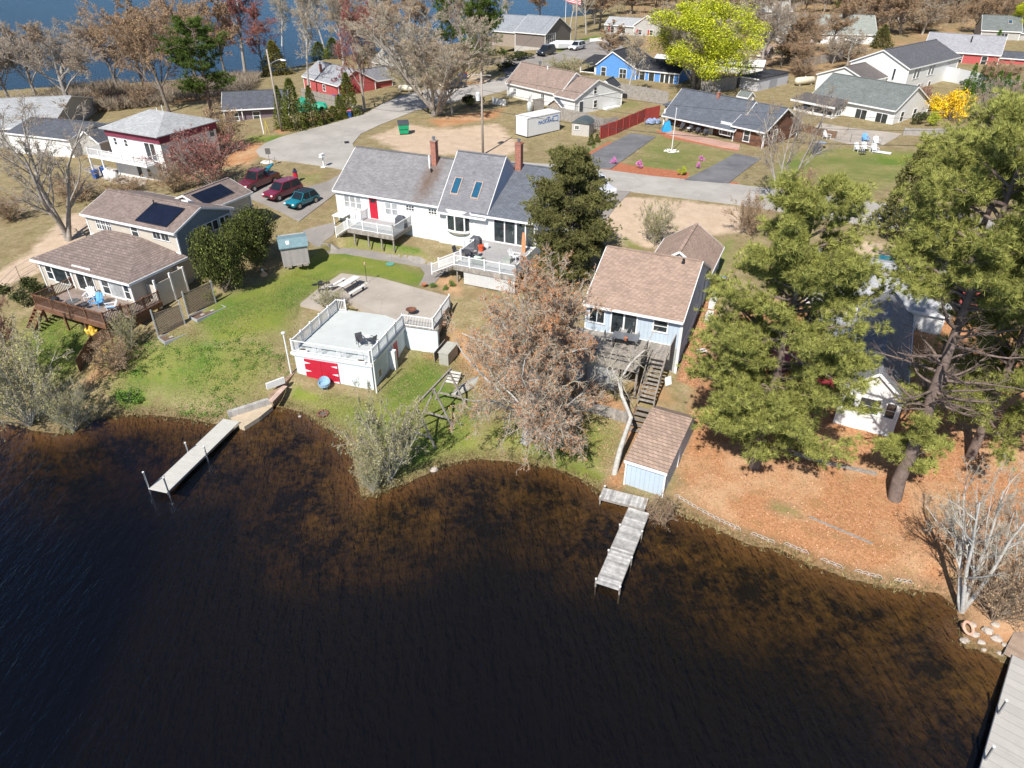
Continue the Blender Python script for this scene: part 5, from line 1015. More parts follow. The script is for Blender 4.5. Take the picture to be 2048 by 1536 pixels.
plant('bare_tree', 'tree', BIG, (1925, 1222, 925, 125), 'bare white-limbed tree leaning over the water at the lower right corner of the shore', rz=4.4)
plant('bare_tree', 'tree', twigproto('white_limbed_b', 47, 'sparse', 11, BK_WHITE, TW_PALE, None, 0, .03, .013), (2010, 1225, 960, 110), 'second bare pale tree at the right edge beside the white-limbed one', rz=1.4)
plant('shrub', 'shrub', T_SHRUB, (1985, 1240, 1110, 90), 'tangle of brown twigs under the white-limbed tree by the lower right shore')
plant('leafing_shrub', 'shrub', T_SHRUBG, (782, 958, 795, 88), 'large loose shrub with tiny pale leaves on the point in front of the boathouse')
plant('leafing_shrub', 'shrub', T_SHRUBG, (745, 985, 900, 38), 'low rusty shrub hanging over the water at the tip of the point')
plant('leafing_shrub', 'shrub', T_SHRUBG, (868, 830, 740, 26), 'thin pale shrub between the swing frame and boathouse wall') if False else None
plant('leafing_shrub', 'shrub', T_SHRUBG, (60, 850, 668, 115), 'wide pale green shrub overhanging the water at the left edge')
plant('leafing_shrub', 'shrub', T_SHRUBG, (150, 862, 760, 55), 'smaller pale green shrub at the waterline right of the wide one on the left shore')
plant('bare_tree', 'tree', T_REDS, (28, 800, 560, 75), 'leaning pale tree with red buds at the left edge above the wide shrub')
plant('shrub', 'shrub', T_SHRUB, (235, 740, 668, 55), 'dark twiggy brush against the lower end of the brown board fence')
plant('shrub', 'shrub', T_SHRUBG, (262, 700, 622, 32), 'sprawling yellowish brush hanging on the brown board fence')
plant('shrub', 'shrub', T_SHRUBG, (660, 620, 575, 32), 'low dry bush at the left corner of the roof deck railing')
plant('shrub', 'shrub', T_SHRUB, (1322, 1045, 985, 40), 'round brown twiggy shrub in the angle between the grey dock and the waterside shed')
plant('shrub', 'shrub', T_SHRUBG, (1308, 488, 400, 44), 'loose grey-green shrub on the sandy lot behind the light blue cottage')
plant('evergreen_shrub', 'shrub', round_proto('big_evergreen', 64, 5, 2.6, LF_GRN, 30, 26000, .07, mat2=LF_ARB), (520, 528, 396, 62), 'tall dense dark evergreen right of the beige house, nearest the parked cars')
plant('evergreen_shrub', 'shrub', round_proto('big_evergreen_b', 65, 4.5, 2.6, LF_GRN, 26, 24000, .07, mat2=LF_ARB), (448, 585, 425, 58), 'dense dark evergreen touching the corner of the beige house')
plant('shrub', 'shrub', P_RND, (425, 600, 578, 16), 'small yellow-green bush beside the lattice trellis') 
plant('shrub', 'shrub', P_RNDD, (50, 600, 555, 42), 'dark low hedge left of the beige house deck')
plant('red_shrub', 'tree', T_SHRUBR, (425, 372, 262, 95), 'wide red-twigged thicket right of the two-storey maroon and white house')
plant('red_shrub', 'shrub', T_SHRUB, (350, 385, 318, 50), 'brown twiggy bush in front of the maroon and white house corner')
plant('red_shrub', 'shrub', T_SHRUB, (455, 300, 200, 55), 'bare brown bush between the dark pine and the cul-de-sac')
plant('evergreen_shrub', 'shrub', P_RNDG, (385, 318, 272, 20), 'small green evergreen inside the red-twigged thicket')
# crooked white tree by the blue shed
t = thing('crooked_tree', 'crooked white-barked tree with few twigs beside the waterside shed', 'tree', G(1228, 948)); o3 = t.location
def at_(px, py, z): p = P(px, py, z); return np.array([p.x - o3.x, p.y - o3.y, p.z - o3.z])
pl = [np.array([0, 0, -.2]), at_(1240, 900, 1.6), at_(1262, 835, 3.0), at_(1243, 790, 4.0), at_(1240, 760, 4.6), at_(1262, 725, 5.4), at_(1290, 700, 6.0)]
br = [np.stack(pl)[None]]; rs = np.random.RandomState(9); v0, f0 = tubes(br[0], np.array([.2]), np.array([.06]), 8); t2 = np.stack([pl[3], at_(1236, 760, 4.7), at_(1228, 745, 5.2), at_(1215, 735, 5.6), at_(1190, 728, 5.9)])[None]; v1, f1_ = tubes(t2, np.array([.09]), np.array([.03]), 6)
V, F = merge([(v0, f0), (v1, f1_)]); o = bpy.data.objects.new('trunk', fastmesh('crooked_trunk', V, F, [BK_WHITE], smooth=True)); COL.objects.link(o); o.parent = t
pts = np.concatenate([br[0][0][4:], t2[0][1:]]); N = 60; p = pts[rs.randint(0, len(pts), N)]; PL = polyline(p, norm(rs.normal(0, 1, (N, 3)) + [.1, -.1, .3]), rs.uniform(.6, 1.8, N), 5, .2, 0, rs); PL2 = polyline(PL[:, 3].repeat(4, 0), norm(rs.normal(0, 1, (N * 4, 3))), rs.uniform(.3, .8, N * 4), 3, .3, 0, rs)
V, F = merge([tubes(PL, np.full(N, .025), np.full(N, .01), 4), tubes(PL2, np.full(N * 4, .01), np.full(N * 4, .006), 3)]); o = bpy.data.objects.new('crown', fastmesh('crooked_crown', V, F, [TW_PALE])); COL.objects.link(o); o.parent = t

# -- trees by the far lake and along the cul-de-sac
FT = [
 (T_SPREAD, (145, 222, 38, 115), 'bare_tree', 'broad bare tree with a rounded twiggy crown, second from the left by the lake'),
 (T_SPREAD2, (338, 224, -8, 95), 'bare_tree', 'tall bare brown tree between the rounded twiggy tree and the dark pine'),
 (T_SPREAD, (22, 205, 60, 70), 'bare_tree', 'bare grey tree at the left edge in front of the far lake'),
 (T_REDT, (490, 152, -60, 62), 'red_maple', 'tall red-budded tree on the far shore just right of the dark pine'),
 (T_REDT, (528, 150, 10, 36), 'red_maple', 'smaller reddish tree on the far shore left of the golden spruce'),
 (T_TALL, (618, 190, -55, 42), 'bare_tree', 'slender pale bare tree rising left of the red cottage roof'),
 (T_TALL, (566, 118, -50, 38), 'bare_tree', 'pale thin bare tree above the golden spruce'),
 (T_TALL, (652, 112, -52, 40), 'bare_tree', 'pale bare tree standing against the blue lake above the red cottage'),
 (T_REDS, (730, 222, -20, 66), 'red_maple', 'purple-budded maple with a leaning trunk beside the cul-de-sac'),
 (T_TALL2, (708, 115, -50, 44), 'bare_tree', 'brown bare tree on the shore behind the purple-budded maple'),
 (T_TALL, (765, 105, -55, 45), 'bare_tree', 'bare tree behind the lichened cottage roof, left'),
 (T_SPREAD2, (828, 92, -45, 60), 'bare_tree', 'bushy bare tree behind the lichened cottage roof, right'),
 (T_VASE, (872, 232, -22, 150), 'bare_tree', 'large fan-shaped bare tree at the inner edge of the road'),
 (T_TALL, (905, 228, 90, 30), 'bare_tree', 'slim bare tree just right of the fan-shaped one'),
 (T_SPREAD2, (845, 168, 70, 60), 'bare_tree', 'twiggy olive tree behind the white gas tank'),
 (T_TALL, (1140, 62, -60, 24), 'bare_tree', 'pale trunk against the lake right of the grey-brown house'),
 (T_TALL, (1172, 68, -60, 28), 'bare_tree', 'bare tree on the lake shore behind the flagpole'),
 (T_TALL2, (1080, 50, -60, 30), 'bare_tree', 'brown bare tree behind the grey-brown house'),
 (T_TALL, (1020, 70, -60, 30), 'bare_tree', 'bare tree left of the grey-brown house'),
 (T_TALL, (1254, 194, 62, 34), 'bare_tree', 'thin bare tree in front of the bright blue cottage by the grey fence'),
 (T_TALL2, (1215, 130, 40, 36), 'bare_tree', 'orange-brown budding tree at the parking area above the bright blue cottage'),
 (T_SPREAD, (1522, 142, -20, 62), 'bare_tree', 'bare grey tree right of the yellow-green tree'),
 (T_TALL2, (1663, 108, -25, 34), 'bare_tree', 'dark straight-trunked tree in front of the white house in the woods'),
 (T_SPREAD2, (1600, 120, 10, 58), 'bare_tree', 'brown twiggy tree in front of the white house in the woods'),
 (T_SPREAD, (75, 200, 45, 75), 'bare_tree', 'bare grey tree between the two leftmost lake-shore trees'),
 (T_SPREAD2, (240, 190, 30, 70), 'bare_tree', 'bare brown tree behind the rounded twiggy tree at the lake'),
 (T_TALL2, (290, 178, -30, 50), 'bare_tree', 'tall brown tree at the waterline left of the tall bare brown tree'),
 (T_SPREAD2, (395, 172, -20, 70), 'bare_tree', 'bare brown tree at the waterline directly behind the dark pine'),
 (T_TALL2, (455, 165, -40, 45), 'bare_tree', 'thin brown tree between the dark pine and red-budded tree'),
 (T_SPREAD2, (780, 130, -10, 60), 'bare_tree', 'bushy brown tree over the left end of the lichened roof'),
 (T_SPREAD, (940, 140, -20, 60), 'bare_tree', 'grey bare tree left of the olive pine by the lake'),
 (T_TALL, (690, 150, -40, 40), 'bare_tree', 'pale slim tree directly behind the red cottage'),
 (T_TALL2, (1200, 60, -60, 40), 'bare_tree', 'brown tree at the right end of the far lake'),
 (T_SPARSE, (1552, 418, 165, 92), 'bare_tree', 'sparse pale tree at the roadside in front of the brown ranch house'),
 (T_SHRUB, (1600, 430, 330, 45), 'shrub', 'brown twiggy sapling beside the roadside sparse tree'),
 (T_SHRUB, (1500, 470, 385, 50), 'shrub', 'brown leafless bush at the edge of the sandy lot by the road'),
 (T_TALL2, (1720, 75, -30, 50), 'bare_tree', 'brown tree right of the white house in the woods'),
 (T_SPREAD2, (1800, 70, -30, 70), 'bare_tree', 'wide brown tree above the red house roof'),
 (T_SPREAD, (1960, 300, 160, 60), 'bare_tree', 'low pale bare tree behind the forsythia at the right'),
 (T_SPREAD2, (1990, 190, 120, 50), 'bare_tree', 'brown bare tree by the row of thin arborvitae'),
 
]
for pr, at, nm, lab in FT:
    if nm: plant(nm, 'shrub' if nm == 'shrub' else 'tree', pr, at, lab)
P_YEL = round_proto('spring_tree', 66, 12, 6, LF_YEL, 75, 60000, .075, mat2=LF_LIME, shell=.3, lr=(.13, .27), zr=(.28, .92))
t = plant('spring_tree', 'tree', P_YEL, (1390, 178, -20, 138), 'big bright yellow-green leafy tree behind the brown ranch house')
o = bpy.data.objects.new('limbs', T_VASE[1]); COL.objects.link(o); o.parent = t; o.scale = (.8, .8, .8)
o = bpy.data.objects.new('limbs', T_VASE[0]); COL.objects.link(o); o.parent = t; o.scale = (.8, .8, .8)
plant('spring_tree', 'tree', P_YEL, (2045, 75, -8, 42), 'yellow-green tree at the top right corner')
for i, (at, lab) in enumerate([((566, 256, 172, 15), 'thin dark arborvitae closest to the street light pole'), ((592, 258, 158, 25), 'tallest arborvitae in the row by the cul-de-sac'), ((627, 252, 172, 17), 'arborvitae third from the street light, with the green tarp left of it'), ((648, 246, 214, 15), 'short arborvitae in the middle of the row'),
   ((668, 240, 212, 15), 'short arborvitae left of the tall pair'), ((682, 236, 190, 14), 'medium arborvitae leaning on the tall right one'), ((700, 231, 146, 20), 'tall arborvitae at the right end beside the red-lidded bin')]): plant('arborvitae', 'tree', P_ARB[i % 2], at, lab, 'arborvitae row along the cul-de-sac')
for i in range(7): plant('arborvitae', 'tree', P_ARBT, (1934 + i * 17, 188 + i * 3, 126 + i * 5, 11), ['leftmost', 'second', 'third', 'fourth', 'fifth', 'sixth', 'rightmost'][i] + ' slim arborvitae from the left before the long white fence', 'slim arborvitae by the white fence')
plant('arborvitae', 'tree', P_ARBT, (1985, 110, 60, 11), 'lone slim arborvitae at the corner of the red house')
plant('spruce_tree', 'tree', P_GOLD, (553, 150, 82, 32), 'golden-green spruce by the far lake behind the purple-grey house')
plant('spruce_tree', 'tree', P_GOLD, (1895, 0, -60, 30), 'x') if False else None
plant('cedar_tree', 'tree', P_ARB[0], (640, 118, 84, 20), 'left of two dark green conifers behind the red cottage'); plant('cedar_tree', 'tree', P_ARB[1], (668, 116, 76, 20), 'right of two dark green conifers behind the red cottage')
CED = cone_proto('dark_cedar', 8, 8, 2.2, ND_YEW, 2600, .35, .1, power=.9, nb=5)
plant('cedar_tree', 'tree', CED, (1800, 462, 288, 55), 'dark cedar behind the pines beside the right lawn'); plant('cedar_tree', 'tree', CED, (735, 125, 88, 24), 'bushy olive conifer left of the lichened cottage roof')
plant('pine_tree', 'tree', PN5, (965, 168, -15, 62), 'olive pine left of the grey-brown house at the lake'); plant('pine_tree', 'tree', PN5, (905, 120, -20, 40), 'dark pine behind the fan-shaped bare tree')
plant('evergreen_shrub', 'shrub', P_RNDD, (1012, 140, 118, 20), 'round dark bush below the olive pine'); plant('evergreen_shrub', 'shrub', P_RNDD, (1035, 118, 100, 30), 'dark hedge in front of the grey-brown house'); plant('evergreen_shrub', 'shrub', P_RNDD, (945, 215, 182, 22), 'dark bush at the road bend left of the cross-gabled house')
plant('evergreen_shrub', 'shrub', P_RNDD, (1580, 122, 84, 30), 'dark evergreen bush in front of the white house in the woods')
plant('shrub', 'shrub', T_SHRUBG, (1130, 150, 112, 48), 'grey-green brush behind the cross-gabled house roof'); plant('shrub', 'shrub', T_SHRUBG, (830, 175, 128, 60), 'pale brush in front of the lichened cottage')
plant('shrub', 'shrub', round_proto('dark_red_leafy', 67, 3, 1.5, LF_DRED, 9, 1200, .1), (690, 190, 146, 24), 'dark red-leaved bush beside the red cottage')
plant('forsythia', 'shrub', round_proto('forsythia_proto', 68, 2.6, 2.4, LF_FOR, 20, 3600, .08), (1898, 240, 168, 46), 'orange-yellow forsythia in bloom right of the white ranch')
for at, lab in [((1868, 222, 190, 18), 'lime bush left of the forsythia'), ((1865, 252, 218, 17), 'lime bush below the forsythia, near the stone wall'), ((1895, 222, 196, 15), 'lime bush directly in front of the forsythia')]: plant('shrub', 'shrub', P_RND, at, lab)
for at, lab in [((1835, 248, 218, 16), 'olive bush at the corner of the white ranch'), ((1935, 178, 155, 16), 'round green bush at the foot of the slim arborvitae')]: plant('shrub', 'shrub', P_RNDD, at, lab)
plant('shrub', 'shrub', T_SHRUBR, (1835, 215, 170, 28), 'dark red twiggy bush between the two white houses')
for at, lab, pr in [((1182, 290, 268, 8), 'dark green cone bush at the left driveway edge', P_ARB[0]), ((1194, 284, 268, 7), 'second cone bush behind the dark one at the left driveway', P_ARB[1]), ((1239, 262, 250, 6), 'small cone bush at the end of the red fence', P_ARB[0])]: plant('shrub', 'shrub', pr, at, lab)
P_PINK = round_proto('azalea', 69, 1, .8, LF_PINK, 8, 700, .05)
for at, lab in [((1228, 329, 312, 9), 'pink azalea nearest the left driveway'), ((1278, 337, 318, 10), 'pink azalea in the middle of the mulch bed'), ((1396, 337, 322, 8), 'purple-pink azalea near the right driveway'), ((1402, 322, 310, 8), 'pale purple azalea above the right driveway one')]: plant('azalea', 'shrub', P_PINK, at, lab)
plant('shrub', 'shrub', P_RND, (1366, 350, 330, 12), 'lime bush in the mulch bed at the right driveway'); plant('shrub', 'shrub', P_RND, (1432, 598, 560, 10), 'lime bush by the blue bin beside the light blue cottage')
for i in range(5): plant('shrub', 'shrub', P_RNDG, (1150 + i * 9, 316 - i * 5, 308 - i * 5, 5), 'small green mound in the driveway mulch strip', 'green mounds along the driveway mulch')
for at, lab in [((868, 575, 562, 9), 'bright green clump nearest the patio corner'), ((890, 580, 566, 7), 'bright green clump left of the lattice skirt'), ((905, 574, 556, 8), 'tall bright green clump beside the lattice skirt')]: plant('plant_clump', 'plant', P_RNDG, at, lab)
plant('plant_clump', 'plant', P_RNDG, (262, 805, 778, 30), 'wide bright green clump of leaves on the left shore lawn')
def brush(lab='brown leafless underbrush on the floor of the far wood', poly=((1195, 10), (1240, 78), (1530, 60), (1740, 70), (1860, 60), (2048, 50), (2150, 60), (2300, -20), (2300, -60), (1195, -60)), n=60000, nm='underbrush'):
    rs = np.random.RandomState(20); q = GP(poly); xs = [a[0] for a in q]; ys = [a[1] for a in q]
    X = rs.uniform(min(xs), max(xs), n); Y = rs.uniform(min(ys), max(ys), n); pat = np.sin(X * .21 + 1) * np.sin(Y * .13) + np.sin(X * .07 - Y * .09) + rs.normal(0, .5, n); ok = (polyd(q, X, Y) > 0) & (pat > -.1); X = X[ok]; Y = Y[ok]; Z = T_(X, Y)
    C = np.stack([X, Y, Z + rs.uniform(0, 1.2, len(X))], 1); V, F = blades(C, np.tile([[0, 0, 1.]], (len(C), 1)), 9, 1.5, .06, .5, rs)
    o = bpy.data.objects.new(nm, fastmesh(nm, V, [F], [lf('underbrush_twigs', (.17, .13, .10), (.36, .30, .23), .3)])); COL.objects.link(o); tag(o, lab, 'underbrush', kind='stuff')
brush(); brush('brown leafless thicket along the shore of the far lake at the left', [(-200, 196), (0, 188), (230, 174), (420, 162), (520, 160), (500, 190), (330, 212), (200, 226), (90, 236), (-200, 250)], 26000, 'shore_thicket')
brush('pale brush under the bare trees behind the fan-shaped tree', [(740, 112), (860, 102), (985, 92), (990, 130), (900, 160), (800, 168), (740, 150)], 12000, 'lake_brush')
# -- wood across the top of the frame
rnd = random.Random(5); k = 0
for row, (y0, n) in enumerate([(-36, 20), (-24, 26), (-12, 28), (0, 30), (12, 28), (24, 24), (36, 18), (50, 10)]):
    for i in range(n):
        bx = 1165 + (2100 - 1185) * (i + rnd.uniform(.1, .9)) / n; by = y0 + rnd.uniform(-6, 8)
        if row >= 6 and (1540 < bx < 1740 or 1240 < bx < 1330 or bx > 1850): continue
        if row >= 1 and 1190 < bx < 1235 and by < 40 and False: continue
        pr = rnd.choice([T_SPREAD2, T_TALL2, T_SPREAD, T_SPREAD2, T_TALL])
        plant('bare_tree', 'tree', pr, (bx, by, by - rnd.uniform(60, 90), rnd.uniform(30, 48)), 'bare tree in the wood filling the top right of the photo', 'bare trees of the far wood')
for i in range(34):
    bx = 1215 + 860 * ((i + rnd.random()) / 34); by = rnd.uniform(60, 150) if bx < 1700 else rnd.uniform(30, 70)
    if 1150 < bx < 1330 and by > 60 or 1760 < bx < 1860 and by > 70: continue
    plant('bare_tree', 'tree', rnd.choice([T_SPREAD, T_TALL, T_SPREAD2, T_TALL2]), (bx, by, by - rnd.uniform(60, 95), rnd.uniform(26, 44)), 'bare tree standing among the houses at the upper right', 'bare trees among the upper right houses')
for bx, by, lab in [(1445, 12, 'dark conifer in the far wood above the yellow-green tree'), (1690, 18, 'dark conifer in the far wood right of the middle'), (1850, 10, 'dark conifer in the far wood above the red house'), (1760, 95, 'olive conifer behind the tall white house')]: plant('cedar_tree', 'tree', CED, (bx, by, by - 45, 22), lab)
for bx, by, i in [(1740, 62, 0), (1700, 120, 1), (1480, 140, 2), (1600, 150, 3), (1900, 45, 4), (1840, 62, 5)]: plant('shrub', 'shrub', T_SHRUB, (bx, by, by - 38, 48), ['brown brush above the tall white house', 'brown brush left of the tall white house', 'brown brush under the yellow-green tree', 'brown brush behind the white gas tank and grey shed', 'brown brush above the red house', 'brown brush left of the red house'][i])
for bx, by, hw, ty, i in [(70, 245, 60, 200, 0), (215, 215, 50, 165, 1), (290, 212, 50, 160, 2), (390, 195, 40, 150, 3), (110, 290, 50, 230, 4), (20, 440, 50, 380, 5), (160, 400, 70, 350, 6), (260, 385, 50, 350, 7)]: plant('shrub', 'shrub', T_SHRUB, (bx, by, ty, hw), ['brush beside the big pale grey roof', 'brown thicket on the far shore left', 'brown thicket below the tall brown tree', 'brush beneath the dark pine', 'tan brush in front of the low white building', 'brush at the left edge above the sandy strip', 'dry brush above the beige house left', 'dry brush in front of the two-storey house'][i])
# ---------------------------------------------------------------- docks and shore
DOCKW = mat('silvered_dock_boards', (.40, .39, .38), .9, .35, 3, kind='cross', period=.145, rnd=.3); DOCKL = mat('pale_dock_panels', (.50, .49, .45), .8, .06, 2, kind='cross', period=.2, rnd=.04)
def yaw(a, b): return math.atan2(b[1] - a[1], b[0] - a[0])
def dock(name, label, a, b, w_, m, z=.45, secs=2, posts=(), rail=CHROME, cat='dock', t_=.16):
    L = math.dist(a[:2], b[:2]); t = thing(name, label, cat, (a[0], a[1], 0), yaw(a, b))
    for i in range(secs):
        x0, x1 = L * i / secs + .015, L * (i + 1) / secs - .015
        MB().box(x0, x1, -w_ / 2, w_ / 2, z - .04, z).build('deck_section', m, t)
        mb = MB(); mb.box(x0, x1, -w_ / 2 - .03, -w_ / 2, z - t_, z - .003); mb.box(x0, x1, w_ / 2, w_ / 2 + .03, z - t_, z - .003); mb.build('side_rail', rail, t)
    for u, v, h in posts: MB().tube([(u, v, -2.2), (u, v, z + h)], .05, 8).build('post', rail, t); MB().tube([(u, v, z + h), (u, v, z + h + .05)], .065, 8).build('post_cap', OFFW, t)
    return t
a = (P(315, 982, .45) ) ; b_ = P(463, 840, .45); Ld = math.dist(a[:2], b_[:2])
dock('pale_dock', 'long narrow pale dock with four tall metal posts at the left', a, b_, 1.3, DOCKL, secs=2, posts=((.1, .72, 1.25), (.1, -.72, 1.15), (Ld * .5, .72, .7), (Ld * .5, -.72, .7)))
a = P(1214, 1173, .45); b_ = P(1278, 1020, .45)
dock('wooden_dock', 'weathered grey board dock running out from the waterside shed', a, b_, 1.25, DOCKW, secs=3, posts=((.15, .66, .12), (.15, -.66, .12), (2.4, .66, .12), (2.4, -.66, .12), (4.6, .66, .12), (4.6, -.66, .12)), rail=WOODP)
a = P(1202, 985, .47); b_ = P(1294, 1008, .47)
dock('dock_platform', 'short grey board platform along the front of the waterside shed', a, b_, .98, DOCKW, z=.47, secs=1, posts=((.1, -.52, .12), (.1, .52, .12)), rail=WOODP)
a = P(1984, 1660, .5); b_ = P(2068, 1330, .5); a = a + (b_ - a) * .0
dock('white_dock', 'wide white panelled dock at the bottom right corner', a, b_, 1.75, mat('white_dock_panels', (.42, .40, .37), .7, .05, 2, kind='cross', period=.5, rnd=.05), z=.5, secs=5, posts=((2.9, .8, 1.0), (5.6, .8, 1.0)))
a = P(2048, 1330, .42); dock('dock_ramp', 'short brown board ramp at the landward end of the white dock', a, P(2075, 1270, .42), 1.7, mat('brown_boards', (.33, .24, .18), .9, .2, kind='cross', rnd=.1), z=.44, secs=1, rail=WOODP)
# boat ramp and low walls at the left dock
t = thing('boat_ramp', 'tan concrete landing slab at the head of the pale dock', 'landing', (0, 0, 0)); q = [P(*c, .35) for c in ((460, 834), (543, 806), (545, 812), (518, 834), (488, 853), (478, 850))]; MB().hull([(v.x, v.y, -.2) for v in q], [(v.x, v.y, .33) for v in q]).build('slab', mat('tan_concrete', (.48, .39, .28), .9, .12), t)
t = thing('stone_wall', 'low grey block wall behind the tan landing slab', 'wall', (0, 0, 0)); MB().bar(P(457, 830, .5), P(541, 803, .5), .3, .6).build('wall', mat('grey_blocks', (.40, .38, .36), .95, .2, kind='cross', period=.4, rnd=.15), t)
t = thing('timber_wall', 'low brown timber wall from the landing up to the boathouse', 'wall', (0, 0, 0)); MB().bar(P(541, 803, .6), P(592, 748, .75), .35, .8).build('wall', mat('rusty_timber', (.27, .19, .13), .95, .3), t); MB().bar(P(541, 803, 1.02), P(570, 772, 1.08), .4, .05).build('cap', mat('brick_cap', (.45, .33, .27), .9, .2), t)
t = thing('wicker_basket', 'white-edged basket seat on the low timber wall', 'seat', P(552, 772, 1.3), R(40)); MB().box(-.7, .7, -.08, .08, 0, .5).build('back', OFFW, t); MB().box(-.65, .65, .08, .45, .0, .12).build('seat', mat('brown_wicker', (.16, .12, .10), .9, .3), t)
# edging fences along the right shore
for i, (p, q) in enumerate([((1349, 993), (1392, 1019)), ((1394, 1020), (1436, 1043)), ((1437, 1043), (1478, 1062)), ((1501, 1070), (1545, 1088)), ((1567, 1090), (1613, 1109)), ((1640, 1121), (1681, 1138)), ((1708, 1144), (1760, 1159)), ((1787, 1163), (1820, 1168))]):
    a, b_ = G(*p), G(*q); L = math.dist(a[:2], b_[:2]); t = thing('edging_fence', ['length nearest the brown shrub', 'second length from the shrub', 'third length from the shrub', 'fourth length, after the first gap', 'fifth length', 'sixth length, lying low', 'seventh length from the shrub', 'last length before the white-limbed tree'][i] + ' of white scalloped wire edging along the shore', 'fence', a, yaw(a, b_)); mb = MB(); n = max(3, int(L / .3)); dz = b_.z - a.z
    for k in range(n):
        x = L * k / n; w_ = L / n * 1.3; mb.tube([(x + w_ * .5 - w_ * .5 * math.cos(s_), 0, dz * k / n + max(.0, .27 * math.sin(s_)) + .02) for s_ in np.linspace(0, math.pi, 7)], .016, 4, False)
    mb.bar((0, 0, .12), (L, 0, .12 + dz), .02); mb.build('hoops', mat('dull_white_wire', (.50, .46, .42), .7, .1), t)
t = thing('landscape_timber', 'grey landscape timber on the pine needles under the pines', 'timber', (0, 0, 0)); pp = [G(1577, 906, .1), G(1660, 930, .1), G(1752, 950, .1)]; [MB().bar(pp[i], pp[i + 1], .18, .2).build('timber', WOODP, t) for i in (0, 1)]
t = thing('landscape_timber', 'thin half-buried timber in the grass near the right shore', 'timber', (0, 0, 0)); MB().bar(G(1618, 1034, .02), G(1745, 1088, .02), .12, .08).build('timber', WOODP, t)
rs_ = random.Random(4); RK = mat('shore_rock', (.42, .36, .31), .9, .25, 3, bump=.5)
for i, (x, y, r) in enumerate([(1930, 1282, .32), (1950, 1270, .3), (1962, 1285, .26), (1975, 1262, .38), (1992, 1278, .35), (1945, 1250, .25), (1990, 1250, .28), (2008, 1290, .2), (1968, 1300, .17), (2000, 1307, .2)]):
    r *= .78; g = G(x, y); o = MB().blob((0, 0, 0), (r, r * .8, r * .55), 9, .2, rs_).build('rock', RK, None, loc=(g.x, g.y, max(g.z, 0) + r * .15)); tag(o, 'rock in the pile on the shore by the white dock', 'rock', 'rocks at the lower right shore')
for i, (x, y, r, lab) in enumerate([(868, 942, .28, 'pale stump-like stone at the tip of the point by the water'), (600, 835, .12, 'small stone on the shore below the landing') , (748, 968, .3, 'pinkish boulder at the root of the shrub on the point')]): g = G(x, y); o = MB().blob((0, 0, 0), (r, r * .8, r * .7), 9, .2, rs_).build('rock', RK, None, loc=(g.x, g.y, max(g.z, 0) + r * .25)); tag(o, lab, 'rock')
t = thing('life_ring', 'faded orange ring leaning on the rocks at the lower right shore', 'ring', G(1932, 1265, .35), .6); mb = MB(); mb.tube([(.3 * math.cos(a), .24 * math.sin(a), .18 * math.sin(a)) for a in np.linspace(0, 6.283, 17)], .075, 6, False); mb.build('ring', mat('faded_orange', (.6, .36, .26), .7, .2), t)
# ---------------------------------------------------------------- yard structures
t = thing('swing_frame', 'old grey timber swing frame with three A-shaped supports by the boathouse', 'swing frame', (0, 0, 0)); ap = []
for (f1x, f2x) in (((872, 897), (806, 872)), ((907, 856), (840, 837)), ((934, 812), (870, 799))):
    A, B = G(*f1x), G(*f2x); top = (A + B) / 2 + Vector((0, 0, 2.75)); top.z = 3.35; ap.append(top)
    for F_ in (A, B): MB().bar(F_ - Vector((0, 0, .1)), top + (top - F_).normalized() * .12, .11).build('leg', WOODP, t)
    MB().bar(A.lerp(top, .26), B.lerp(top, .26), .05, .14).build('brace', WOODP, t)
u = (ap[2] - ap[0]).normalized(); MB().bar(ap[0] - u * .2 + Vector((0, 0, .1)), ap[2] + u * .3 + Vector((0, 0, .1)), .12, .14).build('beam', WOODP, t)
t = thing('storage_bench', 'weathered grey wooden box at the top of the small white steps', 'box', G(890, 728), R(70)); MB().box(-.2, 1.6, -.4, .4, 0, 1.05).build('box', mat('grey_box_paint', (.36, .35, .31), .9, .12), t); MB().box(-.25, 1.65, -.45, .45, 1.05, 1.12).build('lid', mat('grey_lid', (.42, .41, .36), .9, .15), t); MB().bar((-.3, .75, .6), (1.8, .75, .7), .05, .9).build('side_board', WOODG, t)
t = thing('garden_steps', 'small whitewashed wooden steps on the lawn right of the boathouse', 'steps', G(902, 768), R(72)); mb = MB()
for i in range(4): mb.box(i * .24, i * .24 + .22, -.5, .5, .14 * i + .08, .14 * i + .15)
mb.build('treads', mat('whitewashed_wood', (.58, .56, .52), .9, .15), t); mb = MB(); [mb.bar((0, y, .02), (1.0, y, .55), .05, .15) for y in (-.52, .52)]; mb.build('stringers', WOODP, t)
t = thing('canoe', 'overturned grey canoe on the leaf litter beside the bare maple', 'boat', G(935, 775, .1), R(52)); mb = MB(); n = 11; secs = []
for i in range(n):
    x = (i / (n - 1) - .5) * 3.6; w_ = .42 * (1 - (abs(x) / 1.82) ** 2.4) + .01; secs.append([(x, -w_, 0), (x, -w_ * .85, .2), (x, 0, .32 * (w_ / .43) ** .5), (x, w_ * .85, .2), (x, w_, 0)])
mb.add([p for s_ in secs for p in s_], [(i * 5 + j, i * 5 + j + 1, i * 5 + j + 6, i * 5 + j + 5) for i in range(n - 1) for j in range(4)]); mb.build('hull', mat('grey_hull', (.42, .41, .37), .6, .15), t, smooth=True); MB().bar((-1.7, 0, .3), (1.7, 0, .33), .03, .03).build('keel', WOODP, t)
t = thing('timber_wall', 'dark timber retaining wall on the lawn below the light blue cottage', 'wall', (0, 0, 0)); pp = [G(1140, 812), G(1190, 826), G(1256, 846)]
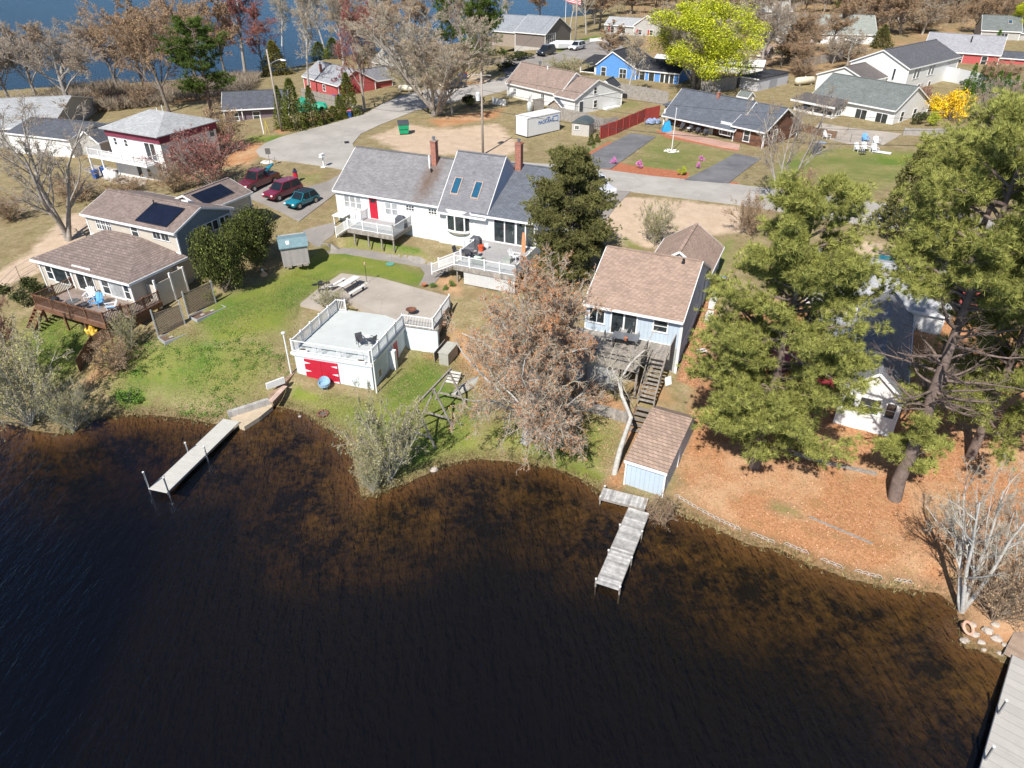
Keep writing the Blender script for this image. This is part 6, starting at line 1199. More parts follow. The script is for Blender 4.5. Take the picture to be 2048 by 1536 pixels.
for i in (0, 1): MB().bar(pp[i] + Vector((0, 0, .35)), pp[i + 1] + Vector((0, 0, .35)), .2, .9).build('wall_section', WOODG, t); MB().bar(pp[i + 1] - Vector((0, 0, .2)), pp[i + 1] + Vector((0, 0, .95)), .16).build('post', WOODB, t)
t = thing('timber_steps', 'dark wooden steps between the timber wall and the waterside shed', 'steps', G(1272, 868), R(66)); mb = MB()
for i in range(5): mb.box(i * .38, i * .38 + .3, -.55, .55, .2 * i + .15, .2 * i + .2)
mb.build('treads', mat('dark_treads', (.22, .19, .16), .9, .3), t); MB().bar((0, -.58, .1), (1.9, -.58, 1.1), .06, .2).build('stringer', WOODB, t); MB().bar((0, .58, .1), (1.9, .58, 1.1), .06, .2).build('stringer', WOODB, t)
t = thing('fire_ring', 'rusty stone fire ring on the lawn near the small beach', 'fire ring', G(646, 829, .02)); mb = MB()
for i in range(10): a = i * .628; mb.blob((.36 * math.cos(a), .36 * math.sin(a), .08), (.13, .12, .1), 6, .2, rs_)
mb.build('stones', mat('sooty_brick', (.18, .09, .06), .9, .3), t); MB().lathe([(.3, 0), (.3, .03)], 10).build('ashes', mat('ash', (.12, .11, .1), 1), t)
# tub chair, deck chairs
def chair(t, m, w_=.55, h=.9, arms=True):
    MB().box(-w_ / 2, w_ / 2, -w_ / 2, w_ / 2, .4, .44).build('seat', m, t); MB().slab([(-w_ / 2, w_ / 2, .44), (w_ / 2, w_ / 2, .44), (w_ / 2, w_ / 2 + .12, h), (-w_ / 2, w_ / 2 + .12, h)], .04).build('backrest', m, t)
    for x in (-1, 1):
        for y in (-1, 1): MB().bar((x * w_ * .47, y * w_ * .47, 0), (x * w_ * .47, y * w_ * .47, .4), .035).build('leg', m, t)
        if arms: MB().bar((x * w_ * .5, -w_ / 2, .62), (x * w_ * .5, w_ / 2 + .03, .64), .05, .03).build('armrest', m, t)
DKM = mat('dark_metal_mesh', (.07, .07, .08), .5); z = 3.0
t = thing('patio_chair', 'dark metal chair on the roof deck, further from the rail', 'chair', P(722, 690, 3.0), R(30)); chair(t, DKM)
t = thing('patio_chair', 'dark metal chair on the roof deck beside the right railing', 'chair', P(744, 690, 3.0), R(-120)); chair(t, DKM)
t = thing('side_table', 'small round table between the two dark roof-deck chairs', 'table', P(735, 683, 3.0)); MB().lathe([(.25, .45), (.25, .48)], 10).build('top', OFFW, t); MB().tube([(0, 0, 0), (0, 0, .45)], .03, 6).build('leg', DKM, t)
for (x, y, lab) in ((606, 704, 'small white planter box at the left end of the roof deck front rail'), (722, 726, 'small white planter box at the right end of the roof deck front rail')):
    t = thing('planter', lab, 'planter', P(x, y, 3.0), R(-16)); MB().box(-.4, .4, -.12, .12, 0, .2).build('box', WHITE, t); MB().blob((0, 0, .22), (.3, .08, .06), 6, .3).build('soil', mat('soil', (.07, .05, .035), 1), t)
t = thing('tub_chair', 'pale blue plastic tub chair leaning in front of the red boathouse doors', 'chair', G(650, 778, .05), R(10)); TB = mat('pale_blue_plastic', (.27, .42, .55), .5, .08)
mb = MB(); mb.lathe([(.25, 0), (.42, .1), (.46, .35), (.40, .35), (.36, .16), (.05, .14)], 14, (0, 0, .2)); o = mb.build('seat', TB, t, smooth=False); mb = MB(); mb.add([(.46 * math.cos(a), .46 * math.sin(a), .5) for a in np.linspace(.2, 2.94, 9)] + [(.48 * math.cos(a), .5 * math.sin(a), .5 + .3 * math.sin(a)) for a in np.linspace(.2, 2.94, 9)], [(i, i + 1, i + 10, i + 9) for i in range(8)]); mb.build('backrest', TB, t)
for a in (.8, 2.3, 3.9, 5.5): MB().bar((.25 * math.cos(a), .25 * math.sin(a), 0), (.25 * math.cos(a), .25 * math.sin(a), .22), .04).build('leg', TB, t)
# patio things
PW = mat('white_weathered_planks', (.66, .66, .66), .8, .12, kind='plank', period=.16, rnd=.06)
g = P(700, 578, 3.02); t = thing('picnic_table', 'white plank picnic table on the concrete patio', 'picnic table', g, R(62)); MB().box(-1.15, 1.15, -.36, .36, .72, .77).build('tabletop', PW, t)
for x in (-.85, .85): MB().bar((x, -.6, 0), (x, .25, .72), .06).build('leg', DKM, t); MB().bar((x, .6, 0), (x, -.25, .72), .06).build('leg', DKM, t)
for (x, y, lab) in ((676, 574, 'left white bench beside the picnic table'), (715, 588, 'right white bench beside the picnic table')):
    t = thing('bench', lab, 'bench', P(x, y, 3.02), R(62)); MB().box(-1.05, 1.05, -.14, .14, .42, .46).build('seat', PW, t)
    for xx in (-.8, .8): MB().bar((xx, 0, 0), (xx, 0, .42), .06, .2).build('leg', DKM, t)
def grill(t, covered=False):
    if covered: MB().hull([(-.55, -.32, 0), (.55, -.32, 0), (.55, .32, 0), (-.55, .32, 0)], [(-.5, -.25, .95), (.5, -.25, .95), (.5, .25, .95), (-.5, .25, .95)]).build('cover', mat('charcoal_cover', (.07, .075, .09), .8, .2), t); MB().hull([(-.5, -.25, .95), (.5, -.25, .95), (.5, .25, .95), (-.5, .25, .95)], [(-.3, -.1, 1.2), (.3, -.1, 1.2), (.3, .15, 1.2), (-.3, .15, 1.2)]).build('cover_top', MATS['charcoal_cover'], t); return
    MB().lathe([(.1, -.18), (.28, -.1), (.32, .02), (.3, .12), (.15, .22), (.02, .24)], 12, (0, 0, .85)).build('bowl', BLACK, t); MB().box(.34, .75, -.2, .2, .82, .85).build('shelf', BLACK, t); MB().box(-.75, -.34, -.2, .2, .82, .85).build('shelf', BLACK, t)
    for x, y in ((-.3, -.2), (.3, -.2), (-.3, .2), (.3, .2)): MB().bar((x, y, 0), (x * .7, y * .7, .8), .03).build('leg', BLACK, t)
t = thing('grill', 'black kettle grill on legs at the left corner of the patio', 'grill', P(645, 585, 3.0), R(20)); grill(t)
t = thing('grill', 'charcoal covered grill on the small deck by the red door', 'grill', P(803, 455, 4.97), R(-24)); grill(t, True)
t = thing('grill', 'tall dark covered grill on the large deck near the bow window', 'grill', P(952, 497, 4.8), R(-24)); grill(t, True)
t = thing('grill', 'dark covered grill on the lawn in front of the white ranch', 'grill', G(1632, 308), 0); grill(t, True)
t = thing('grill', 'black grill with red trim at the left end of the brown deck', 'grill', P(118, 618, 3.95), R(-25)); grill(t)
t = thing('torch', 'garden torch on a thin dark pole at the back edge of the patio', 'torch', P(734, 566, 3.02)); MB().tube([(0, 0, 0), (0, 0, 1.7)], .022, 6).build('pole', BLACK, t); MB().lathe([(.02, 1.7), (.08, 1.75), (.09, 1.95), (.03, 2.0)], 8).build('lantern', mat('tan_lantern', (.45, .3, .2), .7), t); MB().lathe([(.22, 0), (.22, .06), (.05, .1)], 10).build('base', CONC, t)
t = thing('fire_pit', 'rusty round fire pit bowl on the patio by the railing', 'fire pit', P(823, 628, 3.02)); MB().lathe([(.15, .2), (.38, .38), (.45, .42), (.45, .45), (.36, .42), (.1, .3)], 14).build('bowl', mat('rusted_steel', (.16, .07, .04), .8, .3), t)
for a in (0, 2.1, 4.2): MB().bar((.4 * math.cos(a), .4 * math.sin(a), 0), (.3 * math.cos(a), .3 * math.sin(a), .4), .03).build('leg', BLACK, t)
# furniture on the other decks
t = thing('dining_table', 'dark rectangular table on the wooden deck of the light blue cottage', 'table', P(1250, 690, 4.18), R(-20)); MB().box(-.95, .95, -.5, .5, .7, .74).build('tabletop', mat('slate_tabletop', (.15, .16, .18), .3, .1), t)
for x in (-.8, .8):
    for y in (-.4, .4): MB().bar((x, y, 0), (x, y, .7), .05).build('leg', DKM, t)
t = thing('flower_pot', 'small terracotta pot on the dark deck table', 'pot', P(1251, 681, 4.92)); MB().lathe([(.08, 0), (.13, .2), (.15, .2), (.15, .24), (.05, .22)], 10).build('pot', mat('terracotta', (.42, .16, .08), .8), t)
for (x, y, a, lab) in ((1218, 685, 90, 'metal chair at the left end of the dark deck table'), (1245, 676, 0, 'metal chair behind the dark deck table, left'), (1268, 680, 0, 'metal chair behind the dark deck table, right')): t = thing('patio_chair', lab, 'chair', P(x, y, 4.18), R(a - 20)); chair(t, mat('grey_metal_mesh', (.30, .29, .28), .6))
WP = mat('white_plastic', (.75, .76, .78), .4, .04); BP = mat('blue_plastic', (.12, .38, .70), .5, .08)
def adirondack(t, m):
    mb = MB(); mb.slab([(-.3, -.3, .4), (.3, -.3, .4), (.3, .3, .25), (-.3, .3, .25)], .04); mb.build('seat', m, t)
    mb = MB()
    for i in range(5): mb.bar((-.24 + i * .12, .25, .25), (-.28 + i * .14, .6, 1.0 - abs(i - 2) * .05), .1, .03)
    mb.build('backrest', m, t)
    for x in (-.36, .36): MB().bar((x, -.4, .58), (x, .4, .55), .12, .03).build('armrest', m, t); MB().bar((x, -.3, 0), (x, -.3, .57), .05).build('leg', m, t); MB().bar((x, .35, 0), (x, .35, .5), .05).build('leg', m, t)
t = thing('deck_chair', 'blue slatted lounge chair on the brown deck', 'chair', P(196, 612, 3.95), R(-10)); adirondack(t, BP)
t = thing('deck_chair', 'white slatted chair with blue cushion right of the blue lounge chair', 'chair', P(224, 622, 3.95), R(-60)); adirondack(t, WP); MB().slab([(-.25, -.3, .46), (.25, -.3, .46), (.25, .25, .32), (-.25, .25, .32)], .05).build('cushion', BP, t)
t = thing('deck_chair', 'white slatted chair behind the blue lounge chair by the deck door', 'chair', P(182, 600, 3.95), R(10)); adirondack(t, WP)
t = thing('round_table', 'round glass table with dark chairs under a closed umbrella pole on the brown deck', 'table', P(150, 618, 3.95)); MB().lathe([(.55, .68), (.55, .71)], 16).build('tabletop', mat('smoked_glass', (.12, .12, .12), .15), t); MB().tube([(0, 0, 0), (0, 0, 1.9)], .03, 6).build('umbrella_pole', WHITE, t)
for a in range(4): MB().lathe([(.24, .42), (.24, .45)], 10, (.85 * math.cos(a * 1.57), .7 * math.sin(a * 1.57), 0)).build('stool', DKM, t)
t = thing('covered_object', 'bright yellow lumpy cover standing under the brown deck', 'cover', G(186, 672), 0); mb = MB(); mb.blob((0, 0, .45), (.45, .35, .5), 10, .22, rs_); mb.blob((.3, -.1, .3), (.3, .3, .35), 8, .25, rs_); mb.build('cover', mat('yellow_tarp', (.75, .48, .06), .6, .15), t)
t = thing('dining_table', 'dark round table on the large white-railed deck', 'table', P(932, 518, 4.8)); MB().lathe([(.5, .7), (.5, .74)], 14).build('tabletop', DKM, t); MB().tube([(0, 0, 0), (0, 0, .7)], .05, 6).build('leg', DKM, t)
for x, y, a, lab in ((915, 512, 60, 'dark chair left of the round table on the large deck'), (948, 515, -80, 'dark chair right of the round table on the large deck')): t = thing('patio_chair', lab, 'chair', P(x, y, 4.8), R(a)); chair(t, DKM)
t = thing('storage_box', 'dark green storage box with white and green bundle by the large deck rail', 'box', P(957, 528, 4.8), R(-24)); MB().box(-.55, .55, -.3, .3, 0, .55).build('box', mat('dark_olive_plastic', (.10, .12, .09), .6), t); mb = MB(); mb.blob((-.1, 0, .62), (.4, .25, .12), 8, .25, rs_); mb.build('bundle', mat('pale_green_cloth', (.5, .65, .55), .9, .3), t)
t = thing('bucket', 'orange-red bucket beside the tall covered grill', 'bucket', P(962, 502, 4.8)); MB().lathe([(.2, 0), (.27, .5), (.3, .5), (.3, .54)], 12).build('bucket', mat('orange_red_plastic', (.70, .10, .03), .5), t)
t = thing('sack', 'white plastic sack beside the orange-red bucket', 'sack', P(972, 497, 4.8)); MB().blob((0, 0, .25), (.3, .22, .3), 8, .2, rs_).build('sack', WP, t)
t = thing('paddle_board', 'orange wooden board standing against the wall by the sliding doors', 'board', P(1047, 505, 4.8), R(-24)); MB().hull([(-.16, -.02, 0), (.16, -.02, 0), (.2, -.02, .9), (.12, -.02, 1.9), (-.12, -.02, 1.9), (-.2, -.02, .9)], [(-.16, .03, 0), (.16, .03, 0), (.2, .03, .9), (.12, .03, 1.9), (-.12, .03, 1.9), (-.2, .03, .9)]).build('board', mat('orange_wood', (.55, .26, .12), .6, .2), t)
t = thing('lounge_chair', 'white cushioned lounge chair at the right side of the large deck', 'chair', P(1030, 520, 4.8), R(60)); adirondack(t, WP)
t = thing('cooler', 'grey square cooler in front of the white cushioned lounge chair', 'cooler', P(1015, 525, 4.8), R(-24)); MB().box(-.35, .35, -.25, .25, 0, .4).build('box', mat('grey_cooler', (.33, .36, .33), .6), t); MB().box(-.37, .37, -.27, .27, .4, .46).build('lid', MATS['grey_cooler'], t)
# ---------------------------------------------------------------- fences
def board_fence(name, label, pts, h, m, pm=None, cat='fence', th=.04, step=2.4, pxs=True, z=None):
    pts = [G(*p) for p in pts] if pxs else pts; t = thing(name, label, cat, (0, 0, 0))
    for i in range(len(pts) - 1):
        a, b_ = pts[i], pts[i + 1]; L = (b_ - a).length; k = max(1, round(L / step))
        for j in range(k):
            p, q = a.lerp(b_, j / k), a.lerp(b_, (j + 1) / k); p = Vector((p.x, p.y, T(p.x, p.y))); q = Vector((q.x, q.y, T(q.x, q.y))); n = max(2, int((q - p).length / .16)); mb = MB(); jr = random.Random(i * 31 + j)
            for e in range(n):
                r0 = p.lerp(q, (e + .04) / n); r1 = p.lerp(q, (e + .96) / n); hh = h + jr.uniform(-.03, .03); d_ = (r1 - r0); nr = Vector((-d_.y, d_.x, 0)).normalized() * th / 2
                mb.hull([tuple(r0 - nr), tuple(r1 - nr), tuple(r1 + nr), tuple(r0 + nr)], [tuple(v + Vector((0, 0, hh))) for v in (r0 - nr, r1 - nr, r1 + nr, r0 + nr)])
            mb.build('panel', m, t); MB().bar(p - Vector((0, 0, .1)), p + Vector((0, 0, h + .1)), .12).build('post', pm or m, t)
    return t
FG = mat('grey_fence_boards', (.30, .275, .25), .9, .3, 3); FRD = mat('red_fence_boards', (.36, .055, .045), .85, .15, 2); FB = mat('brown_fence_boards', (.17, .10, .06), .9, .3, 3); FW = mat('white_vinyl', (.66, .68, .70), .5, .04)
board_fence('board_fence', 'brown board fence stepping down the bank below the brown deck', [(300, 640), (240, 668), (188, 698), (160, 745)], 1.1, FB)
board_fence('picket_fence', 'grey picket fence behind the storage container and plastic shed', [(1095, 236), (1125, 240), (1170, 250), (1205, 262), (1235, 258)], 1.7, FG)
board_fence('red_fence', 'red-stained board fence running back from the left driveway', [(1200, 279), (1232, 268), (1258, 256), (1290, 242), (1318, 236)], 1.8, FRD)
board_fence('wood_fence', 'grey wooden fence behind the lawn between the blue cottage and ranch', [(1240, 194), (1290, 202), (1335, 212)], 2.1, FG)
board_fence('wood_fence', 'shaded grey fence from the brown ranch roof to the flat-roofed shed', [(1400, 188), (1470, 178), (1482, 160)], 2.0, FG)
board_fence('white_fence', 'long tall white panel fence in front of the red house', [(1868, 158), (1910, 166), (1960, 178), (2030, 192)], 2.3, FW, step=3.5)
board_fence('wood_fence', 'grey board fence in front of the red cottage', [(605, 196), (640, 206), (672, 214)], 1.7, FG)
board_fence('white_fence', 'white low fence enclosing the left end of the cross-gabled house', [(986, 208), (1012, 212)], 1.0, WHITE)
board_fence('screen_fence', 'short grey fence panel beside the gas cylinder', [(1066, 222), (1088, 218)], 1.7, FG)
board_fence('block_wall', 'low grey block retaining wall right of the white ranch', [(1806, 270), (1860, 272), (1935, 266)], .9, mat('grey_block_wall', (.33, .31, .29), .95, .2), th=.3, step=3, cat='wall')
board_fence('porch_fence', 'dark wooden fence below the porch of the white ranch', [(1598, 262), (1650, 275), (1672, 278)], 1.0, FB)
board_fence('low_fence', 'brown short fence behind the purple maple by the road', [(702, 218), (726, 222)], .8, FG)
board_fence('wood_fence', 'grey fence among bare trees behind the flat-roofed shed', [(1590, 140), (1640, 128), (1700, 118)], 1.6, FG)
board_fence('white_fence', 'low white rail fence at the far parking area', [(1180, 84), (1200, 82), (1216, 84)], .7, WHITE)
def wire_fence(label, pts, h=1.1):
    pts = [G(*p) for p in pts]; t = thing('wire_fence', label, 'fence', (0, 0, 0))
    for i in range(len(pts) - 1):
        a, b_ = pts[i], pts[i + 1]; k = max(1, round((b_ - a).length / 2.5)); mb = MB()
        for f in (.15, .5, .95): mb.bar(a + Vector((0, 0, h * f)), b_ + Vector((0, 0, h * f)), .02)
        mb.build('wires', CHROME, t)
        for j in range(k + 1): p = a.lerp(b_, j / k); MB().tube([p - Vector((0, 0, .2)), p + Vector((0, 0, h))], .03, 5).build('post', CHROME, t)
wire_fence('wire fence along the sandy strip left of the beige house', [(0, 595), (40, 555), (75, 535)]); wire_fence('thin wire fence in front of the right lawn patio', [(1640, 278), (1700, 285), (1760, 292)]); wire_fence('wire fence beside the red pickup below the cul-de-sac', [(472, 372), (500, 358), (552, 332)]); wire_fence('wire pen beside the red fence and tan annex', [(1288, 252), (1318, 258), (1345, 262)])
for (a, b_, lab) in (((318, 676), (370, 648), 'front lattice trellis frame with a planting bed on the left lawn'), ((378, 634), (432, 606), 'rear lattice trellis frame with a planting bed near the evergreen')):
    A, B = G(*a), G(*b_); L = math.dist(A[:2], B[:2]); zb = min(A.z, B.z); t = thing('trellis_bed', lab, 'trellis', (A.x, A.y, A.z), yaw(A, B)); dz = B.z - A.z
    for x in (0, L): MB().bar((x, 0, -.2), (x, 0, 2.1 + dz), .09).build('post', mat('grey_post', (.38, .38, .38), .8), t)
    mb = MB(); H_ = 1.75
    for k in range(-int(H_ / .17), int(L / .17)):
        for s_ in (0, 1):
            x0, x1 = k * .17, k * .17 + H_; z0, z1 = (.3, .3 + H_) if s_ else (.3 + H_, .3)
            if x0 < 0: z0 += (z1 - z0) * (-x0 / H_); x0 = 0
            if x1 > L: z1 -= (z1 - z0) * (x1 - L) / (x1 - x0); x1 = L
            if x1 - x0 > .05: mb.bar((x0, .012 * s_, z0), (x1, .012 * s_, z1), .02, .06)
    mb.bar((0, 0, .28), (L, 0, .28), .04, .06); mb.bar((0, 0, 2.07), (L, 0, 2.07), .04, .06); mb.build('lattice', mat('dark_lattice', (.17, .13, .10), .9, .2), t)
    mb = MB(); mb.box(-.1, L + .1, -1.25, -1.19, -.3, .16); mb.box(-.1, L + .1, -.1, -.04, -.3, .16); mb.box(-.1, -.04, -1.19, -.1, -.3, .16); mb.box(L + .04, L + .1, -1.19, -.1, -.3, .16); mb.build('bed_frame', mat('grey_timber', (.36, .37, .38), .85, .1), t); MB().box(-.04, L + .04, -1.19, -.1, -.3, .08).build('soil', mat('brown_soil', (.14, .09, .065), 1, .3, 6), t)
    for x in (L * .3, L * .65): MB().box(x - .15, x + .15, -.8, -.6, .08, .11).build('stepping_stone', CONC, t)
# ---------------------------------------------------------------- bins, tanks, small yard things
def bin_(label, g, lid, body, rz=0, nm='wheeled_bin', s=1):
    t = thing(nm, label, 'bin', g, rz); t.scale = (s,) * 3; MB().hull([(-.24, -.28, .05), (.24, -.28, .05), (.24, .26, .05), (-.24, .26, .05)], [(-.3, -.38, 1.0), (.3, -.38, 1.0), (.3, .34, 1.0), (-.3, .34, 1.0)]).build('body', body, t)
    MB().hull([(-.32, -.42, 1.0), (.32, -.42, 1.0), (.32, .38, 1.0), (-.32, .38, 1.0)], [(-.28, -.38, 1.1), (.28, -.38, 1.1), (.28, .34, 1.08), (-.28, .34, 1.08)]).build('lid', lid, t)
    for x in (-.26, .26): MB(lambda a, b, c: (c + x - .03, a + .25, b + .12)).lathe([(.12, 0), (.12, .06)], 10).build('wheel', BLACK, t)
    MB().bar((-.25, .42, .98), (.25, .42, .98), .04).build('handle', body, t); return t
BNB = mat('bin_blue', (.02, .09, .35), .5); BNR = mat('bin_red', (.75, .10, .07), .5); BNG = mat('bin_green', (.01, .30, .14), .5); BND = mat('bin_dark_lid', (.06, .07, .08), .5)
for args in [('red-lidded blue bin at the roadside right of the arborvitae', G(700, 234), BNR, BNB), ('blue bin in the shade left of the purple maple', G(668, 204), BNB, BNB), ('blue bin nearest the purple maple trunk', G(680, 202), BNB, BNB), ('red-lidded bin on the far side of the light blue cottage', G(1434, 592), BNR, BNB), ('blue bin furthest back beside the light blue cottage', G(1441, 578), BNB, BNB),
    ('dark blue bin under the balcony of the maroon and white house', G(194, 357), BNB, BNB), ('second dark blue bin under the balcony near the tanks', G(210, 350), BNB, BNB), ('red-lidded bin under the pines, left of the pair', G(1908, 592), BNR, BNB), ('red-lidded bin under the pines, right of the pair', G(1922, 592), BNR, BNB), ('blue bin with dark lid beside the parked dark car', G(930, 158), BNR, BNB), ('blue bin next to the road by the dark car', G(922, 160), BNB, BNB)]: bin_(*args, rz=random.uniform(-.6, .3))
t = thing('dumpster', 'green metal dumpster with dark lid on the gravel lot', 'dumpster', G(808, 268), R(12)); MB().hull([(-.6, -.5, .15), (.6, -.5, .15), (.6, .5, .15), (-.6, .5, .15)], [(-.75, -.6, 1.35), (.75, -.6, 1.35), (.75, .6, 1.7), (-.75, .6, 1.7)]).build('body', BNG, t); MB().slab([(-.78, -.65, 1.42), (.78, -.65, 1.42), (.78, .65, 1.78), (-.78, .65, 1.78)], .07).build('lid', BND, t); MB().box(-.72, .72, -.66, -.58, .8, .9).build('band', BNG, t)
for x in (-.5, .5): MB().box(x - .08, x + .08, -.4, .4, 0, .15).build('skid', BLACK, t)
def tank(label, g, L, r, rz, m, upright=False):
    t = thing('gas_tank', label, 'tank', g, rz)
    if upright: MB().lathe([(r * .4, 0), (r, .12), (r, L - .15), (r * .5, L), (.05, L + .05)], 14).build('tank', m, t, smooth=True); MB().lathe([(r * .4, L), (r * .4, L + .2)], 10).build('collar', m, t); return
    MB(lambda a, b, c: (c, a, b + r + .15)).lathe([(.03, -L / 2), (r * .6, -L / 2 + r * .2), (r, -L / 2 + r * .7), (r, L / 2 - r * .7), (r * .6, L / 2 - r * .2), (.03, L / 2)], 14).build('tank', m, t, smooth=True)
    for x in (-L * .3, L * .3): MB().box(x - .08, x + .08, -r * .7, r * .7, 0, .3).build('foot', CONC, t)
    MB().lathe([(.14, 0), (.14, .12)], 10, (0, 0, 2 * r + .13)).build('dome', m, t)
CRM = mat('cream_tank_paint', (.66, .60, .47), .5, .08)
tank('white horizontal gas tank on the grass left of the fan-shaped tree', G(812, 184), 3.0, .5, R(-25), CRM); tank('cream horizontal gas tank beside the flat-roofed grey shed', G(1608, 170), 4.2, .6, R(22), CRM); tank('upright grey gas cylinder beside the cross-gabled house', G(1059, 224), 1.5, .38, 0, mat('grey_cylinder', (.50, .55, .56), .4), True)
tank('left of two upright white tanks by the two-storey house wall', G(219, 360), 1.3, .5, 0, WHITE, True); tank('right of two upright white tanks by the two-storey house wall', G(231, 364), 1.3, .5, 0, WHITE, True)
# storage container
A, B = P(1055, 277, 5), P(1125, 261, 5); t = thing('storage_container', 'white portable storage container lettered PACK-RAT on the grass', 'container', (A.x, A.y, T(A.x, A.y) + .05), yaw(A, B) + R(0)); Lc = 6.2
CW = mat('container_white', (.74, .75, .76), .5, .04, kind='clap', period=.3); MB().box(0, Lc, 0, 2.4, .12, 2.5).build('box', CW, t); MB().box(-.05, Lc + .05, -.05, 2.45, 2.5, 2.62).build('roof', WHITE, t); mb = MB(); mb.box(-.03, Lc + .03, -.03, 2.43, 0, .12); mb.build('base_frame', BLACK, t)
mb = MB()
for x in (-.03, Lc - .03): mb.box(x, x + .06, -.03, .03, .12, 2.5)
mb.box(-.03, .03, 2.37, 2.43, .12, 2.5); mb.build('corner_edging', mat('dark_grey_edge', (.12, .12, .13), .5), t)
LB = mat('logo_blue', (.03, .14, .42), .5)
def lettering(root, txt, loc, size, m, rot=(R(90), 0, 0), name='lettering'):
    c = bpy.data.curves.new('t', 'FONT'); c.body = txt; c.size = size; c.extrude = .005; c.offset = size * .02; o = bpy.data.objects.new('t', c); COL.objects.link(o); bpy.context.view_layer.update()
    me = bpy.data.meshes.new_from_object(o); bpy.data.objects.remove(o); n = bpy.data.objects.new(name, me); COL.objects.link(n); me.materials.clear(); me.materials.append(m); n.parent = root; n.location = loc; n.rotation_euler = rot; return n
lettering(t, 'PACK-RAT', (2.0, -.02, 1.45), .62, LB); lettering(t, '1-800', (3.5, -.02, 2.0), .3, LB)
mb = MB()
for a, b_ in (((4.75, 1.5), (5.75, 1.5)), ((5.75, 1.5), (5.75, 2.15)), ((5.75, 2.15), (4.75, 2.15)), ((4.75, 2.15), (4.75, 1.5))): mb.bar((a[0], -.015, a[1]), (b_[0], -.015, b_[1]), .03, .07)
mb.build('logo_frame', LB, t)
# lighthouse ornament, mailbox, signs, poles
g = G(593, 364); t = thing('lighthouse_ornament', 'knee-high red and white toy lighthouse on the roadside grass', 'lawn ornament', g); t['label'] = 'red and white garden lighthouse with black top on the roadside grass'
MB().lathe([(.36, 0), (.3, .6)], 8).build('lower_tower', WHITE, t); MB().lathe([(.3, .6), (.22, 1.15)], 8).build('upper_tower', RED, t); MB().lathe([(.22, 1.15), (.3, 1.18), (.3, 1.24), (.16, 1.26), (.16, 1.45)], 8).build('gallery', mat('navy_paint', (.03, .04, .10), .5), t); MB().lathe([(.2, 1.45), (.02, 1.62)], 8).build('roof', BLACK, t)
t = thing('mailbox', 'white mailbox on a white post at the edge of the cul-de-sac', 'mailbox', G(648, 334), R(-20)); MB().bar((0, 0, 0), (0, 0, 1.25), .12).build('post', WHITE, t); MB().box(-.25, .25, -.5, .3, 1.25, 1.3).build('shelf', WHITE, t); mb = MB(lambda a, b, c: (a, c, b + 1.3)); ar = [(-.17, 0)] + [(.17 * math.cos(a), .2 + .17 * math.sin(a)) for a in np.linspace(math.pi, 0, 7)] + [(.17, 0)]; mb.hull([(x, y, -.45) for x, y in ar], [(x, y, .2) for x, y in ar]); mb.build('box', WHITE, t); MB().box(-.3, .3, -.3, .3, 0, .08).build('base', WHITE, t)
t = thing('road_sign', 'grey metal sign seen from behind at the end of the cul-de-sac', 'sign', G(541, 333), R(10)); MB().tube([(0, 0, 0), (0, 0, 2.2)], .035, 6).build('post', CHROME, t); MB().box(-.3, .3, -.05, -.03, 1.5, 2.2).build('plate', CHROME, t)
o = MB().blob((0, 0, 0), (.8, .5, .3), 9, .2, rs_).build('boulder', mat('pale_boulder', (.55, .53, .5), .9, .1), None, loc=tuple(G(535, 327, .1))); tag(o, 'pale flat boulder at the foot of the cul-de-sac sign', 'rock')
WD = mat('pole_wood', (.34, .30, .26), .9, .2, 3)
def upole(label, g, h, lean=(0, 0), arm=None, lamp=None, trans=None, nm='utility_pole', r=.16):
    t = thing(nm, label, 'pole', g); top = Vector((lean[0], lean[1], h)); MB().tube([(0, 0, -.3), top], [r, r * .65], 10).build('pole', WD, t, smooth=True)
    if lamp: d_ = Vector(lamp); p0 = top * .82; mb = MB(); mb.tube([p0 + d_ * s_ + Vector((0, 0, .7 * math.sin(s_ * 1.8))) for s_ in np.linspace(0, 1, 7)], .05, 6); mb.build('lamp_arm', CHROME, t); e = p0 + d_ + Vector((0, 0, .6)); MB().blob(tuple(e), (.4, .2, .12), 8, 0).build('lamp_head', OFFW, t)
    if trans: c = top * .72 + Vector(trans); MB().lathe([(.25, -.5), (.28, -.45), (.28, .4), (.2, .5), (.05, .55)], 12, tuple(c)).build('transformer', mat('transformer_grey', (.55, .57, .58), .5), t); MB().bar(tuple(top * .72), tuple(c), .1).build('bracket', CHROME, t)
    if arm: MB().bar(top * .97 - Vector(arm), top * .97 + Vector(arm), .1, .12).build('crossarm', WD, t)
    return g + top
tp1 = upole('utility pole with grey transformer behind the long white house', G(966, 309), 9.8, trans=(-.45, -.1, 0), arm=(1.2, -.3, 0))
tp0 = upole('leaning wooden street light pole at the left of the cul-de-sac', G(564, 263), 10.8, lean=(-.2, 0), lamp=(2.1, -.3, 0), nm='street_light')
tp2 = upole('utility pole at the far parking area beside the flagpole', G(1150, 98), 13, r=.2)
tp3 = upole('utility pole left of the purple maple', G(735, 226), 9, r=.12) if False else G(2300, 430) + Vector((0, 0, 10))
tp4 = G(-500, 300) + Vector((0, 0, 9))
def wire(label, a, b_, sag, r=.018):
    pts = [a.lerp(b_, s_) - Vector((0, 0, 4 * sag * s_ * (1 - s_))) for s_ in np.linspace(0, 1, 25)]; o = MB().tube([tuple(p) for p in pts], r, 4, False).build('power_line', BLACK); tag(o, label, 'wire')
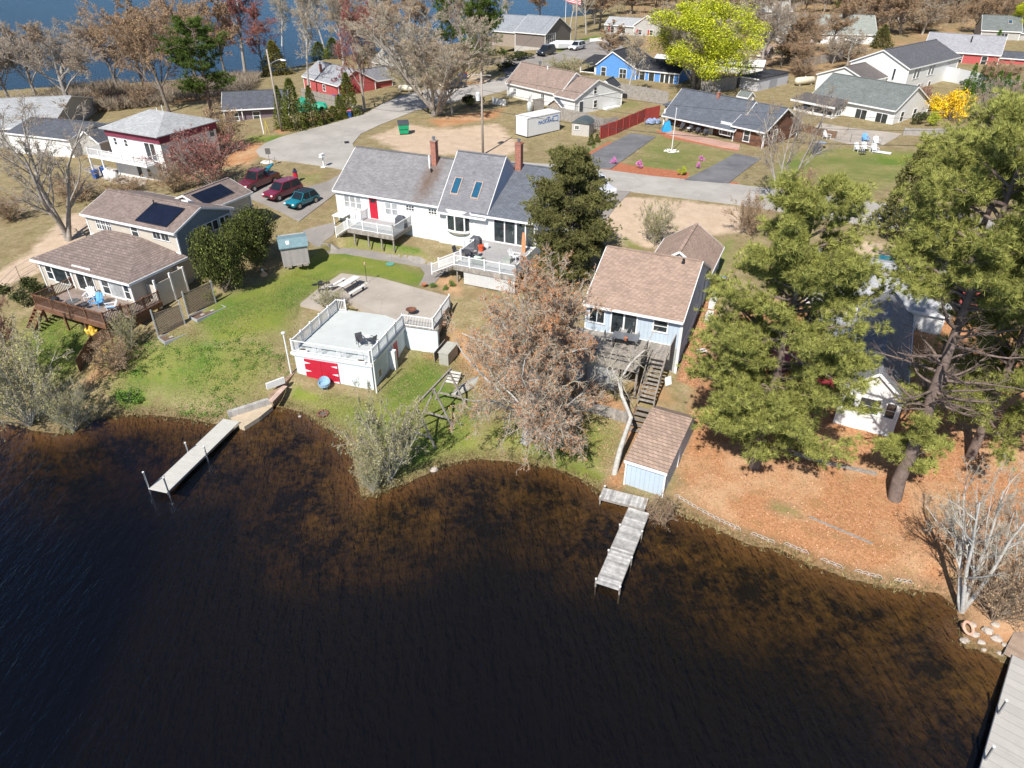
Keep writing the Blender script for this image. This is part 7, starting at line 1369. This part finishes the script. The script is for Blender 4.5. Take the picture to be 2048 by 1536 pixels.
wire('top power line sweeping right from the transformer pole', tp1 - Vector((0, 0, .2)), tp3, 2.6); wire('middle power line sweeping right from the transformer pole', tp1 - Vector((0, 0, 2.0)), tp3 - Vector((0, 0, 1.2)), 2.4); wire('lowest thick cable sweeping right from the transformer pole', tp1 - Vector((0, 0, 4.2)), tp3 - Vector((0, 0, 2.6)), 2.2, .03)
wire('upper wire between the street light pole and transformer pole', tp0 - Vector((0, 0, 2)), tp1 - Vector((0, 0, 1)), 1.2); wire('lower wire between the street light pole and transformer pole', tp0 - Vector((0, 0, 4.2)), tp1 - Vector((0, 0, 4.6)), 1.5)
wire('power line running from the transformer pole to the far parking pole', tp1 - Vector((0, 0, .3)), tp2 - Vector((0, 0, 1)), 1.5)
WS = mat('white_stones', (.72, .71, .69), .9, .12, 8, bump=.6)
t = thing('flagpole', 'bare white flagpole set in a ring of white stones on the ranch lawn', 'flagpole', G(1343, 303)); MB().tube([(0, 0, 0), (0, 0, 5.3)], [.06, .04], 8).build('pole', WHITE, t); MB().blob((0, 0, 5.35), (.08, .08, .08), 8, 0).build('finial', WHITE, t); mb = MB()
for i in range(70): a = rs_.uniform(0, 6.28); q = rs_.uniform(0, .95) ** .6; mb.blob((q * math.cos(a), q * math.sin(a), .06), (.1, .1, .08), 5, .2, rs_)
mb.build('stone_ring', WS, t)
g = G(1129, 88); t = thing('flagpole', 'white flagpole flying a striped flag by the grey-brown house', 'flagpole', g); MB().tube([(0, 0, 0), (0, 0, 11)], [.08, .05], 8).build('pole', WHITE, t)
FRD_ = mat('flag_red', (.55, .02, .04), .8); FWH = mat('flag_white', (.75, .75, .75), .8); FBL = mat('flag_blue', (.02, .03, .18), .8)
mb = MB(); nx = 12
for s_ in range(13):
    z1 = 10.7 - s_ * .16; z0 = z1 - .16; mb.mi = s_ % 2
    for i in range(nx):
        xa, xb = i * 3.6 / nx, (i + 1) * 3.6 / nx; f = lambda x: (x * .93, .22 * math.sin(x * 2.2), -.32 * x * .5 - .05 * x * x * .3)
        pa, pb = f(xa), f(xb); mb.add([(pa[0], pa[1], z0 + pa[2]), (pb[0], pb[1], z0 + pb[2]), (pb[0], pb[1], z1 + pb[2]), (pa[0], pa[1], z1 + pa[2])], [(0, 1, 2, 3)])
fl = mb.build('flag', [FRD_, FWH], t); mb = MB()
for i in range(5):
    xa, xb = i * .3, (i + 1) * .3; pa, pb = f(xa), f(xb)
    for dy in (-.03, .03): mb.add([(pa[0], pa[1] + dy, 9.58 + pa[2]), (pb[0], pb[1] + dy, 9.58 + pb[2]), (pb[0], pb[1] + dy, 10.71 + pb[2]), (pa[0], pa[1] + dy, 10.71 + pa[2])], [(0, 1, 2, 3)])
o = mb.build('canton', FBL, fl); mb = MB()
for r in range(5):
    for c in range(6): x = .12 + c * .24; pa = f(x); mb.blob((x, pa[1] - .05, 9.72 + r * .2 + pa[2]), (.05, .01, .05), 5, 0)
mb.build('stars', FWH, fl)
# lawn furniture by the white ranch
for (x, y, a, lab) in ((1716, 303, 20, 'left white lounge chair on the right lawn'), (1730, 302, 10, 'middle white lounge chair on the right lawn'), (1748, 305, -5, 'right white lounge chair on the right lawn'), (1653, 278, 30, 'pale green chair near the ranch patio'), (1730, 284, 0, 'pale blue chair at the patio edge'), (1752, 290, 0, 'white chair at the patio edge')): t = thing('lawn_chair', lab, 'chair', G(x, y), R(a)); adirondack(t, WP if 'white' in lab else (BP if 'blue' in lab else LF_GRN and WP)); t.scale = (1.05,) * 3
t = thing('folding_table', 'white flat board lying on the grass right of the lounge chairs', 'board', G(1763, 306, .08), R(-35)); MB().box(-1.1, 1.1, -.45, .45, 0, .06).build('board', WP, t); MB().box(-1.1, 1.1, -.04, .04, .06, .1).build('rib', WP, t)
t = thing('side_table', 'small dark table in front of the left lounge chairs', 'table', G(1724, 310)); MB().box(-.35, .35, -.3, .3, .4, .45).build('top', DKM, t); [MB().bar((x, y, 0), (x, y, .4), .04).build('leg', DKM, t) for x in (-.3, .3) for y in (-.25, .25)]
t = thing('round_table', 'round pale blue patio table beside the dark covered grill', 'table', G(1640, 296)); MB().lathe([(.7, .68), (.7, .72)], 14).build('top', mat('pale_blue_top', (.3, .36, .45), .5), t); MB().tube([(0, 0, 0), (0, 0, .68)], .04, 6).build('leg', DKM, t)
for i, (x, y) in enumerate([(1360, 262), (1377, 265), (1392, 268), (1407, 272)]): t = thing('porch_chair', ['first dark porch chair from the left', 'second dark porch chair, with a white cushion', 'third dark porch chair', 'fourth dark porch chair, nearest the front door'][i] + ' of the brown ranch', 'chair', G(x, y, .15), R(-49)); adirondack(t, DKM); (MB().box(-.25, .25, -.2, .25, .4, .52).build('cushion', WP, t) if i == 1 else None)
t = thing('kiddie_slide', 'bright blue plastic cover at the left corner of the brown ranch', 'cover', G(1333, 262)); MB().hull([(-.7, -.5, 0), (.7, -.5, 0), (.7, .5, 0), (-.7, .5, 0)], [(-.4, -.3, 1.1), (.3, -.3, 1.4), (.3, .3, 1.4), (-.4, .3, 1.1)]).build('cover', mat('bright_blue_tarp', (.02, .30, .62), .5, .1), t)
t = thing('toy_pile', 'pile of blue and white tarped things in the wire pen', 'pile', G(1303, 248)); mb = MB(); [mb.blob((rs_.uniform(-1, 1), rs_.uniform(-.5, .5), .4), (.5, .4, .4), 7, .3, rs_) for _ in range(5)]; mb.build('tarp', mat('blue_white_tarp', (.25, .33, .5), .7, .5, 3), t)
t = thing('yard_cart', 'dark garden machine beside the beige shed with black roof', 'machine', G(1243, 196)); MB().box(-.8, .8, -.4, .4, .3, .7).build('body', BLACK, t); MB().bar((.8, 0, .5), (1.5, 0, 1.1), .06).build('handle', BLACK, t); [MB(lambda a, b, c: (a + x, c + y, b + .28)).lathe([(.28, -.08), (.28, .08)], 10).build('wheel', BLACK, t) for x in (-.5, .5) for y in (-.45, .45)]
t = thing('green_tarp', 'green tarp-covered mound behind the arborvitae row', 'tarp', G(608, 222)); mb = MB(); mb.blob((0, 0, .8), (1.2, .9, 1.3), 9, .15, rs_); mb.build('tarp', mat('green_tarp_cloth', (.02, .30, .20), .6, .15), t)
t = thing('green_tarp', 'second smaller green tarp mound right of the middle arborvitae', 'tarp', G(640, 220)); mb = MB(); mb.blob((0, 0, .5), (1.4, .8, .8), 9, .15, rs_); mb.build('tarp', MATS['green_tarp_cloth'], t)
t = thing('blue_tarp', 'red-covered mound left of the arborvitae row', 'tarp', G(546, 226)); t['label'] = 'small red-covered mound beside the street light pole'; mb = MB(); mb.blob((0, 0, .6), (.9, .7, .6), 8, .15, rs_); mb.build('tarp', mat('red_tarp', (.30, .03, .05), .6), t)
t = thing('ladder_frame', 'white leaning sign frame with yellow legs left of the street light pole', 'frame', G(528, 268)); MB().bar((0, 0, 0), (-.1, 0, 2.6), .12).build('board', WHITE, t); MB().bar((.2, 0, 0), (.5, 0, 1.9), .05).build('leg', mat('yellow_paint', (.65, .5, .05), .6), t); MB().bar((.8, 0, 0), (.5, 0, 1.9), .05).build('leg', MATS['yellow_paint'], t)
for x, y, a, lab in ((1403, 708, 20, 'white wooden frame on the leaf litter beside the blue cottage corner'), (1453, 655, 20, 'white step stool under the pine edge beside the blue cottage')):
    t = thing('step_stool', lab, 'stool', G(x, y), R(a)); MB().box(-.35, .35, -.22, -.1, .3, .34).build('slat', WP, t); MB().box(-.35, .35, .1, .22, .3, .34).build('slat', WP, t); [MB().bar((xx, yy, 0), (xx, yy, .3), .04).build('leg', WP, t) for xx in (-.3, .3) for yy in (-.2, .2)]
t = thing('white_box', 'small white wooden sign leaning by the foot of the cottage stairs', 'sign', G(1337, 772), R(30)); MB().slab([(-.3, 0, .1), (.3, 0, .1), (.3, .2, .7), (-.3, .2, .7)], .05).build('board', WHITE, t); MB().bar((0, .3, 0), (0, .15, .5), .04).build('prop', WHITE, t)
t = thing('brick_pile', 'salmon brick pile at the edge of the pine beside the cottage', 'bricks', G(1400, 730)); mb = MB(); [mb.box(x, x + .2, y, y + .1, zz, zz + .08) for x in (-.4, -.18, .04, .26) for y in (-.2, -.08, .04) for zz in (0, .085, .17)]; mb.build('bricks', mat('salmon_brick', (.5, .24, .16), .9, .2), t)
for x, y, lab in ((1425, 612, 'pale grey storage bench beside the blue cottage wall, back'), (1417, 640, 'white cooler beside the blue cottage wall, front')): t = thing('storage_bench', lab, 'bench', G(x, y), R(66)); MB().box(-.6, .6, -.25, .25, 0, .5).build('box', WP, t); MB().box(-.62, .62, -.27, .27, .5, .56).build('lid', OFFW, t)
t = thing('garden_gnome', 'tan garden statue on the lawn below the dark evergreen', 'statue', G(528, 552)); MB().lathe([(.3, 0), (.35, .15), (.15, .4), (.05, .5)], 8).build('body', mat('tan_clay', (.5, .33, .2), .9, .2), t); MB().blob((-.05, 0, .6), (.12, .12, .14), 8, .1).build('head', OFFW, t)
t = thing('manhole_cover', 'round green utility cover set in the lawn below the white house', 'cover', G(780, 529, .04)); MB().lathe([(.4, 0), (.4, .04)], 14).build('cover', mat('teal_cover', (.10, .30, .25), .7), t); MB().lathe([(.1, .04), (.1, .06)], 8).build('cap', MATS['teal_cover'], t)
t = thing('flower_pot', 'orange pot at the back right corner of the patio', 'pot', P(848, 572, 3.05)); MB().lathe([(.15, 0), (.25, .2), (.28, .22), (.1, .2)], 10).build('pot', MATS['terracotta'], t)
# ---------------------------------------------------------------- vehicles
TYRE = mat('tyre_rubber', (.02, .02, .02), .8); RIM = mat('alloy_rim', (.5, .5, .52), .3, metal=.8); CGL = mat('car_glass', (.012, .016, .02), .05, .2, spec=.9); LAMP = mat('headlamp_lens', (.75, .77, .78), .15); TAIL = mat('tail_lamp', (.4, .01, .01), .3)
def paint(n, c): 
    m = mat(n, c, .28, .03, 1, spec=.6); m.node_tree.nodes['Principled BSDF'].inputs['Coat Weight'].default_value = .8; return m
def car(name, label, cat, loc, rz, body, kind='suv', roofm=None, L=4.6, W=1.85, H=1.65, cab=None):
    """front points to -x"""
    t = thing(name, label, cat, loc, rz); b = H * .56; gl = .28; h2 = W / 2
    pr = [(-L / 2, .38), (-L / 2 + .02, b * .72), (-L / 2 + .25, b * .9), (-L * .2, b), (L / 2 - .1, b), (L / 2, b * .85), (L / 2 - .02, .38), (L / 2 - .3, gl), (-L / 2 + .25, gl)]
    mb = MB(); o_ = [(x, -h2 * .9, z) if z <= .39 else (x, -h2, z) for x, z in pr]; mb.hull(o_, [(x, -y, z) for x, y, z in o_]); bd = mb.build('body', body, t)
    bm = bmesh.new(); bm.from_mesh(bd.data); bmesh.ops.bevel(bm, geom=bm.edges[:], offset=.07, segments=2, affect='EDGES'); bm.to_mesh(bd.data); bm.free()
    x0, x1, x2, x3 = cab or {'suv': (-L * .24, -L * .08, L * .40, L * .48), 'hatch': (-L * .2, -L * .05, L * .36, L * .47), 'pickup': (-L * .2, -L * .09, L * .12, L * .16), 'sedan': (-L * .2, -L * .03, L * .2, L * .38)}[kind]
    wb, wt = h2 * .93, h2 * .76; lo = [(x0, -wb, b - .03), (x3, -wb, b - .03), (x3, wb, b - .03), (x0, wb, b - .03)]; hi = [(x1, -wt, H), (x2, -wt, H), (x2, wt, H), (x1, wt, H)]
    MB().hull(lo, hi).build('cabin', body, t); MB().hull([(x, y * .98, z - .02) for x, y, z in hi], [(x * .97 + .01, y * .9, z + .04) for x, y, z in hi]).build('roof', roofm or body, t)
    def pane(nm, q, inset=.1):
        c = sum((Vector(v) for v in q), Vector()) / 4; qq = [Vector(v).lerp(c, inset) for v in q]; n_ = (qq[1] - qq[0]).cross(qq[2] - qq[0]).normalized()
        if n_.dot(c - Vector((0, 0, .8))) < 0: n_ = -n_
        MB().hull([tuple(v - n_ * .01) for v in qq], [tuple(v + n_ * .015) for v in qq]).build(nm, CGL, t)
    pane('windshield', (lo[0], lo[3], hi[3], hi[0])); pane('rear_window', (lo[1], lo[2], hi[2], hi[1]), .14)
    for s_ in (0, 1):
        a, b2, c, d_ = ((lo[0], lo[1], hi[1], hi[0]), (lo[3], lo[2], hi[2], hi[3]))[s_]; m1 = tuple(Vector(a).lerp(Vector(b2), .5)); m2 = tuple(Vector(d_).lerp(Vector(c), .47)); pane('side_window', (a, m1, m2, d_)); pane('side_window', (m1, b2, c, m2))
    if kind == 'pickup':
        MB().box(L * .18, L * .48, -h2 * .85, h2 * .85, b, b + .01).build('bed_floor', BLACK, t)
    for x in (-L * .31, L * .31):
        for y in (-h2 + .08, h2 - .08):
            w_ = MB(lambda a, b3, c: (a + x, c + y, b3 + .34)).lathe([(.2, -.12), (.34, -.1), (.34, .1), (.2, .12)], 14).build('wheel', TYRE, t); sg = -1 if y < 0 else 1; MB(lambda a, b3, c: (a + x, c + y + sg * .11, b3 + .34)).lathe([(.21, -.02), (.21, .02)], 10).build('rim', RIM, w_)
    for y in (-h2 * .7, h2 * .7): MB().blob((-L / 2 + .07, y, b * .74), (.1, .17, .1), 8, 0).build('headlight', LAMP, t); MB().box(L / 2 - .06, L / 2 + .015, y - .1, y + .1, b * .68, b * .9).build('tail_light', TAIL, t)
    MB().box(-L / 2 - .015, -L / 2 + .05, -h2 * .4, h2 * .4, .42, .62).build('grille', BLACK, t)
    for y in (-h2 - .08, h2 + .08): MB().blob((x0 + .25, y, b + .08), (.08, .1, .07), 6, 0).build('mirror', body, t)
    return t
def at2(pf, pr_, z=None):   # centre and heading from surveyed front and rear
    a, b_ = G(*pf), G(*pr_); c = (a + b_) / 2; return Vector((c.x, c.y, T(c.x, c.y) + .07)), yaw(a, b_)
c, r = at2((578, 424), (632, 398)); car('small_car', 'teal two-door hatchback with black roof, nearest the long white house', 'car', c, r, paint('teal_car_paint', (.005, .20, .27)), 'hatch', roofm=mat('black_car_roof', (.015, .016, .02), .3), L=3.85, W=1.7, H=1.42)
c, r = at2((542, 405), (592, 382)); car('parked_suv', 'dark red sport utility car between the red pickup and teal hatchback', 'car', c, r, paint('crimson_car_paint', (.19, .008, .03)), 'suv', L=4.5)
c, r = at2((490, 388), (545, 360)); t = car('pickup_truck', 'dark red pickup carrying a blue kayak, by the beige house garage', 'pickup truck', c, r, paint('dark_red_car_paint', (.14, .01, .018)), 'pickup', L=5.4, W=1.95, H=1.85)
k = thing('kayak', 'teal-blue kayak in the bed of the dark red pickup', 'kayak', c + Vector((math.cos(r) * 1.3, math.sin(r) * 1.3, 1.35)), r); k.rotation_euler = (0, R(-14), r); mb = MB(); secs = []
for i in range(9): x = (i / 8 - .5) * 3.2; w_ = .36 * (1 - (abs(x) / 1.62) ** 2.2) + .01; secs.append([(x, -w_, .12), (x, -w_ * .6, -.05), (x, w_ * .6, -.05), (x, w_, .12), (x, 0, .2)])
mb.add([p for s_ in secs for p in s_], [(i * 5 + j, i * 5 + (j + 1) % 5, i * 5 + (j + 1) % 5 + 5, i * 5 + j + 5) for i in range(8) for j in range(5)]); mb.build('hull', mat('teal_kayak', (.02, .22, .32), .4, .1), k, smooth=True); MB().box(-.4, .4, -.2, .2, .17, .2).build('cockpit', BLACK, k)
c, r = at2((1068, 118), (1115, 106)); car('parked_suv', 'black sport utility vehicle parked by the grey-brown house', 'car', c, r, paint('black_car_paint', (.02, .025, .035)), 'suv', L=5, H=1.85)
c, r = at2((1135, 104), (1172, 96)); car('parked_car', 'white hatchback parked under the striped flag', 'car', c, r, paint('white_car_paint', (.7, .72, .75)), 'suv', L=4.5)
c, r = at2((1218, 398), (1165, 372)); car('pickup_truck', 'white pickup half hidden behind the cedar on the driveway', 'pickup truck', c, r, paint('silver_white_paint', (.6, .62, .66)), 'pickup', L=5.4, W=1.95, H=1.85)
c, r = at2((885, 180), (928, 174)); car('parked_car', 'dark car in the shade of the fan-shaped tree by the road', 'car', c, r, MATS['black_car_paint'], 'sedan', H=1.45)
c, r = at2((1728, 545), (1778, 552)); car('parked_car', 'teal-blue car on the sandy lot behind the pine house roof', 'car', c, r, paint('blue_teal_paint', (.02, .18, .25)), 'sedan', H=1.45)
c, r = at2((1600, 545), (1640, 525)); car('parked_car', 'dark blue car mostly hidden by the tall full pine', 'car', c, r, paint('navy_car_paint', (.02, .04, .10)), 'sedan', H=1.45)
c, r = at2((1865, 490), (1925, 500)); car('parked_suv', 'silver car on the road edge behind the high pine crown', 'car', c, r, paint('silver_car_paint', (.45, .47, .5)), 'suv')
c, r = at2((1500, 78), (1530, 72)); car('parked_car', 'silver-blue car in the clearing right of the yellow-green tree', 'car', c, r, paint('ice_blue_paint', (.4, .5, .6)), 'sedan', H=1.45)
c, r = at2((1222, 92), (1260, 86)); car('parked_car', 'black car near the red-shuttered cottage', 'car', c, r, MATS['black_car_paint'], 'sedan', H=1.5)
t = thing('boat_on_trailer', 'white tarp-covered boat beside the black sport utility vehicle', 'boat', G(1122, 100), R(20)); MB().hull([(-3, 0, .7), (-1, -.9, .5), (3, -.9, .5), (3, .9, .5), (-1, .9, .5)], [(-3.2, 0, 1.3), (-1, -1.1, 1.4), (3, -1.1, 1.3), (3, 1.1, 1.3), (-1, 1.1, 1.4)]).build('hull', WP, t); MB().hull([(-3, 0, 1.3), (-1, -1.1, 1.4), (3, -1.1, 1.3), (3, 1.1, 1.3), (-1, 1.1, 1.4)], [(-2.6, 0, 1.5), (-1, -.3, 1.9), (2.8, -.3, 1.7), (2.8, .3, 1.7), (-1, .3, 1.9)]).build('cover', WP, t); MB().box(-3, 3, -.5, .5, .3, .45).build('trailer', CHROME, t)
# ---------------------------------------------------------------- grass and leaves nobody could count
def scatter():
    rs = np.random.RandomState(12)
    def field(polys, n, ylo, yhi):
        out = []
        for p, k in polys:
            q = GP(p); xs = [a[0] for a in q]; ys = [a[1] for a in q]; m = int(n * k); X = rs.uniform(min(xs), max(xs), m); Y = rs.uniform(min(ys), max(ys), m); ok = polyd(q, X, Y) > 0; out.append(np.stack([X[ok], Y[ok]], 1))
        A_ = np.concatenate(out); Z = T_(A_[:, 0], A_[:, 1]); ok = (Z > .05) & (polyd(PATIO, A_[:, 0], A_[:, 1]) < -.1); return np.concatenate([A_, Z[:, None]], 1)[ok]
    C = field([([(200,690),(420,640),(560,560),(640,500),(700,492),(840,545),(600,600),(590,740),(545,810),(455,840),(300,835),(180,840)], 1), ([(600,775),(740,800),(830,700),(960,700),(1240,830),(1215,975),(1100,935),(960,920),(850,950),(760,985),(700,900),(560,812)], 1), ([(20,640),(130,625),(290,690),(160,760),(0,800)], .4)], 60000, 0, 0)
    big = np.sin(C[:, 0] * .9) * np.sin(C[:, 1] * .7 + C[:, 0] * .3) + rs.normal(0, .4, len(C)); C = C[big > -.35]; V, F = blades(C, np.tile([[0, 0, 1.]], (len(C), 1)), 4, .09, .026, .6, rs)
    o = bpy.data.objects.new('grass', fastmesh('grass', V, [F], [lf('grass_blades', (.15, .18, .05), (.36, .34, .14), .3)])); COL.objects.link(o); tag(o, 'short rough grass on the shore lawns', 'grass', kind='stuff')
    E_ = [np.concatenate([np.array(l_[:2])]) for l_ in LAKE[4:46]]; pts = []
    for a, b_ in zip(E_, E_[1:]):
        L = np.linalg.norm(b_ - a); m = int(L * 26); t_ = rs.rand(m, 1); pts.append(a + (b_ - a) * t_ + rs.normal(0, .22, (m, 2)))
    A_ = np.concatenate(pts); Z = np.clip(T_(A_[:, 0], A_[:, 1]), -.05, None); C = np.concatenate([A_, Z[:, None]], 1); C = C[(np.sin(C[:, 0] * 1.3) + rs.normal(0, .7, len(C))) > -.2]; V, F = blades(C, np.tile([[0, 0, 1.]], (len(C), 1)), 7, .3, .03, .6, rs)
    o = bpy.data.objects.new('bank_grass', fastmesh('bank_grass', V, [F], [lf('dry_reed_blades', (.16, .14, .05), (.36, .29, .14), .3)])); COL.objects.link(o); tag(o, 'tufts of dry grass along the water edge', 'grass', kind='stuff')
    C = field([([(1392, 770), (1345, 985), (1500, 1088), (1780, 1172), (1930, 1230), (2100, 1300), (2200, 900), (1700, 700), (1450, 620)], 1), ([(1352, 760), (1372, 690), (1405, 600), (1440, 600), (1400, 780)], .35), ([(880, 640), (1130, 740), (1270, 830), (1240, 980), (1160, 900), (950, 790)], .5)], 52000, 0, 0); C[:, 2] += .03
    v, f = leaves(C, .042, rs, 1.5); o = bpy.data.objects.new('fallen_leaves', fastmesh('fallen_leaves', v, [f], [lf('fallen_oak_leaves', (.24, .10, .055), (.50, .30, .19), .2)])); COL.objects.link(o); tag(o, 'fallen orange-brown leaves covering the ground under the pines', 'leaves', kind='stuff')
scatter()
def weeds():
    rs = np.random.RandomState(33); q = GP([(200, 700), (420, 650), (590, 690), (590, 760), (545, 810), (455, 838), (240, 822)]); xs = [a[0] for a in q]; ys = [a[1] for a in q]; X = rs.uniform(min(xs), max(xs), 900); Y = rs.uniform(min(ys), max(ys), 900); ok = (polyd(q, X, Y) > 0) & (np.sin(X * .8) + np.sin(Y * 1.1) + rs.normal(0, .7, 900) > .2); X = X[ok]; Y = Y[ok]; m = 22
    C = np.stack([np.repeat(X, m), np.repeat(Y, m)], 1) + rs.normal(0, .14, (len(X) * m, 2)); C = np.concatenate([C, (T_(C[:, 0], C[:, 1]) + rs.uniform(.02, .16, len(C)))[:, None]], 1); v, f = leaves(C, .05, rs, 1.2)
    o = bpy.data.objects.new('weeds', fastmesh('weeds', v, [f], [LF_GREEN])); COL.objects.link(o); tag(o, 'dark green weed rosettes dotted over the left shore lawn', 'weeds', kind='stuff')
weeds()
